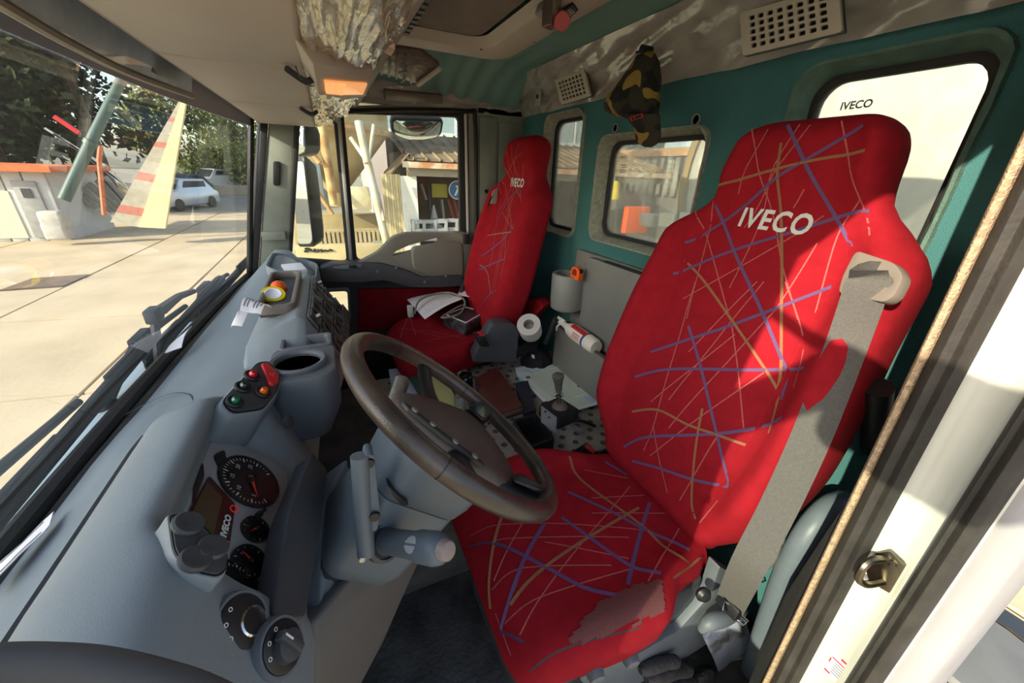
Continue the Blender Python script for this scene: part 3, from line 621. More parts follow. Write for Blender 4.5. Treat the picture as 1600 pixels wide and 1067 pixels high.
# wedge shoulder on the driver side of the console
# sloping panel frame
def pnl(a, b, n=0.0):   # a along X 0..1, b down the slope 0..1
    t = .06 + .90 * a; p = Vector((cx0 + (cx1 - cx0) * t, .092 + (.095 - .092) * t, -.372 + (-.395 + .372) * t)); q = Vector((cx0 + (cx1 - cx0) * t, .03 + (.005 - .03) * t, -.505 + (-.53 + .505) * t))
    nn = Vector((0, -.90, .44)).normalized(); return p.lerp(q, b) + nn * (.002 + n)
rowb = [(.03, .30), (.36, .64), (.70, .97)]
brn = mat('warm dark switch plastic', (64, 58, 54), .45, var=.1)
for ri, (b0, b1) in enumerate(rowb):
    bz = MB().prism([pnl(.0, b0 - .02), pnl(1, b0 - .02), pnl(1, b1 + .02), pnl(0, b1 + .02)], Vector((0, -.9, .44)) * .006).build('switch_row', M['dash2'], db, bevel=.003)
    for k in range(7):
        a0, a1 = .03 + k * .138, .03 + k * .138 + .118
        c = [pnl(a0, b0, .006), pnl(a1, b0, .006), pnl(a1, b1, .006), pnl(a0, b1, .006)]
        rk = MB(); m0 = (c[0] + c[3]) / 2 + Vector((0, -.9, .44)) * .002; m1 = (c[1] + c[2]) / 2 + Vector((0, -.9, .44)) * .002
        up_ = Vector((0, -.9, .44)) * (.009 if (k + ri) % 3 else .005); dn = Vector((0, -.9, .44)) * (.004 if (k + ri) % 3 else .008)
        rk.add([c[0], c[1], c[2], c[3], c[0] + up_, c[1] + up_, m1, m0, c[2] + dn, c[3] + dn], [(0, 1, 5, 4), (4, 5, 6, 7), (7, 6, 8, 9), (3, 9, 8, 2), (0, 4, 7, 9, 3), (1, 2, 8, 6, 5), (0, 3, 2, 1)])
        ro = rk.build('rocker_switch', brn, bz, bevel=.0012)
for k in (0, 6):
    o = pnl(.09 + k * .135, .17, .012); MB().lathe([(.007, 0), (.006, .012), (0, .012)], o, (0, -.9, .44), 10).build('panel_knob', M['metal'], con)
MB().prism([pnl(0, .985, .004), pnl(1, .985, .004), pnl(1, 1.18, .004), pnl(0, 1.18, .004)], Vector((0, -.9, .44)) * .005).build('radio_panel', M['dark'], con, bevel=.002)
for k in range(9): MB().obox(pnl(.06 + k * .11, 1.08, .011), (.022, 0, 0), (0, .009, .018), (0, -.003, .0015)).build('radio_key', brn, con, bevel=.001)
# open tray on the console top
tx0, tx1, ty0, ty1, tz = 1.16, 1.58, .118, .215, -.368
trw = MB().plate([(x, y, tz - .012) for x, y in rrect(tx0, tx1, ty0, ty1, .025, 4)], [[(x, y, tz - .012) for x, y in rrect(tx0 + .012, tx1 - .012, ty0 + .012, ty1 - .010, .02, 4)]], (0, 0, .026)).build('tray_rim', mat('warm grey plastic', (118, 110, 104), .5, var=.05), con, bevel=.003)
MB().box(tx0 + .01, tx1 - .01, ty0 + .01, ty1 - .008, tz - .02, tz - .010).build('tray_floor', M['dark'], con)
# ---- passenger side tray ----
px0, px1 = 1.80, 2.10
def rimp(s, dz, d): return [Vector((1.965 + a * s, .195 + b * s, -.385 - .34 * (.255 - (.195 + b * s)) + dz)) for a, b in rrect(-.19, .15, -.115, .065, .05, 5)]
MB().loft([rimp(1.04, -.10, 0), rimp(1.02, -.005, 0), rimp(.99, .004, 0), rimp(.93, .002, 0), rimp(.90, -.03, 0), rimp(.86, -.05, 0)], caps=False).build('passenger_tray_rim', M['dash'], db, bevel=.002)
MB().prism(rimp(.88, -.05, 0), (0, 0, -.004)).build('passenger_tray_floor', M['dark'], db)
MB().prism([Vector((2.12, .30, -.42)), Vector((2.12, .10, -.50)), Vector((2.12, .20, -.375)), Vector((2.12, .25, -.372))], (.06, 0, -.01)).build('end_cheek', M['dash'], db, bevel=.008)
# ---- lower driver panels round the column ----
MB().prism([P(500, 800, X=.62), P(545, 712, X=.70), P(548, 740, X=.68), P(575, 880, X=.55), P(505, 960, X=.47), P(500, 950, X=.47)], (.0, .05, -.03)).build('knee_panel', M['dash2'], db, bevel=.006)
MB().prism([P(492, 968, X=.45), P(560, 880, X=.53), P(665, 860, X=.55), P(600, 1000, X=.53), P(560, 1080, X=.46), P(500, 1080, X=.40)], (.0, .12, -.02)).build('lower_cover', mat('brownish grey cover', (86, 84, 82), .6, var=.08, bump=.1, bscale=500), db, bevel=.008)
# ================= SEATS =================
def smooth01(a, b, x):
    t = max(0, min(1, (x - a) / (b - a))); return t * t * (3 - 2 * t)
WB = [(0, .19), (.04, .215), (.1, .255), (.2, .29), (.32, .305), (.45, .30), (.6, .288), (.7, .283), (.745, .262), (.785, .222), (.825, .182), (.87, .170), (.92, .162), (.955, .148), (.975, .125), (.985, .09), (.99, .05)]
def make_seat(name, O, T, ws, label, lines_b, lines_c, outer, yellow=None, cw=.245, cl_=.49, logo=True, ct=.15):
    O = Vector(O); T = Vector(T); L = T.length; tt = T.normalized(); nn = Vector((0, tt.z, -tt.y)); X_ = Vector((1, 0, 0)); Lt = .985
    st = thing(name, (O.x, O.y + .2, -1.3), label, 'seat', 'red truck seats')
    def w(s): return sinterp(WB, s / L * .98 if False else s) * ws
    def h(x, s):
        wv = w(s); b = .055 * smooth01(.05, .2, s) * (1 - smooth01(.70, .80, s)) + .012 * smooth01(.80, .86, s) * (1 - smooth01(.93, .97, s))
        return b * smooth01(.60, .84, abs(x) / wv) + .018 * math.exp(-((s - .28) / .16) ** 2) * (1 - smooth01(.5, .9, abs(x) / wv)) - .02 * smooth01(.5, .75, s) * (1 - smooth01(.75, .85, s)) + .022 * smooth01(.80, .88, s)
    def S(x, s, up=0.0): return O + tt * s + X_ * x + nn * (h(x, s) + up)
    def Nrm(x, s):
        e = .004; a = S(x + e, s) - S(x - e, s); b = S(x, s + e) - S(x, s - e); q = a.cross(b).normalized()
        return q if q.dot(nn) > 0 else -q
    secs = []; NF = 36
    ss = [0.0, .012, .03] + [.03 + i * .02 for i in range(1, 46)] + [.94, .95, .958, .966, .973, .979, .984, .988, .99]
    for s in ss:
        wv = w(s); sec = []; tk = (.125 if s < .7 else .125 - .03 * smooth01(.7, .85, s))
        endt = 1.0
        if s > .93: endt = math.sqrt(max(0.02, 1 - ((s - .93) / .0605) ** 2))
        if s < .03: endt = .6 + .4 * s / .03
        for i in range(NF + 1):
            u = math.sin((-1 + 2 * i / NF) * PI / 2) if True else -1 + 2 * i / NF
            x = wv * u; d = max(0, (abs(u) - .80) / .20); drop = .065 * (1 - math.sqrt(max(0, 1 - d * d)))
            fr_ = h(x * min(1, .93 / max(abs(u), .93)), s) - drop
            sec.append(O + tt * s + X_ * x + nn * ((fr_ + tk * .5) * endt - tk * .5))
        for i in range(NF - 1, 0, -1):
            u = math.sin((-1 + 2 * i / NF) * PI / 2); x = wv * u; d = max(0, (abs(u) - .7) / .3); rise = .05 * (1 - math.sqrt(max(0, 1 - d * d)))
            sec.append(O + tt * s + X_ * x + nn * ((-tk + rise + tk * .5) * endt - tk * .5))
        secs.append(sec)
    back = MB().loft(secs).build('backrest', M['red'], st, ang=70)
    # piping seams round the bolsters
    for sg in (-1, 1):
        pts = [(sg * w(s) * .60, s) for s in [.05 + i * .02 for i in range(36)]]
        MB().tube([S(x, s, .0006) for x, s in pts], .0018, 5).build('bolster_seam', M['red_side'], back)
        pts = [(sg * w(s) * .90, s) for s in [.08 + i * .02 for i in range(34)]]
    # stitched lines
    def to_xs(px, py):
        r = ray(px, py); k = nn.dot(O) / nn.dot(r); q = r * k
        for _ in range(3):
            d = q - O; x, s = d.x, d.dot(tt); hh = h(max(-w(s) * .93, min(w(s) * .93, x)), max(0, min(.97, s))); q = r * (nn.dot(O + nn * hh) / nn.dot(r))
        d = q - O; return d.x, d.dot(tt)
    def threads(kind, wd, mt_, lns, nm, par, mapper, surf, nrm):
        mb = MB()
        for ln in lns:
            ctrl = cat([(*mapper(*q), 0) for q in ln], 6) if len(ln) > 2 else [Vector((*mapper(*ln[0]), 0)), Vector((*mapper(*ln[1]), 0))]
            pts = []
            for a, b in zip(ctrl, ctrl[1:]):
                m = max(1, int((b - a).length / .012))
                for j in range(m): pts.append(a.lerp(b, j / m))
            pts.append(ctrl[-1])
            P3, N3 = [], []
            for q in pts:
                v = surf(q.x, q.y)
                if v is None: continue
                P3.append(v); N3.append(nrm(q.x, q.y))
            if len(P3) > 1: mb.ribbon(P3, N3, wd, .0012 if kind != 2 else .0008)
        if mb.v: 
            o = mb.build(nm, mt_, par, weld=False); o['kind'] = 'stuff'; return o
    def sb(x, s):
        if s < .012 or s > .962 or abs(x) > w(s) * .88: return None
        return S(x, s)
    for k, (wd, m_, nm) in enumerate(((.007, M['violet'], 'violet_stitching'), (.006, M['ochre'], 'ochre_stitching'), (.0028, M['pale'], 'pale_stitching'))):
        threads(k, wd, m_, lines_b[k], nm, back, to_xs, sb, Nrm)
    # maker's lettering
    vs_, fs = text_mesh('IVECO', .062 * ws, .0016, 0.0, 0, 1.12)
    mb = MB(); mb.add([S(-v.x * .84 - .12 * v.y, .768 + v.y * .95, .0016) for v in vs_], fs)
    mb.build('lettering', M['logo'], back, weld=False)
    # ---- cushion ----
    WC = [(-.03, .20), (0, .215), (.05, .222), (.1, .236), (.14, .262), (.18, .279), (.25, .281), (.38, .266), (.45, .252), (.475, .236), (.488, .214), (.495, .185)]
    def wc(y): return sinterp(WC, y) * (cw / .245)
    def zc(x, y): 
        wv = wc(y); return .020 * smooth01(.55, .85, abs(x) / wv) * smooth01(0, .1, y) * (1 - smooth01(.3, .45, y)) + .012 * math.sin(PI * max(0, min(1, y / .5))) - .025 * smooth01(.40, .495, y)
    secs = []
    ys = [-.04, -.03, -.01] + [.02 * i for i in range(0, 23)] + [.45, .46, .468, .476, .483, .489, .493, .495]
    ys = sorted(set(ys))
    for y in ys:
        wv = wc(y); sec = []; endt = 1.0 if y < .43 else math.sqrt(max(.02, 1 - ((y - .43) / .0652) ** 2)); tk = ct
        for i in range(NF + 1):
            u = math.sin((-1 + 2 * i / NF) * PI / 2); x = wv * u; d = max(0, (abs(u) - .84) / .16); drop = .05 * (1 - math.sqrt(max(0, 1 - d * d)))
            z = zc(x * min(1, .93 / max(abs(u), .93)), y) - drop
            sec.append(O + X_ * x + Vector((0, y * cl_ / .49, (z + .07) * endt - .07)))
        for i in range(NF - 1, 0, -1):
            u = math.sin((-1 + 2 * i / NF) * PI / 2); x = wv * u * .97
            sec.append(O + X_ * x + Vector((0, y * cl_ / .49, (-tk + .07) * endt - .07)))
        secs.append(sec)
    cu = MB().loft(secs).build('cushion', M['red'], st, ang=70)
    def SC(x, y): 
        yy = y / (cl_ / .49)
        if yy < -.02 or yy > .488 or abs(x) > wc(yy) * .97: return None
        wv = wc(yy); u = x / wv; d = max(0, (abs(u) - .84) / .16); drop = .05 * (1 - math.sqrt(max(0, 1 - d * d)))
        endt = 1.0 if yy < .43 else math.sqrt(max(.02, 1 - ((yy - .43) / .0652) ** 2))
        z = zc(x * min(1, .93 / max(abs(u), .93)), yy) - drop
        return O + Vector((x, y, (z + .07) * endt - .07))
    def NC(x, y): return Vector((0, 0, 1))
    def to_xy(px, py):
        q = P(px, py, Z=O.z + .008); return q.x - O.x, q.y - O.y
    for k, (wd, m_, nm) in enumerate(((.009, M['violet'], 'violet_stitching'), (.0075, M['ochre'], 'ochre_stitching'), (.0028, M['pale'], 'pale_stitching'))):
        threads(k, wd, m_, lines_c[k], nm, cu, to_xy, SC, NC)
    # ---- base ----
    MB().loft([[O + Vector((a, .06 + b, z)) for a, b in rrect(-.2 * k, .2 * k, -.08, .36 * k, .03, 3)] for k, z in (((1.12 if outer < 0 else .9), -ct + .02), ((1.12 if outer < 0 else .9), -.18), ((1.0 if outer < 0 else .85), -.22), (.85, -.44), (.9, -.5))]).build('seat_base', M['dark' if outer < 0 else 'black'], st, bevel=.006)
    return st, S, Nrm, SC, O, tt, nn, w, to_xs, to_xy, threads, NC, cu, back
LB = (
 [[(1228,189),(1257,252),(1305,337),(1331,386)],[(1349,196),(1259,250),(1194,294),(1070,379)],[(1045,426),(1147,391),(1308,340),(1359,329)],[(1118,321),(1147,391),(1169,440),(1194,494),(1225,568),(1232,582),(1221,625)],
  [(1017,550),(1083,528),(1149,506),(1305,446)],[(1076,509),(1097,580),(1120,677),(1138,762)],[(992,589),(1045,577),(1177,578),(1258,575)],[(975,698),(1010,683),(1116,678),(1194,666),(1223,652)],[(988,720),(1029,731),(1083,749),(1138,761)]],
 [[(1123,289),(1259,253),(1352,235)],[(1221,223),(1221,343),(1222,440),(1221,564),(1215,613)],[(1070,407),(1101,440),(1149,508),(1194,574),(1215,609),(1215,628),(1202,677)],[(988,643),(1027,640),(1074,663),(1120,679),(1173,698)],[(1098,638),(1085,720),(1081,782),(1087,811)]],
 [[(1175,201),(1203,318),(1222,411),(1247,499)],[(1206,192),(1154,303)],[(1256,185),(1203,278),(1140,450)],[(1274,185),(1163,356)],[(1257,295),(1240,325)],[(1315,189),(1359,368)],[(1277,380),(1212,485)],[(1287,337),(1067,467)],[(1087,329),(1138,489)],[(1113,300),(1098,402),(1073,498)],[(1345,309),(1308,371),(1274,489)],
  [(1087,440),(1029,638),(1006,704)],[(1194,440),(1045,625)],[(1215,481),(1045,669)],[(1144,510),(1155,593),(1163,675)],[(1227,440),(1256,531),(1241,605)],[(1194,582),(1016,712)],[(1120,683),(1062,782)],[(1122,782),(1093,817)],[(1149,522),(1017,628)],[(1021,665),(1029,712),(1043,770)],[(1183,440),(1076,550)]])
LC = (
 [[(731,831),(772,844),(851,886),(906,917),(961,939)],[(887,770),(958,801),(1003,824),(1078,856)],[(877,810),(920,841),(985,886),(1030,905)],[(1020,770),(1003,824),(979,920)],[(851,819),(820,872),(784,960)],[(774,953),(820,990)],[(946,719),(1006,753)]],
 [[(889,720),(910,752),(1003,820),(1047,865),(1082,879)],[(999,791),(920,841),(851,887),(798,934)],[(784,807),(772,844),(765,893),(769,937)],[(1099,860),(1049,910)]],
 [[(817,817),(772,893)],[(734,820),(848,819),(1006,827)],[(769,841),(982,840)],[(769,903),(817,887),(955,885)],[(789,955),(855,929),(992,889)],[(913,734),(989,745)],[(924,779),(1020,769)],[(924,803),(1047,798)],[(985,757),(955,795),(872,896),(813,979)],[(1065,817),(1010,917)],[(851,848),(982,874)],[(775,935),(800,1000)]])
ds = make_seat('truck_seat', (.567, -.69, -.815), (0, -.26, .945), 1.0, 'large red patterned driver seat in front, with grey belt guide on the shoulder', LB, LC, -1, ct=.078)
DS, S_, N_, SC_, DO, Dtt, Dnn, Dw, to_xs, to_xy, thr, NC_, dcush, dback = ds
# worn patch with bare weave and the zip along the front edge
wp = [to_xy(*q) for q in ((889, 1003), (941, 948), (992, 920), (1037, 920), (1040, 962), (975, 989), (920, 1010))]
thr(0, .004, mat('zip teeth', (90, 84, 80), .6, var=.3, vscale=400), [[(830, 1030), (879, 1014), (975, 992), (1040, 966)]], 'zip', dcush, to_xy, SC_, NC_)
def inside(x, y, poly):
    c = False; n = len(poly)
    for i in range(n):
        (x0, y0), (x1, y1) = poly[i - 1], poly[i]
        if (y0 > y) != (y1 > y) and x < (x1 - x0) * (y - y0) / (y1 - y0) + x0: c = not c
    return c
mb = MB(); g = .004
x0, x1 = min(a for a, b in wp), max(a for a, b in wp); y0, y1 = min(b for a, b in wp), max(b for a, b in wp)
for i in range(int((x1 - x0) / g) + 1):
    for j in range(int((y1 - y0) / g) + 1):
        x, y = x0 + i * g, y0 + j * g
        if not inside(x + .010 * noise.noise(Vector((x * 160, y * 30, 2))), y + .008 * noise.noise(Vector((x * 40, y * 60, 7))), wp): continue
        q = [SC_(x + a * g, y + b * g) for a, b in ((0, 0), (1, 0), (1, 1), (0, 1))]
        if None in q: continue
        mb.add([v + Vector((0, .0008, .0022)) for v in q], [(0, 1, 2, 3)])
mb.build('worn_patch', M['worn'], dcush)['kind'] = 'stuff'
# belt guide plate, belt, anchors
SIDE = -1
gp = [(1337, 391), (1398, 411), (1412, 432), (1396, 463), (1380, 472), (1309, 458), (1317, 430)]
gx = [to_xs(*q) for q in gp]; gc = S_(*(sum(a for a, b in gx) / 7, sum(b for a, b in gx) / 7)); gn = N_(sum(a for a, b in gx) / 7, sum(b for a, b in gx) / 7)
def onp(px, py, d=0.0): return PN(px, py, gc + gn * (.012 + d), gn)
gh = [onp(*q) for q in ((1334, 420), (1392, 432), (1396, 441), (1388, 450), (1334, 434))]
bg_ = MB().plate(roundpoly([onp(*q) for q in gp], .012, 4), [roundpoly(gh, .004, 2)], -gn * .02).build('belt_guide', mat('taupe plastic', (124, 116, 106), .45, var=.05), DS, bevel=.003)
MB().prism(roundpoly([q - gn * .018 for q in gh], .004, 2), gn * .004).build('slot_recess', M['black'], bg_)
MB().lathe([(.007, 0), (.007, .006), (0, .007)], onp(1343, 428, -.012), gn, 10).build('guide_pin', M['steel'], bg_)
bp = [(1362, 434, .001), (1358, 446, .010), (1330, 530, None), (1290, 640, None), (1230, 760, None), (1190, 840, None), (1170, 890, None), (1150, 930, None)]
e0, e1_, e2_ = onp(1362, 436, .0), onp(1357, 448, .008), P(1140, 945, X=.285)
path = [e0 - gn * .01, e0 + gn * .006, e1_ + gn * .004, P(1322, 540, Y=-.80), P(1268, 680, Y=-.75), P(1215, 795, Y=-.70), P(1168, 885, Y=-.655), e2_]
cp = cat(path, 6); wdir = []
mb = MB(); secs = []
for i, q in enumerate(cp):
    t = (cp[min(i + 1, len(cp) - 1)] - cp[max(i - 1, 0)]).normalized(); vw = (-q).normalized(); sd = t.cross(Vector((-.25, .8, .3))).normalized() * .029; n_ = sd.cross(t).normalized() * .0008
    secs.append([q + sd + n_, q - sd + n_, q - sd - n_, q + sd - n_])
mb.loft(secs); mb.build('belt_webbing', M['belt'], DS)
MB().obox(e2_, (.026, 0, 0), (0, .012, .004), (0, .003, -.016)).build('belt_tongue_grip', M['black'], DS, bevel=.003)
t0, t1, t2, t3 = P(1135, 935, X=.29), P(1165, 968, X=.275), P(1158, 975, X=.275), P(1105, 935, X=.30)
MB().tube([t0 + Vector((0, .01, 0)), P(1142, 948, X=.28), P(1168, 970, X=.27), P(1160, 976, X=.272), P(1130, 952, X=.28)], .0028, 6, True).build('belt_tongue', M['chrome'], DS)
MB().lathe([(.016, -.008), (.018, 0), (.012, .008), (0, .009)], P(1100, 930, X=.31), (-1, .3, .2), 12).build('belt_anchor', M['black'], DS)
# side trim under the cushion: valance, recliner cap, controls
MB().prism(roundpoly([P(905, 1060, X=.325), P(1000, 1020, X=.325), P(1060, 985, X=.325), P(1110, 930, X=.325), P(1125, 885, X=.325), P(1150, 900, X=.325), P(1130, 990, X=.325), P(1060, 1035, X=.325), P(940, 1100, X=.325)], .01, 3), (.03, 0, 0)).build('side_valance', M['dash2'], DS, bevel=.006)
MB().tube(cat([P(1095, 985, X=.30), P(1110, 972, X=.295), P(1140, 962, X=.29), P(1165, 955, X=.29)], 4), [.008, .011, .013, .016, .018, .019, .019, .018, .016, .014, .012, .010, .006], 10).build('recliner_lever', M['dash2'], DS)
for px, py, l_ in ((930, 1048, .022), (985, 1025, .026)):
    o = P(px, py + 4, X=.30); MB().lathe([(.017, .03), (.018, 0), (.015, -.012), (.011, -.014), (0, -.013)], o, (1, -.15, .1), 16).build('height_knob', M['dash2'], DS)
MB().prism(roundpoly([P(727, 812, Z=-.90), P(740, 905, Z=-.90), P(790, 1030, Z=-.90), P(810, 1062, Z=-.90), P(860, 1062, Z=-.90), P(800, 830, Z=-.90)], .01, 3), (0, 0, -.05)).build('front_skirt', M['dark'], DS, bevel=.006)
# buckle on the inner side
bk = P(912, 708, X=.85)
MB().obox(bk, (.016, .016, .016), (-.013, .020, .008), (.02, .01, -.03)).build('buckle', M['black'], DS, bevel=.004)
MB().obox(bk + Vector((-.019, -.008, .03)), (.012, .012, .010), (-.008, .012, .004), (-.002, -.001, .004)).build('buckle_button', M['redp'], DS, bevel=.002)
MB().tube(cat([bk + Vector((.02, .01, -.03)), bk + Vector((.02, -.06, -.06)), bk + Vector((-.02, -.14, -.1))], 5), .006, 6).build('buckle_cable', M['black'], DS)

LBP = (
 [[(766,338),(795,312),(821,284)],[(752,401),(792,368),(819,319)],[(739,420),(770,412),(800,394)],[(757,470),(771,454)]],
 [[(761,368),(787,364),(812,355)],[(784,250),(796,275),(813,308)],[(750,414),(762,426),(767,460)]],
 [[(811,225),(806,268),(815,323)],[(798,226),(813,292)],[(817,237),(792,273)],[(787,284),(802,384)],[(795,326),(787,420)],[(779,287),(766,418)],[(800,305),(771,452)],[(818,255),(790,330)],[(784,330),(800,395),(770,460)],[(808,240),(780,330)],[(791,232),(797,330),(775,440)]])
LCP = ([], [], [[(620,512),(680,520),(730,530)],[(640,495),(650,525)],[(625,525),(640,500),(680,490)],[(660,535),(740,520)],[(640,515),(690,528)]])
ps = make_seat('truck_seat', (1.83, -.66, -.785), (0, -.235, .925), .9, 'smaller red patterned passenger seat at the far side of the cab', LBP, LCP, 1, cw=.235, cl_=.46, ct=.105)
PS = ps[0]; PSs = ps[1]
# passenger belt and guide (outer side)
a = PSs(.19, .70, .004); nP = ps[2](.19, .70)
pg = MB().plate(roundpoly([P(769, 299, X=a.x), P(777, 293, X=a.x), P(775, 318, X=a.x), P(765, 318, X=a.x)], .004, 2), [], (-.02, .004, 0)).build('belt_guide', M['greyt'], PS, bevel=.002)
path = cat([P(770, 306, X=2.0), P(762, 330, X=2.05), P(745, 370, X=2.08), P(728, 430, X=2.09), P(713, 470, X=2.09)], 6); secs = []
for i, q in enumerate(path):
    t = (path[min(i + 1, len(path) - 1)] - path[max(i - 1, 0)]).normalized(); sd = t.cross(Vector((0, .3, .9))).normalized() * .022; n_ = sd.cross(t).normalized() * .001
    secs.append([q + sd + n_, q - sd + n_, q - sd - n_, q + sd - n_])
MB().loft(secs).build('belt_webbing', mat('black webbing', (38, 37, 38), .9, var=.2, vscale=200), PS)
# rear corner flap of the passenger cushion and its buckle box
MB().prism(roundpoly([P(806, 470, Y=-.9), P(840, 468, Y=-.9), P(850, 478, Y=-.9), P(826, 506, Y=-.9), P(800, 500, Y=-.9)], .015, 3), (.03, -.06, 0)).build('side_flap', M['red_side'], PS, bevel=.008)
MB().prism(roundpoly([P(736, 566, X=1.47), P(748, 540, X=1.47), P(770, 506, X=1.47), P(800, 504, X=1.47), P(812, 515, X=1.47), P(806, 566, X=1.47)], .02, 3), (.09, -.01, 0), .92).build('buckle_housing', mat('slate plastic', (66, 68, 74), .5, var=.08), PS, bevel=.01, seg=3)
q = P(752, 530, X=1.45)
MB().obox(q, (.025, 0, .0), (0, .022, .004), (0, .012, .03)).build('buckle', M['black'], PS, bevel=.005)
MB().obox(q + Vector((-.005, .004, .029)), (.02, 0, 0), (0, .012, .002), (0, 0, .004)).build('buckle_button', M['redp'], PS, bevel=.002)
# ================= STEERING WHEEL, COLUMN, PILLAR HANDLE =================
WC_ = Vector((.578, -.168, -.422)); wn_ = Vector((0, -.672, .740)); wu = Vector((0, .740, .672)); wx = Vector((1, 0, 0)); WR = .222
def wp_(x, u, n=0.0): return WC_ + wx * x + wu * u + wn_ * n
sw_ = thing('steering_wheel', WC_, 'worn dark brown steering wheel with four spokes in front of the driver seat', 'steering wheel')
colm = mat('slate column plastic', (88, 98, 106), .5, var=.06, vscale=8, bump=.1, bscale=600)
leather = mat('worn brown leather rim', (84, 70, 60), .30, rgb2=(50, 45, 42), vscale=7, bump=.08, bscale=300, thresh=(.42, .60))
hubm = mat('matt hub pad', (74, 65, 61), .5, var=.15, vscale=20, bump=.12, bscale=600)
MB().tube([wp_(WR * math.cos(2 * PI * i / 96), WR * math.sin(2 * PI * i / 96), 0) for i in range(96)], .0175, 16, True).build('rim', leather, sw_)
for a in (28, 152, 208, 332):
    o = wp_((WR) * math.cos(math.radians(a)), WR * math.sin(math.radians(a))); t = -wx * math.sin(math.radians(a)) + wu * math.cos(math.radians(a))
    MB().tube([o - t * .001, o + t * .001], .0179, 16).build('rim_seam', M['black'], sw_)
# hub pad: dished shield shape
hub = [(-.025, .118), (.025, .118), (.055, .085), (.098, -.01), (.122, -.085), (.116, -.13), (.05, -.158), (-.05, -.158), (-.116, -.13), (-.122, -.085), (-.098, -.01), (-.055, .085)]
hp = roundpoly([(a, b, 0) for a, b in hub], .03, 4)
MB().loft([[wp_(q.x * k, q.y * k - .0, n) for q in hp] for k, n in ((.80, -.075), (.97, -.055), (1.0, -.034), (.97, -.022), (.85, -.015), (.5, -.008), (.05, -.006))]).build('hub_pad', hubm, sw_, ang=60)
# spokes
def spoke(a, inn, wid0, wid1, nm='spoke'):
    a = math.radians(a); d = wx * math.cos(a) + wu * math.sin(a); t = -wx * math.sin(a) + wu * math.cos(a); secs = []
    for k in range(7):
        f = k / 6; r = inn + (WR - .004 - inn) * f; n = -.032 + .030 * f * f; wd = wid0 + (wid1 - wid0) * f; th = .013 - .003 * f
        secs.append([WC_ + d * r + t * (wd * math.cos(q)) + wn_ * (n + th * math.sin(q)) for q in [2 * PI * j / 12 for j in range(12)]])
    return MB().loft(secs).build(nm, M['black'], sw_)
spoke(4, .085, .022, .018); spoke(176, .085, .022, .018); spoke(-46, .12, .032, .022); spoke(226, .12, .032, .022)
# lower bright inserts
for a in (-46, 226):
    a = math.radians(a); d = wx * math.cos(a) + wu * math.sin(a); t = -wx * math.sin(a) + wu * math.cos(a)
    MB().prism(roundpoly([WC_ + d * .15 + t * .026 + wn_ * -.012, WC_ + d * .15 - t * .026 + wn_ * -.012, WC_ + d * .205 - t * .018 + wn_ * .008, WC_ + d * .205 + t * .018 + wn_ * .008], .012, 3), wn_ * .005).build('spoke_insert', mat('glossy dark insert', (34, 36, 40), .22, var=.1), sw_, bevel=.002)
# button strips on the hub edges
for sg in (-1,):
    st_ = MB(); base = [wp_(sg * .128, .05, -.012), wp_(sg * .138, -.012, -.016)]
    a0 = wp_(-.075, .082, -.010); 
    strip = MB().prism(roundpoly([wp_(sg * x_, u_, -.020) for x_, u_ in ((.020, .121), (.038, .114), (.074, .055), (.112, -.03), (.100, -.034), (.060, .048), (.028, .102))], .004, 2), wn_ * .008).build('button_strip', M['black'], sw_, bevel=.0015)
    for k, (bx_, bu) in enumerate(((.037, .101), (.055, .068), (.078, .026), (.096, -.012))):
        MB().lathe([(.007, 0), (.006, .003), (0, .0032)], wp_(sg * bx_, bu, -.012), wn_, 12).build('wheel_button', mat('grey button dot', (126, 122, 118), .4, metal=.4), strip)
# ---- column ----
co = thing('steering_column', WC_ + Vector((0, .3, -.6)), 'blue-grey steering column shroud under the wheel', 'steering column')
def cp_(x, u, n): return WC_ + wx * x + wu * u - wn_ * n
def colsec(n, hw, u0, u1, r=.03): return [cp_(a, b, n) for a, b in rrect(-hw, hw, u0, u1, r, 4)]
MB().loft([colsec(.045, .085, -.10, .075), colsec(.06, .092, -.108, .082), colsec(.12, .088, -.105, .080), colsec(.15, .082, -.10, .076)]).build('upper_shroud', colm, co, bevel=.003)
MB().loft([colsec(.152, .080, -.098, .075), colsec(.22, .082, -.095, .075), colsec(.29, .086, -.085, .07), colsec(.32, .08, -.07, .06)]).build('lower_shroud', colm, co, bevel=.004)
MB().loft([colsec(.30, .07, -.06, .055), colsec(.60, .06, -.06, .05), colsec(.95, .06, -.05, .05)]).build('column_tube', M['dark'], co)
# side adjuster rail with two bolts
r0, r1 = P(562, 712, X=.50), P(572, 865, X=.47)
MB().tube([r0, r1], .014, 12).build('tilt_rail', colm, co)
rb = MB().prism(roundpoly([P(570, 712, X=.495), P(584, 710, X=.495), P(594, 800, X=.475), P(590, 830, X=.47), P(575, 832, X=.47), P(565, 760, X=.485)], .01, 3), (.03, .0, 0)).build('clamp_plate', colm, co, bevel=.004)
for px, py in ((576, 723), (585, 806)): MB().lathe([(.009, 0), (.008, -.004), (0, -.004)], P(px, py, X=.474 if py > 760 else .494), (1, 0, 0), 12).build('bolt_recess', M['black'], co)
MB().lathe([(.005, 0), (.005, .003), (0, .003)], P(566, 873, X=.46), (-1, 0, 0), 8).build('screw', M['metal'], co)
MB().prism(roundpoly([P(605, 758, X=.485), P(622, 774, X=.483), P(640, 789, X=.48), P(628, 790, X=.48), P(615, 776, X=.483)], .004, 2), (.02, 0, 0)).build('screw_pocket', M['black'], co)
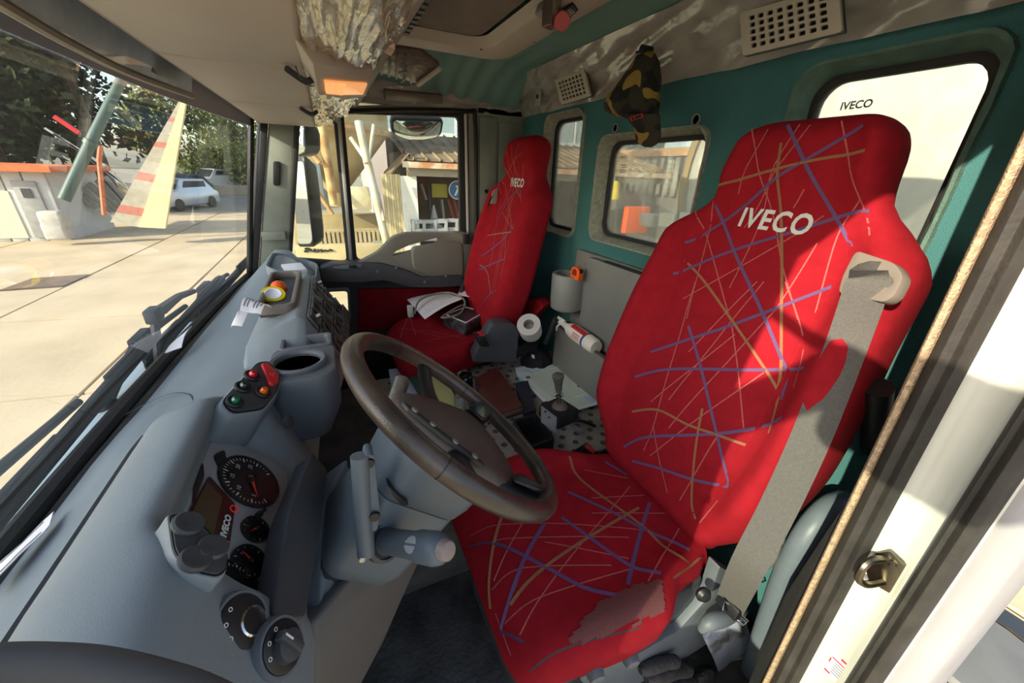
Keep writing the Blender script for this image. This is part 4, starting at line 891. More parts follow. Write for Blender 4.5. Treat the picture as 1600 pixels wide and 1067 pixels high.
# stalk
so_ = P(604, 845, X=.485); s1 = P(640, 848, X=.46); s2 = P(700, 860, X=.375)
ax = (s2 - so_).normalized(); Ls = (s2 - so_).length
stk_ = MB().lathe([(.012, -.02), (.020, .0), (.0205, Ls * .5), (.0235, Ls * .58), (.024, Ls * .82), (.021, Ls * .9), (.016, Ls * .93)], so_, ax, 24).build('stalk', colm, co)
MB().lathe([(.034, -.012), (.034, -.002), (.028, .002), (.028, -.004), (.024, -.004), (.022, .003), (.020, .003)], so_, ax, 24).build('stalk_collar', M['dark'], co)
MB().lathe([(.0155, Ls * .92), (.0145, Ls * 1.0), (.012, Ls * 1.02), (0, Ls * 1.03)], so_, ax, 20).build('horn_button', mat('pinkish grey button', (138, 124, 118), .45, var=.06), stk_)
sv = (-so_).normalized(); sv = (sv - ax * sv.dot(ax)).normalized(); sd = ax.cross(sv)
mb = MB()
for k in range(9):
    yy = -.011 + k * .00275; hw = math.sqrt(max(0, .0125 ** 2 - yy * yy)); 
    c = so_ + ax * (Ls * .62 + yy) ; f = .0245
    def onr(s): ang = s / f; return c + (sv * math.cos(ang) + sd * math.sin(ang)) * f
    for s0, s1_ in ((-hw, -.0015), (.0015, hw)):
        if s1_ - s0 > .002: mb.ribbon([onr(s0 + (s1_ - s0) * j / 4) for j in range(5)], sv, .0011, .0004)
mb.build('wiper_symbol', wht, stk_, weld=False)
# ================= PASSENGER DOOR =================
DX = 2.2
d1 = thing('door_1', (2.22, -.3, -1.2), 'grey passenger door with quarter light, grab handle and armrest', 'door'); d1['kind'] = 'structure'; del d1['category']
def dpx(lst, X=DX): return [P(a, b, X=X) for a, b in lst]
q1 = roundpoly(dpx([(469, 189), (521, 183), (542, 409), (456, 403)]), .02, 3); q2 = roundpoly(dpx([(537, 177), (717, 183), (720, 420), (558, 406)]), .025, 4)
lw = roundpoly(dpx([(506, 456), (543, 454), (545, 494), (541, 500), (519, 503), (511, 490)]), .02, 3)
outer = dpx([(446, 165), (737, 165), (737, 440), (737, 560), (440, 620), (446, 430)])
MB().plate(roundpoly(dpx([(460, 178), (732, 172), (735, 425), (450, 415)]), .03, 3), [q1, q2], (.035, 0, 0)).build('window_frame', M['rubber'], d1, bevel=.004)
MB().plate(dpx([(441, 168), (742, 160), (742, 440), (446, 425)], DX + .004), [roundpoly(dpx([(462, 180), (731, 174), (734, 440), (452, 413)], DX + .004), .03, 3)], (.04, 0, 0)).build('outer_frame', M['greyt'], d1, bevel=.004)
a, b = P(529, 178, X=2.193), P(549, 410, X=2.193)
MB().bar(a, b, .016, .020, (1, 0, 0)).build('divider_channel', mat('aluminium channel', (176, 176, 172), .35, metal=.6, var=.1), d1, bevel=.003)
a, b = P(727, 178, X=2.195), P(731, 370, X=2.195)
MB().bar(a, b, .012, .02, (1, 0, 0)).build('rear_channel', M['white'], d1, bevel=.003)
gm = glass('side glass', (240, 246, 242), 0.05, haze=0.02, hazecol=(220, 220, 210), hscale=12)
MB().plate([q + Vector((.02, 0, 0)) for q in q1], [], (.004, 0, 0)).build('quarter_pane', gm, d1, smooth=False)
MB().plate([q + Vector((.02, 0, 0)) for q in q2], [], (.004, 0, 0)).build('main_pane', gm, d1, smooth=False)
MB().plate(roundpoly([P(446, 425, X=DX), P(500, 420, X=DX), P(742, 420, X=DX), P(742, 600, X=DX), P(440, 640, X=DX)], .01, 2), [lw], (.05, 0, 0)).build('lower_panel', mat('dark door lining', (52, 48, 48), .8, var=.1), d1, bevel=.004)
c_ = sum(lw, Vector()) / len(lw)
MB().plate([c_ + (q - c_) * 1.22 + Vector((-.012, 0, 0)) for q in lw], [[q + Vector((-.012, 0, 0)) for q in lw]], (.03, 0, 0)).build('lower_window_frame', M['dash2'], d1, bevel=.004)
MB().plate([q + Vector((.025, 0, 0)) for q in lw], [], (.004, 0, 0)).build('lower_pane', gm, d1, smooth=False)
MB().prism(dpx([(560, 452), (725, 448), (725, 500), (560, 520)], 2.185), (.02, 0, 0)).build('red_trim', mat('shade-toned door cloth', (110, 18, 26), .95, var=.1, vscale=20, bump=.2, bscale=500, spec=.1), d1, bevel=.006)  # red cloth darkened, its colour carries the shade on the door
# grab handle panel
gp_ = roundpoly(dpx([(556, 413), (592, 394), (613, 371), (634, 364), (729, 363), (737, 370), (739, 440), (690, 446), (640, 430)], 2.135), .03, 5)
gh_ = roundpoly(dpx([(613, 400), (617, 393), (640, 383), (683, 371), (688, 376), (680, 383), (640, 394)], 2.135), .012, 3)
MB().plate(gp_, [gh_], (.055, 0, 0)).build('grab_handle', mat('grey-brown moulding', (112, 110, 100), .6, var=.08, bump=.1, bscale=500), d1, bevel=.007, seg=3)
MB().prism(roundpoly(dpx([(645, 388), (700, 378), (722, 380), (724, 430), (690, 438), (648, 420)], 2.125), .03, 4), (.015, 0, 0), 1.1).build('handle_pad', mat('grey-brown moulding', (112, 110, 100)), d1, bevel=.004)
MB().box(2.115, 2.14, P(733, 400, X=2.13).y, P(724, 400, X=2.13).y, P(728, 381, X=2.13).z, P(728, 366, X=2.13).z).build('lock_tab', M['black'], d1, bevel=.004)
# armrest beam
ar = roundpoly(dpx([(498, 420), (520, 413), (560, 411), (598, 412), (640, 424), (660, 434), (722, 430), (726, 447), (690, 449), (640, 449), (600, 438), (560, 442), (504, 440)], 2.10), .02, 3)
MB().prism(ar, (.10, 0, 0)).build('armrest', M['dark'], d1, bevel=.010, seg=3)
MB().prism(roundpoly(dpx([(520, 417), (548, 413), (566, 413), (566, 419), (548, 421), (522, 421)], 2.095), .006, 2), (.01, 0, 0)).build('window_switch_plate', M['dash2'], d1, bevel=.002)
MB().obox(P(551, 416, X=2.093), (.004, 0, 0), (0, .018, 0), (0, .002, .008)).build('window_switch', M['black'], d1, bevel=.003)
for px, py in ((590, 424), (619, 419), (664, 441), (697, 431)): MB().lathe([(.009, 0), (.007, .005), (0, .006)], P(px, py, X=2.098), (-1, 0, 0), 10).build('screw_cap', M['dash2'], d1)

# ================= OVERHEAD =================
oh = thing('overhead_shelf', (1.3, .1, .3), 'beige overhead parcel shelf above the windscreen, partly wrapped in film', 'shelf')
xs_ = [.30, P(395, 100, Z=.157).x, P(425, 163, Z=.157).x, 2.16]
MB().box(.3, 2.16, .01, .21, .176, .19).build('shelf_core', M['black'], oh)
for i in range(3):
    x0, x1 = xs_[i] + .007, xs_[i + 1] - .007
    MB().loft([[(x, wsbase(x) * 0 + a, z) for a, z in ((.215, .155), (.005, .155), (-.002, .165), (.005, .175), (.215, .175))] for x in (x0, x1)]).build('underside_panel', M['beige'], oh, bevel=.004)
    if i < 2:
        MB().tube(cat([(x1 - .03, .03, .150), (x1 + .004, .004, .140), (x1 + .02, -.012, .15)], 4), .006, 6).build('hinge', M['dark'], oh)
MB().loft([[(x, a, z) for a, z in ((.22, .155), (.245, .21), (.27, .48), (.215, .48), (.205, .17))] for x in (.18, 2.2)]).build('front_lip', M['beige'], oh, bevel=.005)
On = Vector((0, -.49, -.87)).normalized()
def wrap_pt(u, v):
    x = .25 + u * 1.93; y = .0 - .175 * v; z = .160 + .092 * v + .02 * math.sin(PI * v) * -1
    k = 0.010 * fbm((x * 2.2 + v, v * 5.2 - x, 9.1), 1.6, 3) + .008 * abs(fbm((x * 1.6 + v * 2, v * 8, 3.3), 1.7, 3))
    return Vector((x, y, z)) + On * k
MB().sheet(wrap_pt, 150, 40, (0, .01, .018)).build('film_wrapped_face', mat('shiny clear film over beige', (178, 170, 150), .2, var=.25, vscale=14, spec=.9, bump=.7, bscale=18, coat=.6), oh, ang=70)
MB().loft([[(x, a, z) for a, z in ((-.17, .245), (-.20, .262), (-.215, .30), (-.215, .48), (-.19, .48), (-.165, .28))] for x in (.25, 1.6, 2.18)]).build('rear_edge', M['greyt'], oh, bevel=.006)
for k in range(16): MB().box(.62 + k * .03, .636 + k * .03, -.224, -.212, .278, .296).build('edge_slot', M['black'], oh)
t_ = P(605, 66, Z=.26); MB().obox(t_, (.03, 0, 0), (0, .012, .004), (0, 0, .016)).build('pale_tab', mat('pinkish plastic tab', (214, 178, 150), .5), oh, bevel=.004)
# courtesy lamp
lpl = [PN(px, py, Vector((0, 0, .128)), On) for px, py in ((489, 100), (556, 108), (583, 108), (572, 150), (540, 156), (498, 146))]
lamp = MB().prism(roundpoly(lpl, .012, 3), -On * .035, 1.08).build('lamp_housing', M['beige'], oh, bevel=.005)
le = [PN(px, py, Vector((0, 0, .1265)), On) for px, py in ((506, 124), (540, 127), (573, 129), (566, 146), (535, 146), (508, 143))]
lens = MB().prism(roundpoly(le, .004, 2), On * .004).build('lamp_lens', mat('amber lit lens', (240, 168, 104), .3, var=.18, vscale=60, emit=((255, 170, 100), .55)), lamp, bevel=.001)
e_a = (le[1] - le[0]).normalized()
for k in range(12): 
    f = k / 12; p0 = le[0].lerp(le[1], f) + On * .0045; p1 = le[5].lerp(le[4], f) + On * .0045
    MB().tube([p0, p1], .0012, 4).build('lens_rib', MATS['amber lit lens'], lamp)
# loose wire by the hinge
MB().tube(cat([P(462, 104, Z=.15), P(470, 122, Z=.14), P(485, 134, Z=.14), P(492, 131, Z=.15), P(480, 118, Z=.155)], 5), .0012, 5).build('loose_wire', M['black'], oh)
# drop-down flap in film at the passenger end
fl = thing('storage_flap', P(640, 100, X=1.75), 'open ribbed storage flap hanging in crinkled film near the passenger window', 'flap')
fc = [P(588, 112, X=1.82), P(590, 70, X=1.70), P(655, 78, X=1.66), P(688, 98, X=1.72), P(652, 131, X=1.84)]
fn = (fc[2] - fc[0]).cross(fc[4] - fc[0]).normalized(); fn = fn if fn.dot(-fc[0]) > 0 else -fn
fc = [q - fn * (q - fc[0]).dot(fn) for q in fc]
flb = MB().prism(roundpoly(fc, .012, 3), -fn * .015).build('lid', mat('brown film-covered lid', (96, 84, 70), .3, var=.3, vscale=20, bump=.7, bscale=30, spec=.8), fl, bevel=.003)
for f in (.12, .3, .48, .66, .84):
    p0 = fc[0].lerp(fc[4], f); p1 = fc[1].lerp(fc[2], f); MB().bar(p0 + fn * .004, p0.lerp(p1, .88) + fn * .004, .008, .008, fn).build('rib', mat('brown rib', (120, 106, 88), .35, var=.2), fl, bevel=.002)
MB().bar(fc[4] + fn * .006, fc[3] + fn * .006, .016, .012, fn).build('edge_bar', M['beige'], fl, bevel=.003)
MB().tube(cat([fc[0].lerp(fc[3], .35) + fn * .01, fc[0].lerp(fc[3], .5) + fn * .016, fc[0].lerp(fc[4], .6) + fn * .012], 6), .004, 6).build('latch', M['greyt'], fl)
# film-wrapped rail above the passenger door
def rail_pt(u, v):
    y = .02 - u * 1.09; x = 2.205 - .10 * v ** 1.3; z = .285 + .125 * v
    k = .010 * fbm((y * 5, v * 2.5, 6.6), 1.5, 4)
    return Vector((x - k, y, z - k * .5))
rl = struct(MB().sheet(rail_pt, 110, 20, (.02, 0, .012)).build('trim_2', M['film'], ang=70), 'film-wrapped rail above the passenger door')
rp_ = [P(px, py, X=2.145) for px, py in ((600, 140), (692, 149), (692, 163), (602, 158))]
MB().prism(roundpoly(rp_, .005, 2), (.02, 0, .01)).build('recess_plate', mat('dim film panel', (110, 98, 84), .3, var=.2, vscale=15, spec=.7), rl, bevel=.003)
gt = struct(MB().tube(cat([P(445, 185, X=2.19), P(470, 180, X=2.19), P(600, 172, X=2.185), P(728, 174, X=2.185), P(742, 185, X=2.19), P(744, 300, X=2.19), P(744, 440, X=2.19)], 5), .010, 8).build('trim_3', M['rubber']), 'black door seal around the passenger door')

# roof hatch
ht = thing('roof_hatch', (1.3, -.45, .45), 'beige framed roof hatch with grey liner', 'hatch')
def hl(x0, x1, y0, y1, r, z): return [Vector((a, b, z)) for a, b in rrect(x0, x1, y0, y1, r, 6)]
MB().loft([hl(.72, 1.72, -.735, -.16, .10, .475), hl(.72, 1.71, -.73, -.165, .10, .43), hl(.74, 1.69, -.715, -.18, .09, .402), hl(.78, 1.63, -.66, -.215, .08, .388), hl(.83, 1.57, -.60, -.26, .07, .398), hl(.86, 1.545, -.575, -.285, .06, .425)], caps=False).build('frame', M['beige'], ht, bevel=.004)
MB().prism(hl(.87, 1.535, -.565, -.295, .06, .430), (0, 0, .02)).build('gap', M['black'], ht)
MB().prism(hl(.885, 1.52, -.555, -.305, .05, .418), (0, 0, .02)).build('liner', mat('grey-brown felt liner', (128, 118, 106), .95, var=.12, vscale=14, bump=.3, bscale=200), ht, bevel=.006)
for px, py in ((667, 66), (752, 77), (834, 65)): MB().lathe([(.006, 0), (.005, -.002), (0, -.002)], P(px, py, Z=.398), (0, 0, 1), 8).build('screw', M['black'], ht)
kb = P(868, 34, Z=.37)
MB().obox(kb + Vector((.01, .015, .015)), (.02, .0, 0), (0, .03, .012), (0, -.004, .012)).build('latch_bracket', M['greyt'], ht, bevel=.003)
MB().obox(P(862, 20, Z=.372), (.016, .006, 0), (-.006, .016, 0), (0, 0, .03)).build('latch_arm', M['metal'], ht, bevel=.002)
rd = P(878, 33, Z=.345); rax = Vector((-.75, .35, -.35)).normalized()
MB().lathe([(.020, .016), (.021, 0), (.019, -.006), (0, -.006)], rd, -rax, 20).build('red_knob', mat('dark red plastic', (150, 20, 24), .4), ht)
MB().tube([rd - rax * .015, P(858, 50, Z=.36)], .008, 8).build('latch_rod', M['greyt'], ht)
lb_ = [P(px, py, Z=.386) for px, py in ((874, 20), (894, 8), (903, 17), (888, 30))]
lb0 = MB().prism(lb_, (0, 0, .006)).build('instruction_label', M['black'], ht)
mb = MB()
for k in range(3):
    f0, f1 = .2 + k * .25, .32 + k * .25; q = [lb_[0].lerp(lb_[3], f0).lerp(lb_[1].lerp(lb_[2], f0), .25), lb_[0].lerp(lb_[3], f0).lerp(lb_[1].lerp(lb_[2], f0), .8), lb_[0].lerp(lb_[3], f1).lerp(lb_[1].lerp(lb_[2], f1), .8), lb_[0].lerp(lb_[3], f1).lerp(lb_[1].lerp(lb_[2], f1), .25)]
    mb.add([v + Vector((0, 0, -.001)) for v in q], [(0, 1, 2, 3)])
mb.build('label_print', wht, lb0, smooth=False)

# loudspeaker grilles in the rear strip
def grille(name, pix, nx, ny, lab, hr):
    c = [P(a, b, Y=-.985) for a, b in pix]   # UL UR LR LL
    nrm_ = (c[1] - c[0]).cross(c[3] - c[0]).normalized(); nrm_ = nrm_ if nrm_.y > 0 else -nrm_
    tl = Vector((.0, .04, -.02))
    def at(u, v): return c[0].lerp(c[1], u).lerp(c[3].lerp(c[2], u), v)
    g = thing(name, at(.5, 1), lab, 'grille', 'loudspeaker grilles')
    holes = []; mx_, my_ = .09, .10
    for i in range(nx):
        for j in range(ny):
            u0 = mx_ + (1 - 2 * mx_) * (i + .18) / nx; u1 = mx_ + (1 - 2 * mx_) * (i + .82) / nx; v0 = my_ + (1 - 2 * my_) * (j + .16) / ny; v1 = my_ + (1 - 2 * my_) * (j + .84) / ny
            holes.append(roundpoly([at(u0, v0), at(u1, v0), at(u1, v1), at(u0, v1)], hr, 2))
    # flatten into one plane
    def fl_(q): return q - nrm_ * (q - c[0]).dot(nrm_)
    MB().plate([fl_(q) for q in roundpoly(c, .006, 2)], [[fl_(q) for q in h_] for h_ in holes], nrm_ * .006).build('faceplate', M['beige'], g)
    MB().prism([fl_(q) - nrm_ * .012 for q in c], nrm_ * .008, 1.0).build('dark_backing', M['black'], g)
    MB().loft([[fl_(c[i]) - nrm_ * .012 for i in range(4)], [fl_(c[i]) + nrm_ * .001 for i in range(4)]], caps=False).build('side_rim', M['greyt'], g)
    return g
grille('loudspeaker_grille', ((1158, 21), (1312, -22), (1318, 50), (1163, 88)), 8, 5, 'large beige loudspeaker grille above the driver seat', .003)
grille('loudspeaker_grille', ((868, 126), (914, 108), (924, 150), (879, 164)), 7, 5, 'small beige loudspeaker grille above the narrow rear window', .002)
q = P(841, 153, Y=-.99); MB().obox(q, (.02, .004, 0), (0, .004, 0), (0, 0, .035)).build('switch_plate', M['greyt'], tr1, bevel=.003)
MB().obox(q + Vector((0, .006, .005)), (.006, 0, 0), (0, .004, 0), (0, 0, .008)).build('switch_key', M['black'], tr1, bevel=.002)

# roller sun blind behind the screen
sbd = thing('sun_blind', P(150, 85, Y=.28), 'half drawn grey film sun blind with metal bar behind the windscreen', 'sun blind')
bl = [P(-60, -30, Y=.26), P(0, 5, Y=.27), P(100, 63, Y=.275), P(200, 113, Y=.275), P(300, 150, Y=.25)]
MB().tube(cat(bl, 4), .007, 8).build('bottom_bar', mat('bronze bar', (126, 116, 100), .35, metal=.5, var=.15), sbd)
fp = cat(bl, 4)
MB().grid(lambda u, v: (lambda q: Vector((q.x, q.y - .03 * v, q.z + (.20 - q.z + .06) * v)))(fp[round(u * 16)]), 16, 4).build('film', glass('smoky blind film', (176, 186, 196), .03, haze=.5, hazecol=(176, 190, 206), hscale=9), sbd)
lbq = [P(px, py, Y=.262) for px, py in ((244, 56), (280, 78), (270, 130), (238, 112))]
lb = MB().prism(lbq, (0, .0015, 0)).build('sticker', glass('clear sticker', (200, 200, 196), .05, haze=.35, hazecol=(190, 190, 180)), sbd, smooth=False)
mb = MB()
for k in range(4):
    f = .2 + k * .15; a, b = lbq[0].lerp(lbq[3], f).lerp(lbq[1].lerp(lbq[2], f), .25), lbq[0].lerp(lbq[3], f).lerp(lbq[1].lerp(lbq[2], f), .8); mb.ribbon([a, b], (0, -1, 0), .004, .001)
for k in range(9):
    f = .2 + k * .07; a = lbq[0].lerp(lbq[3], .78).lerp(lbq[1].lerp(lbq[2], .78), f); b = lbq[0].lerp(lbq[3], .9).lerp(lbq[1].lerp(lbq[2], .9), f); mb.ribbon([a, b], (0, -1, 0), .002 + .001 * (k % 3), .001)
mb.build('barcode_print', M['print_'], lb, smooth=False)

# ================= REAR STORAGE =================
rs_ = thing('rear_storage', (1.25, -1.04, -.95), 'grey moulded storage panel on the rear wall with cup bin and door pocket', 'storage panel')
gr = mat('grey storage plastic', (124, 124, 120), .5, var=.07, vscale=6, bump=.06, bscale=400)
zt = -.315
MB().box(.80, 1.53, -1.068, -1.045, -.80, zt).build('back_panel', gr, rs_, bevel=.01)
MB().loft([[Vector((x, y, z)) for x, z in rrect(.80, 1.40, -.70, zt - .01, .03, 4)] for y in (-1.046, -1.02, -1.014)]).build('pocket_front', gr, rs_, bevel=.006)
MB().box(.98, 1.28, -1.035, -1.018, zt - .018, zt - .004).build('pocket_slot', M['black'], rs_)
MB().lathe([(.012, 0), (.012, .004), (.007, .005), (0, .003)], P(918, 413, Y=-1.045), (0, 1, 0), 12).build('plug', M['dark'], rs_)
cb = Vector((1.475, -.985, 0)); zc0, zc1 = P(905, 436, Y=-.97).z, P(890, 490, Y=-.95).z - .01
MB().lathe([(.060, zc1), (.075, zc1 + .012), (.079, zc1 + .05), (.080, zc0 - .008), (.076, zc0), (.060, zc0), (.058, zc0 - .01), (.056, zc0 - .10), (0, zc0 - .10)], cb, (0, 0, 1), 32).build('cup_bin', gr, rs_)
MB().box(1.40, 1.50, -1.06, -.985, zc1 + .01, zc0 - .002).build('bin_bracket', gr, rs_, bevel=.01)
# long open pocket at floor level
bz = P(900, 540, Y=-.90).z
pk = [(1.53, -.98), (1.51, -.955), (.80, -.955), (.78, -.98), (.78, -1.06), (1.53, -1.06)]
op = roundpoly([(a, b, -.69) for a, b in pk], .02, 3)
ip = roundpoly([(a, b, -.69) for a, b in [(1.51, -.985), (1.49, -.97), (.82, -.97), (.81, -.985), (.81, -1.05), (1.51, -1.05)]], .015, 3)
MB().plate(op, [ip], (0, 0, -.25)).build('floor_pocket', gr, rs_, bevel=.004)
MB().plate([q + Vector((0, 0, .002)) for q in op], [ip and [q + Vector((0, 0, .002)) for q in ip]][0:1], (0, 0, .006)).build('pocket_rim', mat('worn brown rim', (88, 80, 70), .7, var=.25, vscale=30), rs_, bevel=.002)
MB().box(.80, 1.5, -1.055, -.97, -.93, -.85).build('pocket_floor', M['black'], rs_)
# ================= LOOSE THINGS IN THE CAB =================
def sheet_paper(name, corners, lab, m=None, cat_='paper', bend=.0, lines=0, group=None, th=.0015, lm=None, margin=.14, up=(0, 0, 1)):
    c = [Vector(q) for q in corners]; up = Vector(up)
    def at(u, v): return c[0].lerp(c[1], u).lerp(c[3].lerp(c[2], u), v) + up * (bend * math.sin(PI * u) * 1.0 + .0015 * noise.noise(Vector((u * 3, v * 3, len(name)))))
    o = MB().sheet(at, 8, 6, up * th).build(name, m or M['paper'], None, ang=60); 
    o.name = name; tag(o, lab, cat_, group)
    if lines:
        mb = MB()
        for k in range(lines):
            v = margin + (1 - 2 * margin) * k / max(1, lines - 1); e = .85 - .35 * random.random() * (k % 3 == 2)
            mb.ribbon([at(.12 + (e - .12) * j / 6, v) + up * th for j in range(7)], up, .0022, .0006)
        mb.build('printed_lines', lm or M['print_'], o, weld=False)['kind'] = 'stuff'
    return o
MZ = -.917
# --- on the dash ---
tz_ = -.385
def ball(px, py, X, r, nm, m, lab, cat_):
    c = P(px, py, X=X); o = MB().lathe([(r * math.sin(PI * k / 14), -r * math.cos(PI * k / 14)) for k in range(15)], c, (0, 0, 1), 20).build(nm, m, None); tag(o, lab, cat_); return o, c
bo, bc = ball(435, 450, 1.40, .024, 'orange_ball', M['orange'], 'bright orange ball in the console tray', 'ball')
MB().tube([bc + Vector((.024 * math.cos(t / 10 * 2 * PI) , .024 * math.sin(t / 10 * 2 * PI), 0)) * 1.0 for t in range(10)], .0008, 4, True).build('moulding_line', M['orange'], bo)
tc_ = P(427, 463, X=1.31); tn = Vector((-.45, -.15, .85)).normalized()
tp_ = thing('tape_roll', tc_ - Vector((0, 0, .02)), 'yellow adhesive tape roll in the console tray', 'tape')
MB().lathe([(.032, -.012), (.032, .012), (.024, .012), (.024, -.012), (.032, -.012)], tc_, tn, 28, False).build('tape_winding', M['yellow'], tp_)
MB().lathe([(.0235, -.013), (.0235, .013), (.020, .013), (.020, -.013), (.0235, -.013)], tc_, tn, 28, False).build('core', M['paper'], tp_)
MB().lathe([(.0205, .004), (0, .005)], tc_, tn, 20, False).build('white_infill', M['paper'], tp_)
q = P(417, 455, X=1.37); tag(MB().lathe([(.010, -.012), (.011, .0), (.006, .010), (.004, .014), (0, .014)], q, (.2, 0, 1), 12).build('silver_stopper', M['chrome'], None), 'small silver stopper beside the orange ball', 'stopper')
rc = [P(376, 484, X=1.16), P(412, 490, X=1.10), P(428, 486, X=1.14), P(398, 470, X=1.20)]
sheet_paper('till_receipt', [P(392, 470, X=1.22), P(375, 486, X=1.10), P(408, 491, X=1.09), P(428, 484, X=1.17)], 'curled white receipt lying on the console corner', bend=.02, lines=6, up=(0, 0, 1))
sheet_paper('curled_paper', [P(388, 487, X=1.10), P(372, 490, X=1.09), P(362, 512, X=1.08), P(378, 510, X=1.07)], 'drooping paper strip beside the receipt', up=(0, .6, .4), bend=.012)
wb = P(460, 424, X=1.86); tag(MB().obox(wb, (.042, .012, .006), (-.010, .038, .0), (-.004, -.002, .022)).build('white_carton', M['paper'], None, bevel=.002), 'small white carton in the passenger-side dash tray', 'box')
wg = P(481, 437, X=1.83); tag(MB().obox(wg, (.03, -.012, -.006), (.010, .026, .0), (0, .0, .016)).build('green_packet', M['green'], None, bevel=.002), 'small green packet in the passenger-side dash tray', 'packet')
dk = P(462, 437, X=1.84); tag(MB().obox(dk, (.03, .0, .0), (0, .03, .0), (0, .0, .012)).build('black_case', M['black'], None, bevel=.004), 'flat black case under the white carton', 'case')
sheet_paper('folded_notice', [P(-25, 905, Z=-.485), P(85, 800, Z=-.475), P(78, 822, Z=-.465), P(-25, 925, Z=-.465)], 'blue-white folded notice standing against the windscreen, lower left', M['paper'], lines=2, up=(0, .3, 1))
sheet_paper('paper_slip', [P(258, 552, Z=-.475), P(290, 522, Z=-.475), P(300, 510, Z=-.47), P(284, 543, Z=-.465)], 'white paper slip curled against the lower windscreen edge', M['paper'], bend=.006, up=(0, .4, 1))
# --- on the passenger seat ---
cz = -.755
pz = lambda px, py, z=cz: P(px, py, Z=z)
rb_ = thing('remote_control', pz(725, 500), 'black remote control unit with framed screen on the passenger seat', 'remote control')
bx4 = [pz(690, 492, -.715), pz(728, 478, -.715), pz(762, 488, -.715), pz(728, 508, -.715)]
MB().prism(roundpoly(bx4, .02, 3), (0, 0, -.06)).build('case', mat('scuffed black case', (34, 34, 36), .5, rgb2=(88, 88, 92), vscale=28, thresh=(.35, .62)), rb_, bevel=.008)
cI = sum(bx4, Vector()) / 4; MB().plate(roundpoly([cI + (q - cI) * .86 + Vector((0, 0, .001)) for q in bx4], .01, 3), [roundpoly([cI + (q - cI) * .78 + Vector((0, 0, .001)) for q in bx4], .01, 3)], (0, 0, .002)).build('screen_border', M['paper'], rb_)
MB().prism([cI + (q - cI) * .76 + Vector((0, 0, .0005)) for q in bx4], (0, 0, .001)).build('screen', mat('dull violet screen', (60, 52, 58), .25), rb_)
MB().lathe([(.014, -.01), (.014, .012), (.011, .016), (0, .016)], P(748, 478, Z=-.70), (0, 0, 1), 14).build('stop_button', M['redp'], rb_)
MB().lathe([(.02, -.04), (.02, .0), (.016, .003), (0, .003)], P(744, 484, Z=-.715), (0, 0, 1), 14).build('control_block', M['black'], rb_)
sheet_paper('delivery_note', [pz(634, 466, -.70), pz(692, 457, -.68), pz(725, 466, -.66), pz(664, 499, -.70)], 'printed delivery notes lying over the remote on the passenger seat', lines=10, bend=.01)
sheet_paper('delivery_note', [pz(640, 470, -.71), pz(680, 460, -.70), pz(710, 472, -.69), pz(660, 492, -.71)], 'second printed sheet just under the top delivery note', lines=0, bend=.004)
sheet_paper('pinkish_card', [P(714, 461, Z=-.66), P(723, 450, Z=-.64), P(740, 458, Z=-.64), P(733, 464, Z=-.66)], 'pale pinkish card sticking up behind the delivery notes', mat('pinkish card', (214, 196, 204), .8))
cc2 = [pz(648, 490, -.70), pz(655, 470, -.66), pz(680, 459, -.64), pz(706, 458, -.64), pz(726, 470, -.66), pz(718, 490, -.69), pz(690, 496, -.70), pz(715, 480, -.68), pz(728, 476, -.68)]
tag(MB().tube(cat(cc2, 8), .0055, 6).build('grey_cable', mat('grey cable sheath', (120, 118, 108), .6), None), 'thick grey cable looped over the papers on the passenger seat', 'cable')
cw_ = pz(641, 486, -.715); tag(MB().obox(cw_, (.018, 0, 0), (0, .014, 0), (0, .0, .032)).build('white_connector', mat('pale grey plastic', (196, 204, 200), .5), None, bevel=.004), 'pale grey connector block at the passenger cushion edge', 'connector')
# --- on the tunnel ---
# toilet roll, cap, bottle
tr_c = P(826, 507, X=1.42); tax = (-tr_c.normalized() * .8 + Vector((0, .2, .5))).normalized()
tro = thing('paper_roll', tr_c - Vector((0, 0, .06)), 'upright grey-white paper roll between the seats', 'paper roll')
MB().lathe([(.052, -.09), (.054, 0), (.053, .002), (.025, .002), (.024, -.05), (0, -.05)], tr_c, tax, 30).build('roll', mat('soft grey paper', (186, 182, 176), .95, var=.06, vscale=40, bump=.3, bscale=300), tro)
MB().lathe([(.0245, .003), (.0225, .004), (.0225, -.05), (.0245, -.05)], tr_c, tax, 24, False).build('core', mat('card core', (150, 144, 136), .9), tro)
kc = P(838, 555, X=1.28)
ctc = [P(808, 563, Z=-0.875), P(822, 540, Z=-0.845), P(840, 524, Z=-0.825)]
bcap = thing('baseball_hat', P(835, 575, Z=MZ), 'crumpled black fabric cap lying beside the paper roll', 'cap')
def crump(u, v):
    a = u * 2 * PI; b = v * PI * .5; r = .085 * (1 + .16 * fbm((math.cos(a) * 1.5, math.sin(a) * 1.5, v * 2), 1.3)); c = P(838, 562, Z=-0.895)
    return c + Vector((r * math.cos(a) * math.cos(b), r * 1.0 * math.sin(a) * math.cos(b), .085 * math.sin(b) * (1 + .2 * fbm((a, b, 1), 1)) - .03))
blackcloth = mat('black cloth', (26, 26, 29), .85, var=.3, vscale=20, bump=.4, bscale=60)
MB().grid(crump, 28, 10).build('crown', blackcloth, bcap, ang=80)
MB().sheet(lambda u, v: P(802, 556, Z=-0.855).lerp(P(822, 535, Z=-0.815), u).lerp(P(838, 548, Z=-0.830).lerp(P(842, 530, Z=-0.815), u), v) + Vector((0, 0, .014 * math.sin(PI * u))), 8, 6, (0, 0, -.003)).build('peak', blackcloth, bcap)
MB().obox(P(833, 557, Z=-0.840), (.006, .004, 0), (0, .002, .010), (0, .001, 0)).build('white_tag', M['paper'], bcap)
wbt = thing('water_bottle', P(728, 560, Z=MZ), 'crushed blue-labelled water bottle beside the passenger seat', 'bottle')
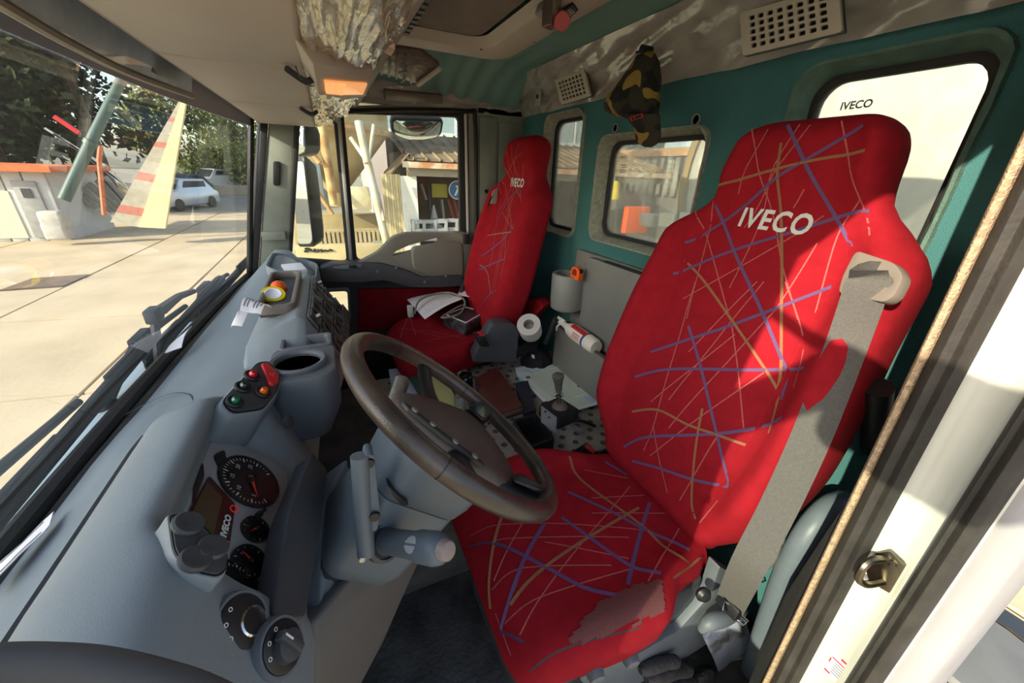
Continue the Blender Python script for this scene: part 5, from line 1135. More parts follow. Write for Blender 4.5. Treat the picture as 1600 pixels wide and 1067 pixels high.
w0_, w1_ = P(710, 556, Z=-0.885), P(748, 538, Z=-0.875); wax = (w1_ - w0_).normalized()
MB().lathe([(.0, 0), (.026, .002), (.03, .02), (.027, .07), (.031, .1), (.028, .14), (.012, .18), (.012, .2), (0, .2)], w0_, wax, 18).build('body', glass('clear blue plastic', (196, 220, 236), .12, haze=.12, hazecol=(200, 220, 235)), wbt)
MB().lathe([(.0305, .012), (.0315, .02), (.029, .07), (.0285, .078)], w0_, wax, 18, False).build('label', mat('blue label', (70, 160, 210), .4, rgb2=(200, 224, 236), vscale=30, thresh=(.42, .55)), wbt)
clf = thing('plastic_wrap', P(800, 545, Z=MZ), 'small crumpled clear wrapper in front of the paper roll', 'wrapper')
MB().grid(lambda u, v: P(803, 545, Z=-0.875) + Vector(((u - .5) * .08, (v - .5) * .08, .03 * abs(fbm((u * 3, v * 3, 5), 1.5)))), 12, 12).build('film', glass('clear wrap', (225, 228, 232), .3, haze=.2), clf)
# books and pads in front of the tunnel
def slab(name, corners, th, m, lab, cat_='book', grp=None, bev=.002, par=None):
    c = [Vector(q) for q in corners]; n = (c[1] - c[0]).cross(c[3] - c[0]).normalized(); n = n if n.z > 0 else -n
    o = MB().prism(c, -n * th).build(name, m, par, bevel=bev); 
    if par is None: tag(o, lab, cat_, grp)
    return o, n
slab('white_sheet', [P(607, 577, Z=-0.905), P(630, 574, Z=-0.905), P(668, 630, Z=-0.905), P(618, 640, Z=-0.905)], .002, mat('bluish white paper', (200, 206, 228), .8), 'bluish white sheet under the wheel spokes beside the green folder', 'paper')
slab('green_folder', [P(627, 563, Z=-0.875), P(646, 572, Z=-0.875), P(674, 632, Z=-0.875), P(664, 634, Z=-0.890)], .02, mat('dark green board', (52, 96, 70), .6, var=.08), 'dark green folder standing beside the brown file', 'folder')
slab('brown_file', [P(647, 573, Z=-0.870), P(657, 578, Z=-0.870), P(684, 636, Z=-0.870), P(672, 634, Z=-0.870)], .02, mat('kraft brown', (146, 120, 92), .8, var=.08), 'narrow kraft brown file between green folder and yellow pad', 'file')
slab('yellow_pad', [P(657, 577, Z=-0.865), P(699, 596, Z=-0.865), P(724, 645, Z=-0.865), P(683, 636, Z=-0.865)], .03, mat('yellow-green card', (202, 204, 138), .8, var=.06), 'pale yellow-green note pad seen through the steering wheel', 'pad')
gk = P(726, 592, Z=-0.845)
tag(MB().lathe([(.030, -.07), (.034, -.02), (.036, .02), (.030, .028), (.018, .030), (.015, .02), (0, .018)], gk, (-.2, .2, 1), 20).build('black_flask', mat('glossy black', (18, 18, 18), .15), None), 'glossy black flask beside the brown leather folder', 'flask')
tb = P(718, 625, Z=-0.845); tag(MB().lathe([(.022, -.09), (.022, .01), (.02, .016), (.013, .016), (.012, 0), (0, 0)], tb, (0, 0, 1), 16).build('grey_can', M['greyt'], None), 'small grey can in front of the black flask', 'can')
lf = thing('leather_folder', P(780, 630, Z=MZ), 'brown leather document folder lying on the studded mat', 'folder')
lc = [P(742, 590, Z=-0.875), P(776, 572, Z=-0.875), P(818, 634, Z=-0.875), P(762, 652, Z=-0.875)]
lth = mat('brown leather', (96, 48, 38), .42, var=.2, vscale=14, bump=.15, bscale=250)
slab('cover', lc, .006, lth, '', par=lf); slab('pages', [q + Vector((0, 0, -.007)) for q in lc], .022, mat('brown page edges', (120, 96, 80), .8), '', par=lf); slab('back_cover', [q + Vector((0, 0, -.03)) for q in lc], .006, lth, '', par=lf)
for q in (lc[1], lc[2]): MB().lathe([(.004, -.03), (.005, .004), (0, .005)], q, (0, 0, 1), 8).build('corner_stud', M['chrome'], lf)
slab('dark_notebook', [P(806, 598, Z=-0.895), P(825, 594, Z=-0.895), P(838, 640, Z=-0.895), P(818, 645, Z=-0.895)], .02, mat('navy cover', (44, 46, 58), .6), 'small dark navy notebook beside the leather folder', 'notebook')
sheet_paper('envelope', [P(805, 575, Z=-0.910), P(868, 562, Z=-0.910), P(877, 570, Z=-0.910), P(808, 587, Z=-0.910)], 'white envelope edge behind the blue brochure on the mat', M['paper'])
sheet_paper('blue_brochure', [P(806, 582, Z=-0.905), P(872, 567, Z=-0.905), P(885, 578, Z=-0.905), P(812, 596, Z=-0.905)], 'pale blue brochure under the large form', mat('blue print', (120, 186, 224), .6, rgb2=(214, 230, 240), vscale=18, thresh=(.4, .6)), 'brochure')
dc = [P(812, 588, Z=-0.900), P(886, 568, Z=-0.900), P(941, 630, Z=-0.900), P(880, 648, Z=-0.900)]
dfm = sheet_paper('transport_form', dc, 'large pale green printed form lying by the gear selector', mat('pale green form', (206, 218, 206), .75, var=.05), 'form', lines=22, lm=mat('grey green ink', (138, 152, 150), .8), margin=.08)
sheet_paper('transport_form', [P(815, 592, Z=-0.907), P(850, 585, Z=-0.907), P(890, 640, Z=-0.907), P(868, 648, Z=-0.907)], 'white form sheet peeking out below the large pale green form', M['paper'], 'form')
mb = MB()
for f0, w_, h_ in (((.06, .06), .08, .06), ((.85, .06), .08, .06), ((.8, .55), .08, .06)):
    def atd(u, v): return dc[0].lerp(dc[1], u).lerp(dc[3].lerp(dc[2], u), v) + Vector((0, 0, .0036))
    u, v = f0; mb.add([atd(u, v), atd(u + w_, v), atd(u + w_, v + h_), atd(u, v + h_)], [(0, 1, 2, 3)])
mb.build('printed_boxes', M['print_'], dfm, weld=False)['kind'] = 'stuff'
def atd(u, v): return dc[0].lerp(dc[1], u).lerp(dc[3].lerp(dc[2], u), v) + Vector((0, 0, .0034))
MB().add([atd(.72, .80), atd(.97, .80), atd(.97, .95), atd(.72, .95)], [(0, 1, 2, 3)]).build('blue_stamp_box', mat('pale blue print', (178, 196, 226), .7), dfm)
# gear selector
gs = thing('gear_selector', P(875, 650, Z=MZ), 'small joystick gear selector with grey knob on a black base', 'gear selector')
kx = .98; k0, k1, kb_ = P(872, 588, X=kx), P(872, 612, X=kx), P(874, 634, X=kx)
ax = (k0 - kb_).normalized(); Lk = (k0 - kb_).length
MB().lathe([(.006, 0), (.006, Lk * .5), (.011, Lk * .52), (.0125, Lk * .58), (.0145, Lk * .75), (.019, Lk * .93), (.0215, Lk * .99), (.021, Lk * 1.04), (.016, Lk * 1.07), (0, Lk * 1.075)], kb_, ax, 20).build('knob', mat('grey graphite knob', (84, 82, 78), .35, var=.1), gs)
MB().lathe([(.007, Lk * .34), (.016, Lk * .37), (.017, Lk * .40), (.007, Lk * .43)], kb_, ax, 16, False).build('ring', M['chrome'], gs)
MB().lathe([(.010, Lk * .08), (.008, Lk * .2), (.007, Lk * .3)], kb_, ax, 12, False).build('spring', M['metal'], gs)
MB().lathe([(.030, -.02), (.028, .0), (.018, .014), (.0, .016)], kb_, ax, 16).build('gaiter', mat('brown grey boot', (92, 80, 72), .7, var=.2, vscale=40), gs)
MB().obox(kb_ + Vector((0, 0, -.03)), (.05, .012, 0), (-.010, .048, 0), (0, 0, .026)).build('base', M['black'], gs, bevel=.004)
for sx_, sy_ in ((-.045, .02), (-.04, -.025), (.045, .03), (.045, -.02)): MB().obox(kb_ + Vector((sx_, sy_, -.02)), (.012, 0, 0), (0, .012, 0), (0, 0, .012)).build('contact_block', M['black'], gs, bevel=.002)
brk = [P(846, 634, X=.93), P(870, 652, X=.93), P(869, 677, X=.93), P(846, 660, X=.93)]
bko = MB().prism(brk, (.004, 0, 0)).build('bracket', mat('galvanised bracket', (158, 160, 160), .4, metal=.4, var=.1), gs)
for px, py in ((852, 643), (858, 652)): MB().lathe([(.004, 0), (.004, -.001), (0, -.001)], P(px, py, X=.929), (1, 0, 0), 8).build('bracket_hole', M['black'], gs)
tag(MB().tube(cat([P(866, 668, X=.94), P(890, 658, Z=-0.905), P(910, 658, Z=-0.895), P(930, 666, Z=-0.920)], 6), .007, 8).build('wiring_loom', M['black'], None), 'black wiring loom bending across the mat beside the gear selector', 'cable')
tag(MB().obox(P(900, 670, Z=-0.915), (.03, .01, 0), (-.004, .010, 0), (0, 0, .008)).build('cable_plug', mat('grey plug', (150, 148, 146), .5), None, bevel=.003), 'grey cable plug lying below the black wiring loom', 'plug')
# open bin
bn = [P(800, 655, Z=-0.845), P(838, 645, Z=-0.845), P(868, 685, Z=-0.845), P(828, 700, Z=-0.845)]
bcen = sum(bn, Vector()) / 4
tb_ = MB().plate(roundpoly(bn, .012, 3), [roundpoly([bcen + (q - bcen) * .86 for q in bn], .01, 3)], (0, 0, -.08)).build('bin', M['black'], None, bevel=.003); tb_.name = 'storage_bin'; tag(tb_, 'open black plastic bin next to the driver cushion', 'bin')
MB().prism([bcen + (q - bcen) * .9 + Vector((0, 0, -.07)) for q in bn], (0, 0, -.01)).build('bin_floor', M['black'], tb_)
# chrome tip of the right-hand stalk, seen past the wheel
rsx = P(622, 612, X=.72); tag(MB().lathe([(.014, -.06), (.016, .0), (.017, .03), (.012, .035), (0, .035)], rsx, (.7, -.4, .35), 16).build('column_lever', mat('worn silver plastic', (120, 116, 104), .3, metal=.4, var=.3, vscale=60), None), 'worn silver-tipped lever behind the far side of the steering wheel', 'lever')
# spray bottle in the rear pocket
spb = thing('spray_bottle', P(905, 545, Y=-1.0), 'white spray bottle with red label lying in the rear pocket', 'bottle')
s0_, s1_ = P(930, 542, Y=-.965), P(880, 506, Y=-.965); sax = (s1_ - s0_).normalized(); SL = (s1_ - s0_).length
wpl = mat('white bottle plastic', (226, 222, 208), .4, var=.05)
MB().lathe([(0, -.01), (.030, -.008), (.036, .01), (.036, SL * .62), (.030, SL * .75), (.015, SL * .88), (.014, SL * .98), (0, SL * .98)], s0_, sax, 24).build('body', wpl, spb)
MB().lathe([(.0365, SL * .20), (.0368, SL * .21), (.0368, SL * .24), (.0365, SL * .25)], s0_, sax, 24, False).build('blue_band', mat('navy band', (60, 70, 130), .5), spb)
vv = (-s0_).normalized(); vv = (vv - sax * vv.dot(sax)).normalized(); uu = sax.cross(vv); uu = uu if uu.z > 0 else -uu
def onb(h, a): return s0_ + sax * h + (vv * math.cos(a) + uu * math.sin(a)) * .0372
MB().grid(lambda u, v: onb(SL * (.22 + .42 * u), .25 + .7 * v), 6, 6).build('red_label', M['redp'], spb)
tx = MB()
for k in range(3): tx.grid(lambda u, v: onb(SL * (.3 + .2 * u), -.7 + .25 * k + .1 * v) + vv * .0004, 4, 2)
tx.build('small_print', M['redp'], spb, weld=False)['kind'] = 'stuff'
MB().obox(s1_ + sax * .015 + uu * .004, sax * .018, uu * .016, vv * .010).build('trigger_head', wpl, spb, bevel=.005)
MB().obox(s1_ + sax * .03 + uu * .012, sax * .03, uu * .007, vv * .007).build('nozzle', wpl, spb, bevel=.003)
MB().tube(cat([s1_ + sax * .02 - uu * .008, s1_ + sax * .024 - uu * .03, s1_ + sax * .012 - uu * .045], 4), .005, 6).build('trigger', wpl, spb)
um = P(862, 520, Y=-.9455); tag(MB().tube([P(868, 498, Y=-.95), P(860, 518, Y=-.945), P(852, 536, Y=-.94)], [.012, .014, .013], 10).build('rubber_grip', M['dark'], None), 'dark rubber grip standing at the end of the rear pocket', 'grip')
# tape measure in the cup
tmn = thing('tape_measure', P(902, 440, Y=-.98), 'orange tape measure resting in the grey cup bin', 'tape measure')
tq = P(901, 426, Y=-.975)
prf = [(-.034, -.03), (.03, -.03), (.034, -.005), (.022, .022), (-.01, .028), (-.034, .016)]
MB().prism(roundpoly([tq + Vector((a, 0.012, b)) for a, b in prf], .008, 3), (0.005, -.028, 0)).build('case', M['orange'], tmn, bevel=.004)
MB().prism(roundpoly([tq + Vector((a * .5 + .0, .0135, b * .5 + .004)) for a, b in prf], .004, 2), (0, -.003, 0)).build('side_badge', mat('dark red badge', (130, 40, 30), .5), tmn)
MB().obox(tq + Vector((-.028, -.002, .012)), (.006, 0, .004), (0, .010, 0), (-.002, 0, .006)).build('lock_slider', M['black'], tmn, bevel=.002)
# camouflage cap hanging from the strip
cmo = mat('camouflage cloth', (44, 42, 30), .9, rgb2=(14, 14, 12), vscale=16, bump=.25, bscale=400, detail=1, thresh=(.47, .50))
_n = cmo.node_tree.nodes; _l = cmo.node_tree.links; _b = _n['Principled BSDF']
nz2 = _n.new('ShaderNodeTexNoise'); nz2.inputs['Scale'].default_value = 14; nz2.inputs['Detail'].default_value = 1; _tc = _n.new('ShaderNodeTexCoord'); _mp = _n.new('ShaderNodeMapping'); _mp.inputs['Location'].default_value = (3.1, 1.7, .4)
_l.new(_tc.outputs['Object'], _mp.inputs[0]); _l.new(_mp.outputs[0], nz2.inputs['Vector'])
r2 = _n.new('ShaderNodeValToRGB'); r2.color_ramp.interpolation = 'CONSTANT'; r2.color_ramp.elements[0].color = (0, 0, 0, 1); r2.color_ramp.elements[1].position = .545; r2.color_ramp.elements[1].color = (1, 1, 1, 1)
_l.new(nz2.outputs[0], r2.inputs[0]); mxn = _n.new('ShaderNodeMix'); mxn.data_type = 'RGBA'; _l.new(r2.outputs[0], mxn.inputs['Factor'])
old = _b.inputs['Base Color'].links[0].from_socket; _l.new(old, mxn.inputs['A']); mxn.inputs['B'].default_value = (*lin((142, 116, 50)), 1); _l.new(mxn.outputs['Result'], _b.inputs['Base Color'])
cy = -.93
hk = thing('camouflage_cap', P(992, 232, Y=cy), 'camouflage baseball cap hanging by its strap from the rear strip', 'cap')
def capsec(px0, px1, py, d0, d1):
    a, b = P(px0, py, Y=cy), P(px1, py, Y=cy); m = (a + b) / 2; hw = (a - b) / 2; hw.z = 0
    return [m + hw * math.cos(t) + Vector((0, (d0 if math.sin(t) > 0 else d1) * math.sin(t), 0)) for t in [2 * PI * j / 20 for j in range(20)]]
MB().loft([capsec(*q) for q in ((996, 1018, 84, .012, .03), (988, 1022, 100, .03, .05), (975, 1024, 125, .05, .06), (958, 1025, 145, .06, .06), (951, 1024, 160, .065, .055), (953, 1026, 170, .06, .05), (968, 1026, 178, .045, .04), (985, 1026, 184, .025, .03))]).build('crown', cmo, hk, ang=80)
def pk_(u, v):
    py = 178 + 52 * v; half = (1 - (max(0, v - .55) / .45) ** 2.2) ** .5 if v > .55 else 1.0
    l_, r_ = 976 + 16 * min(1, v / .5), 1030 + 2 * v; c = (l_ + r_) / 2 + 0; x = c + (u - .5) * (r_ - l_) * max(.25, half)
    return P(x, py, Y=cy + .045 * (1 - v) * math.cos((u - .5) * 2.2) + .02)
MB().sheet(pk_, 12, 12, (0, -.004, 0)).build('peak', cmo, hk, ang=80)
bd = [P(px, py, Y=cy + .068) for px, py in ((984, 183), (1004, 177), (1005, 183), (987, 189))]
bdo = MB().plate(bd, [[sum(bd, Vector()) / 4 + (q - sum(bd, Vector()) / 4) * .86 for q in bd]], (0, .002, 0)).build('red_badge', M['redp'], hk)
MB().lathe([(.004, 0), (.004, .001), (.0028, .001), (.0028, 0)], sum(bd, Vector()) / 4 + Vector((.008, .001, 0)), (0, 1, 0), 10, False).build('badge_emblem', M['redp'], hk)
MB().tube(cat([P(1018, 76, Y=-.95), P(1005, 80, Y=-.93), P(994, 82, Y=-.935)], 4), .004, 6).build('strap', blackcloth, hk)
MB().lathe([(.010, -.02), (.010, .02), (0, .022)], P(1010, 77, Y=-.955), (0, 1, 0), 10).build('hook', M['black'], hk)

# --- clutter beside the driver seat ---
gb = thing('grab_rail', P(1200, 1000, X=.25), 'thick blue-grey curved grab rail behind the driver seat', 'rail')
MB().tube(cat([P(1325, 786, X=.262), P(1300, 792, X=.26), P(1265, 830, X=.257), P(1232, 890, X=.255), P(1205, 960, X=.255), P(1170, 1060, X=.26), P(1150, 1130, X=.265)], 6), .026, 14).build('bar', mat('blue-grey painted bar', (104, 114, 124), .45, var=.08, vscale=20), gb)
MB().lathe([(.03, -.01), (.03, .004), (0, .006)], P(1325, 786, X=.262), (-.3, .2, .4), 14).build('end_flange', M['dash2'], gb)
sl = thing('support_tube', P(1365, 700, X=.27), 'short black perforated tube on the rear wall beside the driver door pillar', 'tube')
t0_, t1_ = P(1372, 605, X=.262), P(1365, 700, X=.262)
MB().tube([t0_, t1_], .022, 14).build('tube', M['black'], sl); MB().lathe([(.006, 0), (.006, .004), (0, .004)], t0_.lerp(t1_, .75) + Vector((-.02, .006, 0)), (-1, .3, 0), 8).build('bolt', M['dark'], sl)
def blob(c, r, sd, n=20):
    c = Vector(c)
    return lambda u, v: c + Vector((r[0] * math.cos(2 * PI * u) * math.sin(PI * v), r[1] * math.sin(2 * PI * u) * math.sin(PI * v), -r[2] * math.cos(PI * v))) * (1 + .35 * fbm((math.cos(2 * PI * u) * math.sin(PI * v) + sd, math.sin(2 * PI * u) * math.sin(PI * v), math.cos(PI * v)), 1.6, 3))
o = MB().grid(blob(P(1200, 865, X=.30), (.02, .03, .05), 3), 24, 14).build('plastic_bag', mat('grey plastic bag', (122, 118, 112), .35, var=.15, vscale=20, bump=.5, bscale=40), None, ang=80); tag(o, 'crumpled grey plastic bag tucked behind the driver belt', 'bag')
o = MB().sheet(lambda u, v: P(1100, 995, X=.30).lerp(P(1165, 955, X=.30), u).lerp(P(1135, 1075, X=.29).lerp(P(1190, 1060, X=.29), u), v) + Vector((.01 * fbm((u * 2, v * 2, 3), 1.5), 0, 0)), 14, 14, (.003, 0, 0)).build('rag', mat('bluish rag', (170, 176, 196), .85, rgb2=(96, 92, 86), vscale=9, thresh=(.36, .5), bump=.3, bscale=60), None, ang=80); tag(o, 'stained bluish rag hanging below the belt anchor', 'rag')
gl = thing('work_glove', P(1040, 1060, X=.30), 'pair of dark work gloves lying below the driver cushion edge', 'gloves')
gm_ = mat('dirty glove leather', (58, 54, 54), .7, var=.3, vscale=30, bump=.5, bscale=80)
for k, (a, b, r_) in enumerate((((1000, 1048), (1060, 1032), .016), ((1010, 1062), (1080, 1045), .018), ((1020, 1076), (1095, 1062), .017), ((1050, 1085), (1110, 1078), .016))):
    p0, p1 = P(*a, X=.315), P(*b, X=.305); MB().tube(cat([p0, p0.lerp(p1, .5) + Vector((0, 0, .008)), p1], 4), [r_ * .5, r_ * .9, r_, r_ * 1.05, r_, r_ * .9, r_, r_ * .95, r_ * .5], 10).build('finger', gm_, gl)
MB().grid(blob(P(1100, 1060, X=.30), (.02, .04, .03), 8), 20, 12).build('cuff', gm_, gl, ang=80)
# ================= OUTSIDE =================
leafm = mat('sun-toned foliage', (116, 126, 56), .8, rgb2=(64, 80, 36), vscale=1.2, spec=.2)  # lighter leaf colour holds the sunlight on the right-hand trees
leafd = mat('dark foliage', (66, 78, 44), .85, rgb2=(34, 44, 26), vscale=1.0, spec=.2)
bark = mat('bark', (92, 78, 62), .9, var=.25, vscale=6)
def tree(base, h, r, n, m, lab, cat_='tree', ls=.5, trunk=True, grp='trees behind the yard', flat=1.0):
    base = Vector(base); t = thing('tree', base, lab, cat_, grp); rnd = random.Random(int(base.x * 100 + base.y * 10))
    if trunk: MB().tube([base, base + Vector((.1, .05, h * .4)), base + Vector((0, .2, h * .75))], [r * .1, r * .07, r * .03], 8).build('trunk', bark, t)
    mb = MB(); cl_ = [(base + Vector((rnd.uniform(-.55, .55) * r, rnd.uniform(-.6, .6) * r, h * rnd.uniform(.3, .85))), r * rnd.uniform(.35, .6)) for _ in range(14)]
    for _ in range(n):
        c, rr = rnd.choice(cl_); d = Vector((rnd.gauss(0, 1), rnd.gauss(0, 1), rnd.gauss(0, 1) * flat)).normalized(); p = c + d * rr * rnd.uniform(.6, 1.05)
        a = Vector((rnd.gauss(0, 1), rnd.gauss(0, 1), rnd.gauss(0, 1))).normalized(); b = a.orthogonal(); s = ls * rnd.uniform(.5, 1)
        mb.add([p + a * s * .5, p + b * s * .28, p - a * s * .5, p - b * s * .28], [(0, 1, 2, 3)])
    o = mb.build('foliage', m, t, smooth=False, weld=False); o['kind'] = 'stuff'
    return t
G = lambda px, py: P(px, py, Z=GZ)
tree((27, 19.5, GZ), 15, 5.0, 3600, leafd, 'tall dark tree at the far left behind the shed', ls=.6)
tree((28, 14.5, GZ), 14, 4.6, 3600, leafd, 'tall dark tree behind the green mast', ls=.6)
tree((29, 10.5, GZ), 12.5, 4.0, 3200, leafd, 'dark tree just left of the striped barrier', ls=.6)
tree((23, 16.5, GZ), 8, 3.6, 2600, leafd, 'lower dark tree filling the gap behind the shed roof', ls=.5)
tree((25, 12.2, GZ), 7, 3.0, 2400, leafd, 'bushy dark tree behind the stacked frames', ls=.5)
tree((44, 10.8, GZ), 8.5, 3.6, 3000, leafm, 'yellow-green tree right of the striped barrier', ls=.5)
tree((48, 6.8, GZ), 7.2, 3.4, 3000, leafm, 'green tree behind the parked cars', ls=.5)
tree((46, 3.4, GZ), 6.0, 2.8, 2600, leafm, 'green tree nearest the windscreen pillar', ls=.5)
tree((43, 8.4, GZ), 4.0, 2.6, 2200, leafm, 'low hedge bush behind the parked cars', 'hedge', ls=.4, trunk=False)
tree((42, 4.6, GZ), 3.6, 2.6, 2200, leafm, 'low hedge bush beside the windscreen pillar', 'hedge', ls=.4, trunk=False)
tree((31, 17.0, GZ), 15, 5.0, 3600, leafd, 'tallest dark tree between the shed and the green mast', ls=.6)
tree((32, 12.4, GZ), 13.5, 4.4, 3200, leafd, 'dark tree behind the upper end of the green mast', ls=.6)
tree((33, 22.5, GZ), 15, 5.4, 3200, leafd, 'dark tree at the upper left corner of the windscreen', ls=.6)
# shed
sh = thing('shed', G(60, 374), 'small white panelled shed with orange roof edge at the far left', 'shed')
sX = 16.5; wpan = mat('grey white panel', (190, 194, 192), .7, var=.08, vscale=1.5)
zt_ = P(50, 268, X=sX).z
ys = [P(px, 350, X=sX).y for px in (102, 66, 34, 6, -40, -90)]
for k in range(5): MB().box(sX, sX + .08, ys[k] + .02, ys[k + 1] - .02, GZ, zt_).build('wall_panel', wpan, sh, bevel=.01)
MB().box(sX + .08, sX + 3, ys[0], ys[0] + .1, GZ, zt_).build('side_wall', wpan, sh)
MB().box(sX - .35, sX + 3.4, ys[0] - .3, ys[5], zt_, zt_ + .16).build('roof', mat('orange roof sheet', (206, 112, 62), .7, var=.1), sh)
MB().box(sX - .06, sX, ys[0] + .25, ys[0] + .75, GZ + .1, zt_ - .25).build('door', mat('grey door', (150, 152, 150), .6), sh, bevel=.01)
MB().box(sX - .08, sX - .06, ys[0] + .4, ys[0] + .6, zt_ - .7, zt_ - .45).build('door_window', M['dark'], sh)
MB().box(sX - .02, sX + .0, ys[1] + .4, ys[1] + 1.1, GZ + .1, GZ + 1.4).build('cream_board', mat('cream board', (222, 214, 186), .8), sh)  # plain cream board on the shed front
for k, (px, py) in enumerate(((84, 342), (90, 360))):
    c = P(px, py, X=15.6); tag(MB().box(c.x - .2, c.x + .2, c.y - .25, c.y + .25, c.z - .25, c.z + .22).build('white_sack', mat('dull white sack', (186, 184, 178), .8), None, bevel=.08, seg=3), ['upper white sack beside the shed door', 'lower white sack beside the shed door'][k], 'sack', 'white sacks by the shed')
# green mast
mg = thing('green_mast', P(105, 300, X=15), 'thick grey-green leaning mast in front of the dark trees', 'mast')
MB().tube([P(100, 312, X=15), P(150, 205, X=15.4), P(196, 112, X=16)], [.13, .12, .11], 12).build('pole', mat('grey green paint', (74, 98, 92), .5, var=.1), mg)
MB().tube([P(140, 226, X=15.3), P(143, 220, X=15.3)], .15, 12).build('clamp', mat('grey green paint'  , (74, 98, 92)), mg)
# striped barrier: pale slab with red bands leaning
sb_ = thing('striped_barrier', G(215, 356), 'pale leaning slab with faded red bands standing in the yard', 'barrier')
bX = 15.0
def bq(f, side): 
    l0, l1, r0, r1 = (172, 347), (284, 150), (218, 355), (291, 150)
    a, b = (l0, l1) if side == 0 else (r0, r1); return P(a[0] + (b[0] - a[0]) * f, a[1] + (b[1] - a[1]) * f, X=bX + .6 * f)
cuts = [0, .08, .14, .34, .40, .60, .64, .80, .83, 1.0]
for k in range(9):
    MB().prism([bq(cuts[k], 0), bq(cuts[k], 1), bq(cuts[k + 1], 1), bq(cuts[k + 1], 0)], (.25, 0, 0)).build('band', mat('faded red band', (186, 120, 104), .85, var=.15) if k % 2 else mat('faded cream band', (176, 170, 152), .85, var=.12), sb_)
MB().prism([P(216, 355, X=bX - .05), P(258, 357, X=bX - .05), P(276, 245, X=bX + .3), P(292, 150, X=bX + .6), P(286, 150, X=bX + .6)], (.15, 0, 0)).build('edge_panel', mat('cream edge', (222, 208, 160), .8, var=.06), sb_)
# orange pole and stacked scaffold frames
tag(MB().tube([P(163, 336, X=16), P(155, 250, X=16), P(157, 228, X=16)], .06, 8).build('orange_pole', mat('faded orange paint', (206, 120, 84), .7), None), 'thin faded orange pole between the mast and the striped barrier', 'pole')
scf = mat('weathered grey timber', (150, 148, 136), .8, var=.2, vscale=3)
for k in range(9):
    a, b = P(108 + k * 7 - (k % 2) * 4, 300 - k * 3, X=18 + .1 * k), P(150 + k * 8, 325 + k * 2 - (k % 3) * 4, X=18 + .1 * k)
    tag(MB().bar(a, b, .12, .10).build('timber', scf, None, bevel=.01), 'weathered grey timber, %s in the sloping pile behind the orange pole' % ['leftmost', 'second from left', 'third from left', 'fourth from left', 'the middle one', 'fourth from right', 'third from right', 'second from right', 'rightmost'][k], 'timber', 'sloping pile of timbers')
for k in range(5):
    a, b = P(70 + k * 14, 200 + k * 9, X=22), P(170 + k * 10, 262 + k * 10, X=22)
    tag(MB().bar(a, b, .07, .07).build('scaffold_tube', mat('galvanised tube', (158, 162, 156), .5), None), 'thin galvanised tube sloping before the dark trees, %s' % ['the topmost', 'second from top', 'the middle one', 'second from bottom', 'the lowest'][k], 'tube', 'sloping scaffold tubes')
tag(MB().bar(P(85, 182, X=21), P(124, 208, X=21), .14, .14).build('red_beam', M['redp'], None), 'short red beam end in front of the dark trees', 'beam')
# cars
def car(base, L_, W_, H_, yaw, m, lab, grp='parked cars'):
    base = Vector(base); t = thing('car', base, lab, 'car', grp); c, s = math.cos(yaw), math.sin(yaw)
    def tr(p): return base + Vector((p[0] * c - p[1] * s, p[0] * s + p[1] * c, p[2]))
    pr = [(-L_ / 2, .25), (-L_ / 2, .75 * H_ * .72), (-L_ * .42, H_ * .62), (-L_ * .30, H_ * .98), (L_ * .12, H_), (L_ * .28, H_ * .64), (L_ * .47, H_ * .55), (L_ / 2, H_ * .42), (L_ / 2, .25)]
    MB().loft([[tr((x, y * (1 if z < H_ * .66 else .84), z)) for x, z in pr] for y in (-W_ / 2, -W_ * .46, W_ * .46, W_ / 2)]).build('body', m, t, bevel=.05)
    gl_ = mat('dark car glass', (40, 48, 56), .1)
    for sg in (-1, 1):
        MB().prism([tr((x, sg * W_ * .447, z)) for x, z in ((-L_ * .28, H_ * .66), (-L_ * .26, H_ * .92), (L_ * .09, H_ * .93), (L_ * .20, H_ * .66))], tr((0, sg * .06, 0)) - base).build('side_window', gl_, t)
        for wx_ in (-.31, .31):
            MB().lathe([(.30, -.1), (.31, 0), (.30, .1), (.18, .11), (0, .1)], tr((L_ * wx_, sg * (W_ / 2 - .05), .3)), tr((0, sg, 0)) - base, 16).build('wheel', M['rubber'], t)
    MB().prism([tr(q) for q in ((L_ * .135, -W_ * .38, H_ * .96), (L_ * .135, W_ * .38, H_ * .96), (L_ * .27, W_ * .42, H_ * .68), (L_ * .27, -W_ * .42, H_ * .68))], tr((.03, 0, .03)) - base).build('windscreen', gl_, t)
    MB().prism([tr(q) for q in ((-L_ * .31, -W_ * .38, H_ * .94), (-L_ * .31, W_ * .38, H_ * .94), (-L_ * .415, W_ * .42, H_ * .66), (-L_ * .415, -W_ * .42, H_ * .66))], tr((-.03, 0, .03)) - base).build('rear_window', gl_, t)
    for sg in (-1, 1): MB().obox(tr((L_ / 2, sg * W_ * .36, H_ * .46)), tr((.03, 0, 0)) - base, tr((0, .16, 0)) - base, (0, 0, .07)).build('headlamp', mat('lamp glass', (230, 232, 230), .1), t, bevel=.02)
    return t
car(G(283, 326), 4.1, 1.75, 1.5, math.radians(160), mat('silver car paint', (196, 204, 210), .25, metal=.3, var=.03), 'silver car parked nearest, left of the windscreen pillar')
car(G(290, 307), 4.3, 1.8, 1.5, math.radians(165), mat('dark blue car paint', (62, 76, 94), .25, metal=.3, var=.03), 'dark blue car parked behind the silver one')
car(G(338, 300), 4.4, 1.9, 1.8, math.radians(150), mat('white van paint', (220, 220, 216), .3, var=.03), 'white people carrier parked behind the silver car')
# low wall behind the cars
tag(MB().box(38.5, 38.9, -4, 16, GZ, GZ + .7).build('boundary_wall', mat('pale render', (196, 184, 156), .9, var=.1), None), 'low pale boundary wall behind the parked cars', 'wall')
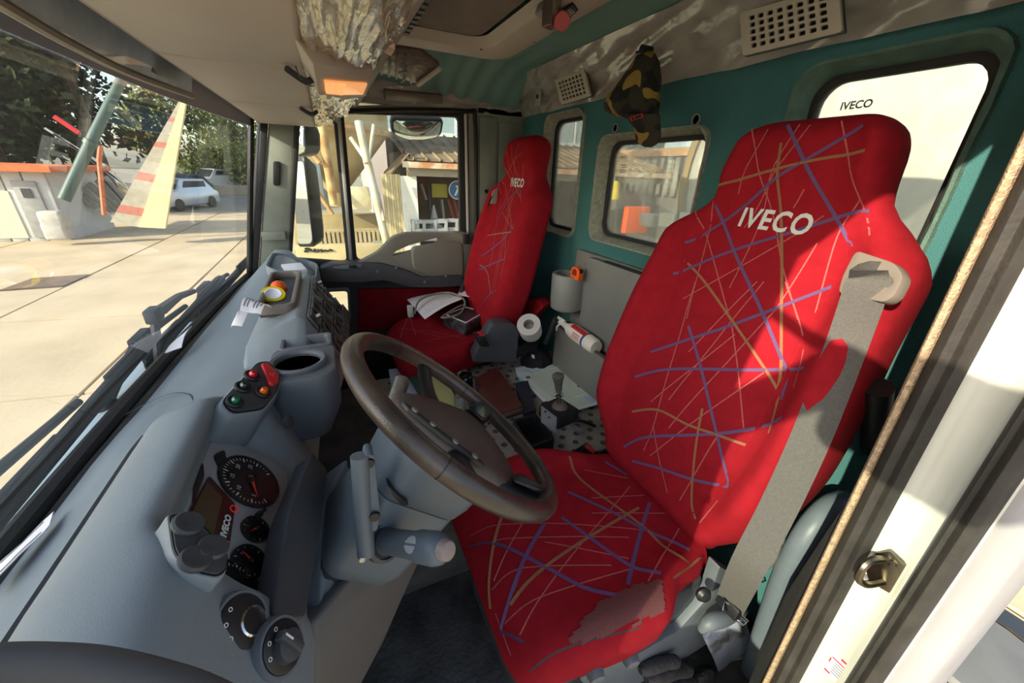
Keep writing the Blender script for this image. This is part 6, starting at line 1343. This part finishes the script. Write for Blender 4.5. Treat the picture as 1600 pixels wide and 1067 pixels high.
# dark floor hatch in the concrete
mh = thing('drain_grate', G(70, 442), 'dark flush drain cover set in the concrete yard', 'drain cover')
MB().prism([G(0, 455) + Vector((0, 0, .012)), G(52, 436) + Vector((0, 0, .012)), G(140, 430) + Vector((0, 0, .012)), G(100, 448) + Vector((0, 0, .012))], (0, 0, .012)).build('cover', mat('speckled dark cover', (116, 96, 78), .9, var=.35, vscale=4), mh)
MB().bar(G(0, 455) + Vector((0, 0, .015)), G(100, 448) + Vector((0, 0, .015)), .04, .03).build('frame_edge', mat('rusty edge', (90, 74, 60), .9), mh)

# ---- passenger side: silo, shelter, building ----
silo = thing('silo', (10.2, 1.2, GZ), 'cream cone-bottomed silo on steel legs beyond the passenger window', 'silo')
cream = mat('weathered cream steel', (192, 178, 144), .7, rgb2=(160, 134, 92), vscale=1.6, thresh=(.35, .75)); rust = mat('rusty cream steel', (206, 176, 122), .8, rgb2=(140, 92, 50), vscale=3, thresh=(.38, .7))
sc = P(512, 190, X=10.3); zc_, zb = P(540, 205, X=10).z, P(515, 300, X=10.3).z
MB().lathe([(1.25, 6), (1.25, zc_ - sc.z)], Vector((sc.x, sc.y, sc.z)), (0, 0, 1), 28, False).build('drum', cream, silo)
MB().lathe([(1.28, zc_ - sc.z + .06), (1.3, zc_ - sc.z), (1.27, zc_ - sc.z - .06)], Vector((sc.x, sc.y, sc.z)), (0, 0, 1), 28, False).build('seam_band', rust, silo)
MB().lathe([(1.25, zc_ - sc.z), (.2, zb - sc.z), (.2, zb - sc.z - .3)], Vector((sc.x, sc.y, sc.z)), (0, 0, 1), 28, False).build('cone', cream, silo)
wl = mat('white painted leg', (196, 190, 174), .6, rgb2=(164, 146, 110), vscale=2, thresh=(.3, .6))
for (a, b, r_) in (((560, 190), (574, 255), .11), ((574, 253), (607, 392), .12), ((548, 215), (572, 250), .06), ((584, 195), (576, 250), .05), ((500, 180), (522, 320), .12), ((452, 195), (500, 255), .07), ((470, 262), (520, 335), .06), ((590, 300), (600, 345), .06)):
    MB().tube([P(*a, X=8.9), P(*b, X=8.7)], r_ * .68, 10).build('leg', wl if a[0] > 530 else rust, silo)
MB().box(8.75, 9.0, P(600, 390, X=8.8).y - .1, P(600, 390, X=8.8).y + .2, GZ, P(600, 385, X=8.8).z + .1).build('footing', M['greyt'], silo)
c = P(557, 310, X=9.2); tag(MB().box(9.1, 9.5, c.y - .28, c.y + .25, P(557, 327, X=9.2).z, P(557, 292, X=9.2).z).build('control_cabinet', mat('pale cabinet', (214, 200, 166), .6), None, bevel=.01), 'pale square control cabinet hanging under the silo', 'cabinet')
c = P(494, 290, X=9.6); tag(MB().box(9.5, 9.9, P(505, 290, X=9.6).y, P(483, 290, X=9.6).y, P(494, 327, X=9.6).z, P(494, 255, X=9.6).z).build('steel_tank', mat('blue grey steel', (128, 136, 146), .6, var=.1), None, bevel=.02), 'upright blue-grey steel tank behind the door mirror', 'tank')
# low walls, hopper base
ky = mat('sandy concrete', (184, 166, 126), .9, rgb2=(146, 126, 90), vscale=2)
tag(MB().box(10.6, 11.0, P(602, 350, X=10.6).y, P(455, 350, X=10.6).y, GZ, P(520, 335, X=10.6).z).build('retaining_wall', ky, None, bevel=.02), 'sandy concrete wall behind the silo legs', 'wall')
gv = thing('grated_kerb', G(530, 385), 'low ribbed concrete kerb in front of the silo', 'kerb'); kX = 9.4
MB().box(kX, kX + .3, P(598, 370, X=kX).y, P(470, 370, X=kX).y, P(530, 384, X=kX).z, P(530, 360, X=kX).z).build('beam', ky, gv)
for k in range(14): 
    y0 = P(500 + k * 7, 370, X=kX - .1).y; MB().box(kX - .1, kX, y0 - .03, y0 + .03, P(530, 384, X=kX).z, P(530, 362, X=kX).z).build('rib', cream, gv)
wbm = thing('timber_beam', G(510, 402), 'long sandy beam with black scrawled marking outside the passenger window', 'beam'); wX = 8.6
MB().box(wX, wX + .3, P(600, 392, X=wX).y, P(462, 392, X=wX).y, GZ, P(520, 384, X=wX).z).build('beam', mat('sandy timber', (190, 170, 128), .85, var=.12, vscale=3), wbm, bevel=.02)
mb = MB(); scr_ = [(476, 389), (482, 388), (480, 392), (475, 393), (486, 390), (487, 393), (491, 389), (492, 393), (497, 390), (496, 393), (502, 390), (503, 393), (508, 391), (512, 392), (516, 390), (520, 392)]
mb.tube(cat([P(a, b, X=wX - .01) for a, b in scr_], 3), .018, 5); mb.build('scrawl', M['black'], wbm)
# shelter
shl = thing('shelter', P(680, 370, X=9.5), 'open tool shelter with corrugated roof beyond the passenger window', 'shelter')
hX = 9.3
def hp_(px, py, X=hX): return P(px, py, X=X)
y_l, y_r = hp_(628, 300).y, hp_(1000, 300).y
zr, ze = hp_(680, 237).z, hp_(680, 262).z
rfm = mat('rusty corrugated sheet', (150, 128, 100), .8, rgb2=(104, 84, 62), vscale=2.2)
nC = 26; yA, yB = hp_(632, 240).y, hp_(632, 240).y - 7.5
for k in range(nC):
    y0 = yA + (yB - yA) * k / nC; y1 = yA + (yB - yA) * (k + 1) / nC; ym = (y0 + y1) / 2; hgt = .05
    MB().add([(hX - .3, y0, ze + .12), (hX - .3, ym - .02, ze + .12), (hX - .3, ym, ze + .12 + hgt), (hX - .3, ym + .02, ze + .12), (hX - .3, y1, ze + .12), (hX + 2.6, y0, zr + .5), (hX + 2.6, ym - .02, zr + .5), (hX + 2.6, ym, zr + .5 + hgt), (hX + 2.6, ym + .02, zr + .5), (hX + 2.6, y1, zr + .5)], [(i, i + 1, i + 6, i + 5) for i in range(4)]).build('roof_sheet', rfm, shl, smooth=False)
MB().box(hX - .28, hX - .2, yB, yA + .1, ze - .02, ze + .10).build('fascia', mat('flaking white fascia', (216, 200, 176), .7, rgb2=(190, 130, 84), vscale=3, thresh=(.35, .6)), shl)
MB().box(hX - .1, hX + .05, yB, hp_(636, 270).y, hp_(680, 276).z, ze).build('lintel', mat('grey lintel', (150, 140, 124), .8), shl)
MB().prism([hp_(600, 268, hX + .4), hp_(632, 236, hX + .4), hp_(640, 240, hX), hp_(612, 272, hX)], (.3, 0, -.1)).build('gable_sheet', rfm, shl)
MB().box(hX, hX + .1, hp_(652, 300).y, hp_(627, 300).y, GZ, hp_(640, 275).z).build('white_panel', mat('white panel', (230, 226, 216), .7, var=.06), shl)
for k in range(7): 
    y0 = hp_(599 + k * 4, 300).y; MB().box(hX + .02, hX + .08, hp_(602.6 + k * 4, 300).y, y0, GZ, hp_(612, 272).z).build('fence_sheet', mat('beige corrugated fence', (214, 196, 152), .8, var=.12) if k % 2 else mat('shade-toned beige fence', (196, 176, 134), .8, var=.12), shl)  # alternate sheets toned darker for the shade of the corrugation
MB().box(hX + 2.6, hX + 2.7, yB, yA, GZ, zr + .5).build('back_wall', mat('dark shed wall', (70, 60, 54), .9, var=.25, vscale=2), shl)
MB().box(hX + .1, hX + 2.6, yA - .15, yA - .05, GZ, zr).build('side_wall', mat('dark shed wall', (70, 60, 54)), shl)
sgn = P(714, 297, X=10.2); rs1 = thing('road_sign', sgn, 'round blue road sign with white arrow inside the shelter', 'sign')
MB().lathe([(.22, 0), (.22, .02), (0, .02)], sgn, (-1, 0, 0), 24).build('blue_disc', mat('sign blue', (52, 110, 170), .4), rs1)
MB().lathe([(.225, .0), (.225, .025), (.205, .025), (.205, 0)], sgn, (-1, 0, 0), 24, False).build('white_border', M['paper'], rs1)
MB().prism([sgn + Vector((-.03, a, b)) for a, b in ((.08, -.12), (.04, -.14), (-.04, .0), (-.09, -.04), (-.10, .12), (.05, .10), (.0, .05))], (.005, 0, 0)).build('arrow', M['paper'], rs1, smooth=False)
c = P(687, 298, X=10.3); tag(MB().box(10.3, 10.34, c.y - .2, c.y + .2, c.z - .16, c.z + .16).build('yellow_board', mat('olive yellow board', (168, 158, 58), .7), None), 'small olive yellow board hanging in the shelter', 'board')
c = P(678, 335, X=9.9); tag(MB().lathe([(.2, -.3), (.2, -.26), (.13, -.26), (.02, .22), (0, .22)], c, (0, 0, 1), 14).build('white_cone', mat('dull white cone', (176, 172, 168), .7), None), 'dull white cone standing on the pallets in the shelter', 'cone')
tools = mat('reddish tool paint', (128, 58, 44), .7, var=.3, vscale=5)
for k, (a, b, m_) in enumerate((((658, 288), (666, 312), M['greyt']), ((668, 284), (672, 330), M['dark']), ((700, 312), (712, 352), tools), ((706, 300), (716, 340), tools), ((690, 312), (694, 345), M['greyt']))):
    tag(MB().tube([P(*a, X=10.4), P(*b, X=10.3)], .04, 6).build('hand_tool', m_, None), ['grey tool hanging leftmost in the shelter', 'dark tool handle beside the leftmost grey tool', 'reddish tool below the road sign, left of the other reddish one', 'reddish tool hanging directly below the road sign', 'grey tool handle below the yellow board'][k], 'tool', 'tools in the shelter')
def pallet(c, lab):
    t = thing('pallet', c, lab, 'pallet', 'grey pallets in the shelter'); pm = mat('grey plastic pallet', (150, 152, 156), .7, var=.08)
    for k in range(3): MB().box(c.x, c.x + .1, c.y - .42, c.y + .42, c.z + k * .2 - .3, c.z + k * .2 - .22).build('deck_board', pm, t)
    for k in range(4): MB().box(c.x - .01, c.x + .09, c.y - .42 + k * .26, c.y - .36 + k * .26, c.z - .3, c.z + .18).build('stringer', pm, t)
pallet(P(672, 356, X=9.2), 'grey plastic pallet standing left inside the shelter'); pallet(P(706, 354, X=9.25), 'grey plastic pallet standing right inside the shelter')
# long building behind
bd_ = thing('building', (24, -8, GZ), 'long mauve-grey rendered building behind the shelter', 'building'); BX = 24
rend = mat('mauve grey render', (178, 164, 160), .9, var=.08, vscale=.5)
MB().box(BX, BX + 6, -60, P(575, 250, X=BX).y, GZ, P(640, 205, X=BX).z).build('wall', rend, bd_)
zA, zB = P(640, 205, X=BX).z, 9
MB().box(BX + .1, BX + 6, -60, P(575, 250, X=BX).y, zB - 1.5, zB).build('upper_wall', rend, bd_)
yy = P(575, 190, X=BX).y
k = 0
while yy > -22:
    MB().box(BX + .05, BX + .15, yy - 1.5, yy - .1, zA + .05, zB - 1.5).build('window', mat('grey green glazing', (142, 160, 164), .25, var=.1), bd_)
    MB().box(BX, BX + .2, yy - .1, yy, zA, zB - 1.5).build('mullion', mat('pale mullion', (196, 200, 198), .6), bd_); yy -= 1.6
MB().box(BX - .1, BX + .3, -60, P(575, 250, X=BX).y, zA - .15, zA + .05).build('cill', mat('pale mullion', (196, 200, 198)), bd_)
# sheds seen through the rear windows
rb2 = thing('rear_shed', (16, -18, GZ), 'long shed with corrugated roof seen through the rear windows', 'building')
YB = -13.0
def by(px, py): return P(px, py, Y=YB)
MB().box(2, 23, YB - 4, YB, GZ, by(900, 268).z).build('wall', mat('dark corrugated wall', (112, 108, 104), .9, var=.2, vscale=.8), rb2)
MB().box(2, 23, YB - .2, YB + .15, by(870, 240).z - .3, by(870, 240).z).build('roof_edge', mat('tan fascia', (196, 156, 116), .8, var=.1), rb2)
for k in range(47):
    x = 3 + k * .42; MB().box(x, x + .2, YB + .15, YB + .22, by(900, 262).z - 1.0, by(900, 262).z + .4).build('wall_rib', mat('grey roof rib', (134, 130, 124), .8, var=.1), rb2)
MB().box(2, 23, YB - 6, YB - 4, by(880, 200).z, by(880, 120).z).build('upper_storey', mat('pale upper storey', (206, 206, 198), .8, var=.08), rb2)
# mixer drum behind the cab
dr = thing('mixer_drum', (1.0, -2.6, -1.8), 'big pale grey mixer drum close behind the rear windows', 'drum')
drm = mat('pale dusty drum paint', (206, 204, 190), .55, var=.08, vscale=2.2, bump=.1, bscale=30)
MB().lathe([(0, 0), (.45, -.02), (.80, -.10), (1.02, -.30), (1.12, -.7), (1.15, -1.6), (1.05, -2.6), (.6, -3.8), (.4, -4.1)], Vector((1.25, -2.15, .0)), (0, 1, 0), 48).build('shell', drm, dr)
MB().lathe([(.80, -.10), (.83, -.085), (.86, -.11), (.83, -.14)], Vector((1.25, -2.13, .0)), (0, 1, 0), 48, False).build('weld_band', cream, dr)
MB().box(.5, 2.0, -5.8, -1.6, -2.0, -1.3).build('chassis', M['dark'], dr, bevel=.03)
for k in range(3):
    c = P(1010 + k * 32, 345, Y=-2.2); MB().box(c.x - .07, c.x + .07, -2.3, -2.19, c.z - .04, c.z + .05).build('plate', mat('pale plate', (206, 204, 190)), dr, bevel=.004)
# beacon mast and orange machine
bm_ = thing('beacon_mast', P(958, 315, Y=-6), 'white twin mast with yellow beacons seen through the rear window', 'mast')
for px in (951, 956): MB().tube([P(px, 312, Y=-6), P(px + 3, 275, Y=-6)], .035, 8).build('pole', M['paper'], bm_)
for py in (291, 304): MB().lathe([(.09, -.1), (.1, 0), (.07, .1), (0, .12)], P(961, py, Y=-6), (0, 0, 1), 12).build('beacon', M['yellow'], bm_)
om = thing('orange_machine', P(975, 370, Y=-5.6), 'orange machine with black tyres beside the mixer drum', 'machine')
MB().box(*sorted((P(980, 340, Y=-5.6).x, P(972, 340, Y=-5.6).x)), -6.2, -5.6, P(975, 365, Y=-5.6).z, P(975, 322, Y=-5.6).z).build('cover', M['orange'], om, bevel=.03)
for px in (948, 962): MB().lathe([(.2, -.15), (.42, -.15), (.45, 0), (.42, .15), (.2, .15)], P(px, 358, Y=-6), (.5, 1, 0), 20).build('tyre', M['rubber'], om)
# ---- passenger mirrors ----
mir = mat('mirror glass', (225, 230, 235), .03, metal=1.0, var=.01)
def mirror(name, pix, X, lab, tilt, th=.06, bulge=.0):
    c = [P(a, b, X=X + d) for a, b, d in pix]; cen = sum(c, Vector()) / len(c); n = (c[1] - c[0]).cross(c[2] - c[0]).normalized(); n = n if n.dot(-cen) > 0 else -n
    c = [q - n * (q - cen).dot(n) for q in c]; t = thing(name, cen, lab, 'mirror', 'passenger side mirrors'); rp__ = roundpoly(c, .025, 4)
    MB().loft([[cen + (q - cen) * k - n * d for q in rp__] for k, d in ((1.0, -.012), (1.07, -.008), (1.08, .01), (.95, th), (.6, th * 1.3))]).build('housing', M['black'], t, bevel=.003)
    MB().loft([[cen + (q - cen) * k + n * (.013 + bulge * (1 - k * k)) for q in rp__] for k in (.97, .8, .6, .4, .2, .02)], caps=False).build('glass', mir, t, ang=80)
    return t, cen
mirror('door_mirror', ((462, 252, .02), (481, 250, -.06), (495, 375, -.06), (488, 382, -.05), (459, 383, .02)), 2.46, 'tall main door mirror outside the quarter window', 0)
mirror('door_mirror', ((466, 194, .02), (480, 192, -.05), (482, 238, -.05), (466, 244, .02)), 2.46, 'short convex mirror above the tall door mirror', 0, bulge=.02)
tm_, cm_ = mirror('kerb_mirror', ((612, 184, .0), (690, 186, .0), (686, 210, .05), (660, 217, .06), (636, 216, .06), (614, 208, .04)), 2.36, 'wide kerb mirror hanging above the passenger window', 0, bulge=.03)
MB().tube([cm_ + Vector((.06, .02, 0)), cm_ + Vector((.03, .02, .22)), Vector((2.24, cm_.y + .02, .53))], .012, 8).build('bracket', M['black'], tm_)
# ---- outside the driver side, lower right ----
fd = thing('rear_mudguard', (-.2, -1.4, GZ), 'grey rounded mudguard and step outside the driver door pillar', 'mudguard')
c0 = P(1530, 1010, Y=-1.42)
MB().lathe([(.17, -.3), (.17, -.02), (.15, .01), (.0, .02)], c0 + Vector((0, 0, -.02)), (0, 0, 1), 28).build('tank_cap', mat('dull grey cover', (120, 118, 116), .6, var=.15), fd)
MB().lathe([(.175, -.03), (.178, -.01), (.172, .0)], c0 + Vector((0, 0, -.02)), (0, 0, 1), 28, False).build('rust_lip', rust, fd)
MB().box(c0.x - .35, c0.x + .3, -2.1, -1.22, c0.z - .4, c0.z - .31).build('step', M['dark'], fd, bevel=.01)
# ---- unseen silo added ahead of the truck to shade the dash ----
cs_ = thing('shade_silo', (-2.9, 12, GZ), 'tall white silo ahead of the truck, unseen, added to shade the dash', 'silo')
MB().lathe([(1.2, GZ + 2.5), (1.15, 5.5), (1.1, 5.55), (0, 5.55)], (-2.75, 12, 0), (0, 0, 1), 32).build('drum', M['white'], cs_)
MB().lathe([(1.2, GZ + 2.5), (.25, GZ + 1.2), (.25, GZ + .8)], (-2.9, 12, 0), (0, 0, 1), 32, False).build('cone', M['white'], cs_)
for a_ in range(4): MB().box(-2.9 + (-1.1 if a_ % 2 else 1.0), -2.8 + (-1.1 if a_ % 2 else 1.0), 12 + (-1.0 if a_ < 2 else 1.0), 12.1 + (-1.0 if a_ < 2 else 1.0), GZ, GZ + 3).build('leg', M['metal'], cs_)
# open driver door, swung forward beside the camera
d2 = thing('door_2', (.1, .46, -1.3), 'open white driver door swung forward, outside the view', 'door'); d2['kind'] = 'structure'; del d2['category']
def dd(u, z, n=0.0): return Vector((.10 - u * .985 + n * .17, .47 + u * .17 + n * .985, z))
MB().plate([dd(0, -1.35), dd(1.12, -1.35), dd(1.12, .36), dd(.25, .40), dd(0, .10)], [roundpoly([dd(.12, -.42), dd(1.02, -.42), dd(1.02, .27), dd(.30, .31), dd(.12, .10)], .04, 3)], dd(0, 0, .07) - dd(0, 0)).build('door_shell', M['white'], d2, bevel=.01)
MB().plate([dd(.11, -.43, .03), dd(1.03, -.43, .03), dd(1.03, .28, .03), dd(.30, .32, .03), dd(.11, .11, .03)], [], dd(0, 0, .004) - dd(0, 0)).build('window_pane', gm, d2, smooth=False)
MB().prism([dd(.15, -.62, -.05), dd(.95, -.62, -.05), dd(.95, -.52, -.05), dd(.15, -.52, -.05)], dd(0, 0, .05) - dd(0, 0)).build('armrest', M['dark'], d2, bevel=.01)
dmo = thing('driver_mirror', (-.2, .34, .1), 'black driver-side wide-angle mirror on its arm, outside the view', 'mirror')
MB().prism([Vector((x, .34, z)) for x, z in rrect(-.33, -.10, .13, .31, .04, 4)], (0, .06, 0), .9).build('housing', M['black'], dmo, bevel=.004)
MB().tube([(-.12, .36, .28), (.0, .42, .36), (.14, .44, .42)], .014, 8).build('arm', M['black'], dmo)
MB().prism([Vector((x, .338, z)) for x, z in rrect(-.32, -.11, .14, .30, .035, 4)], (0, -.003, 0)).build('glass', mir, dmo)
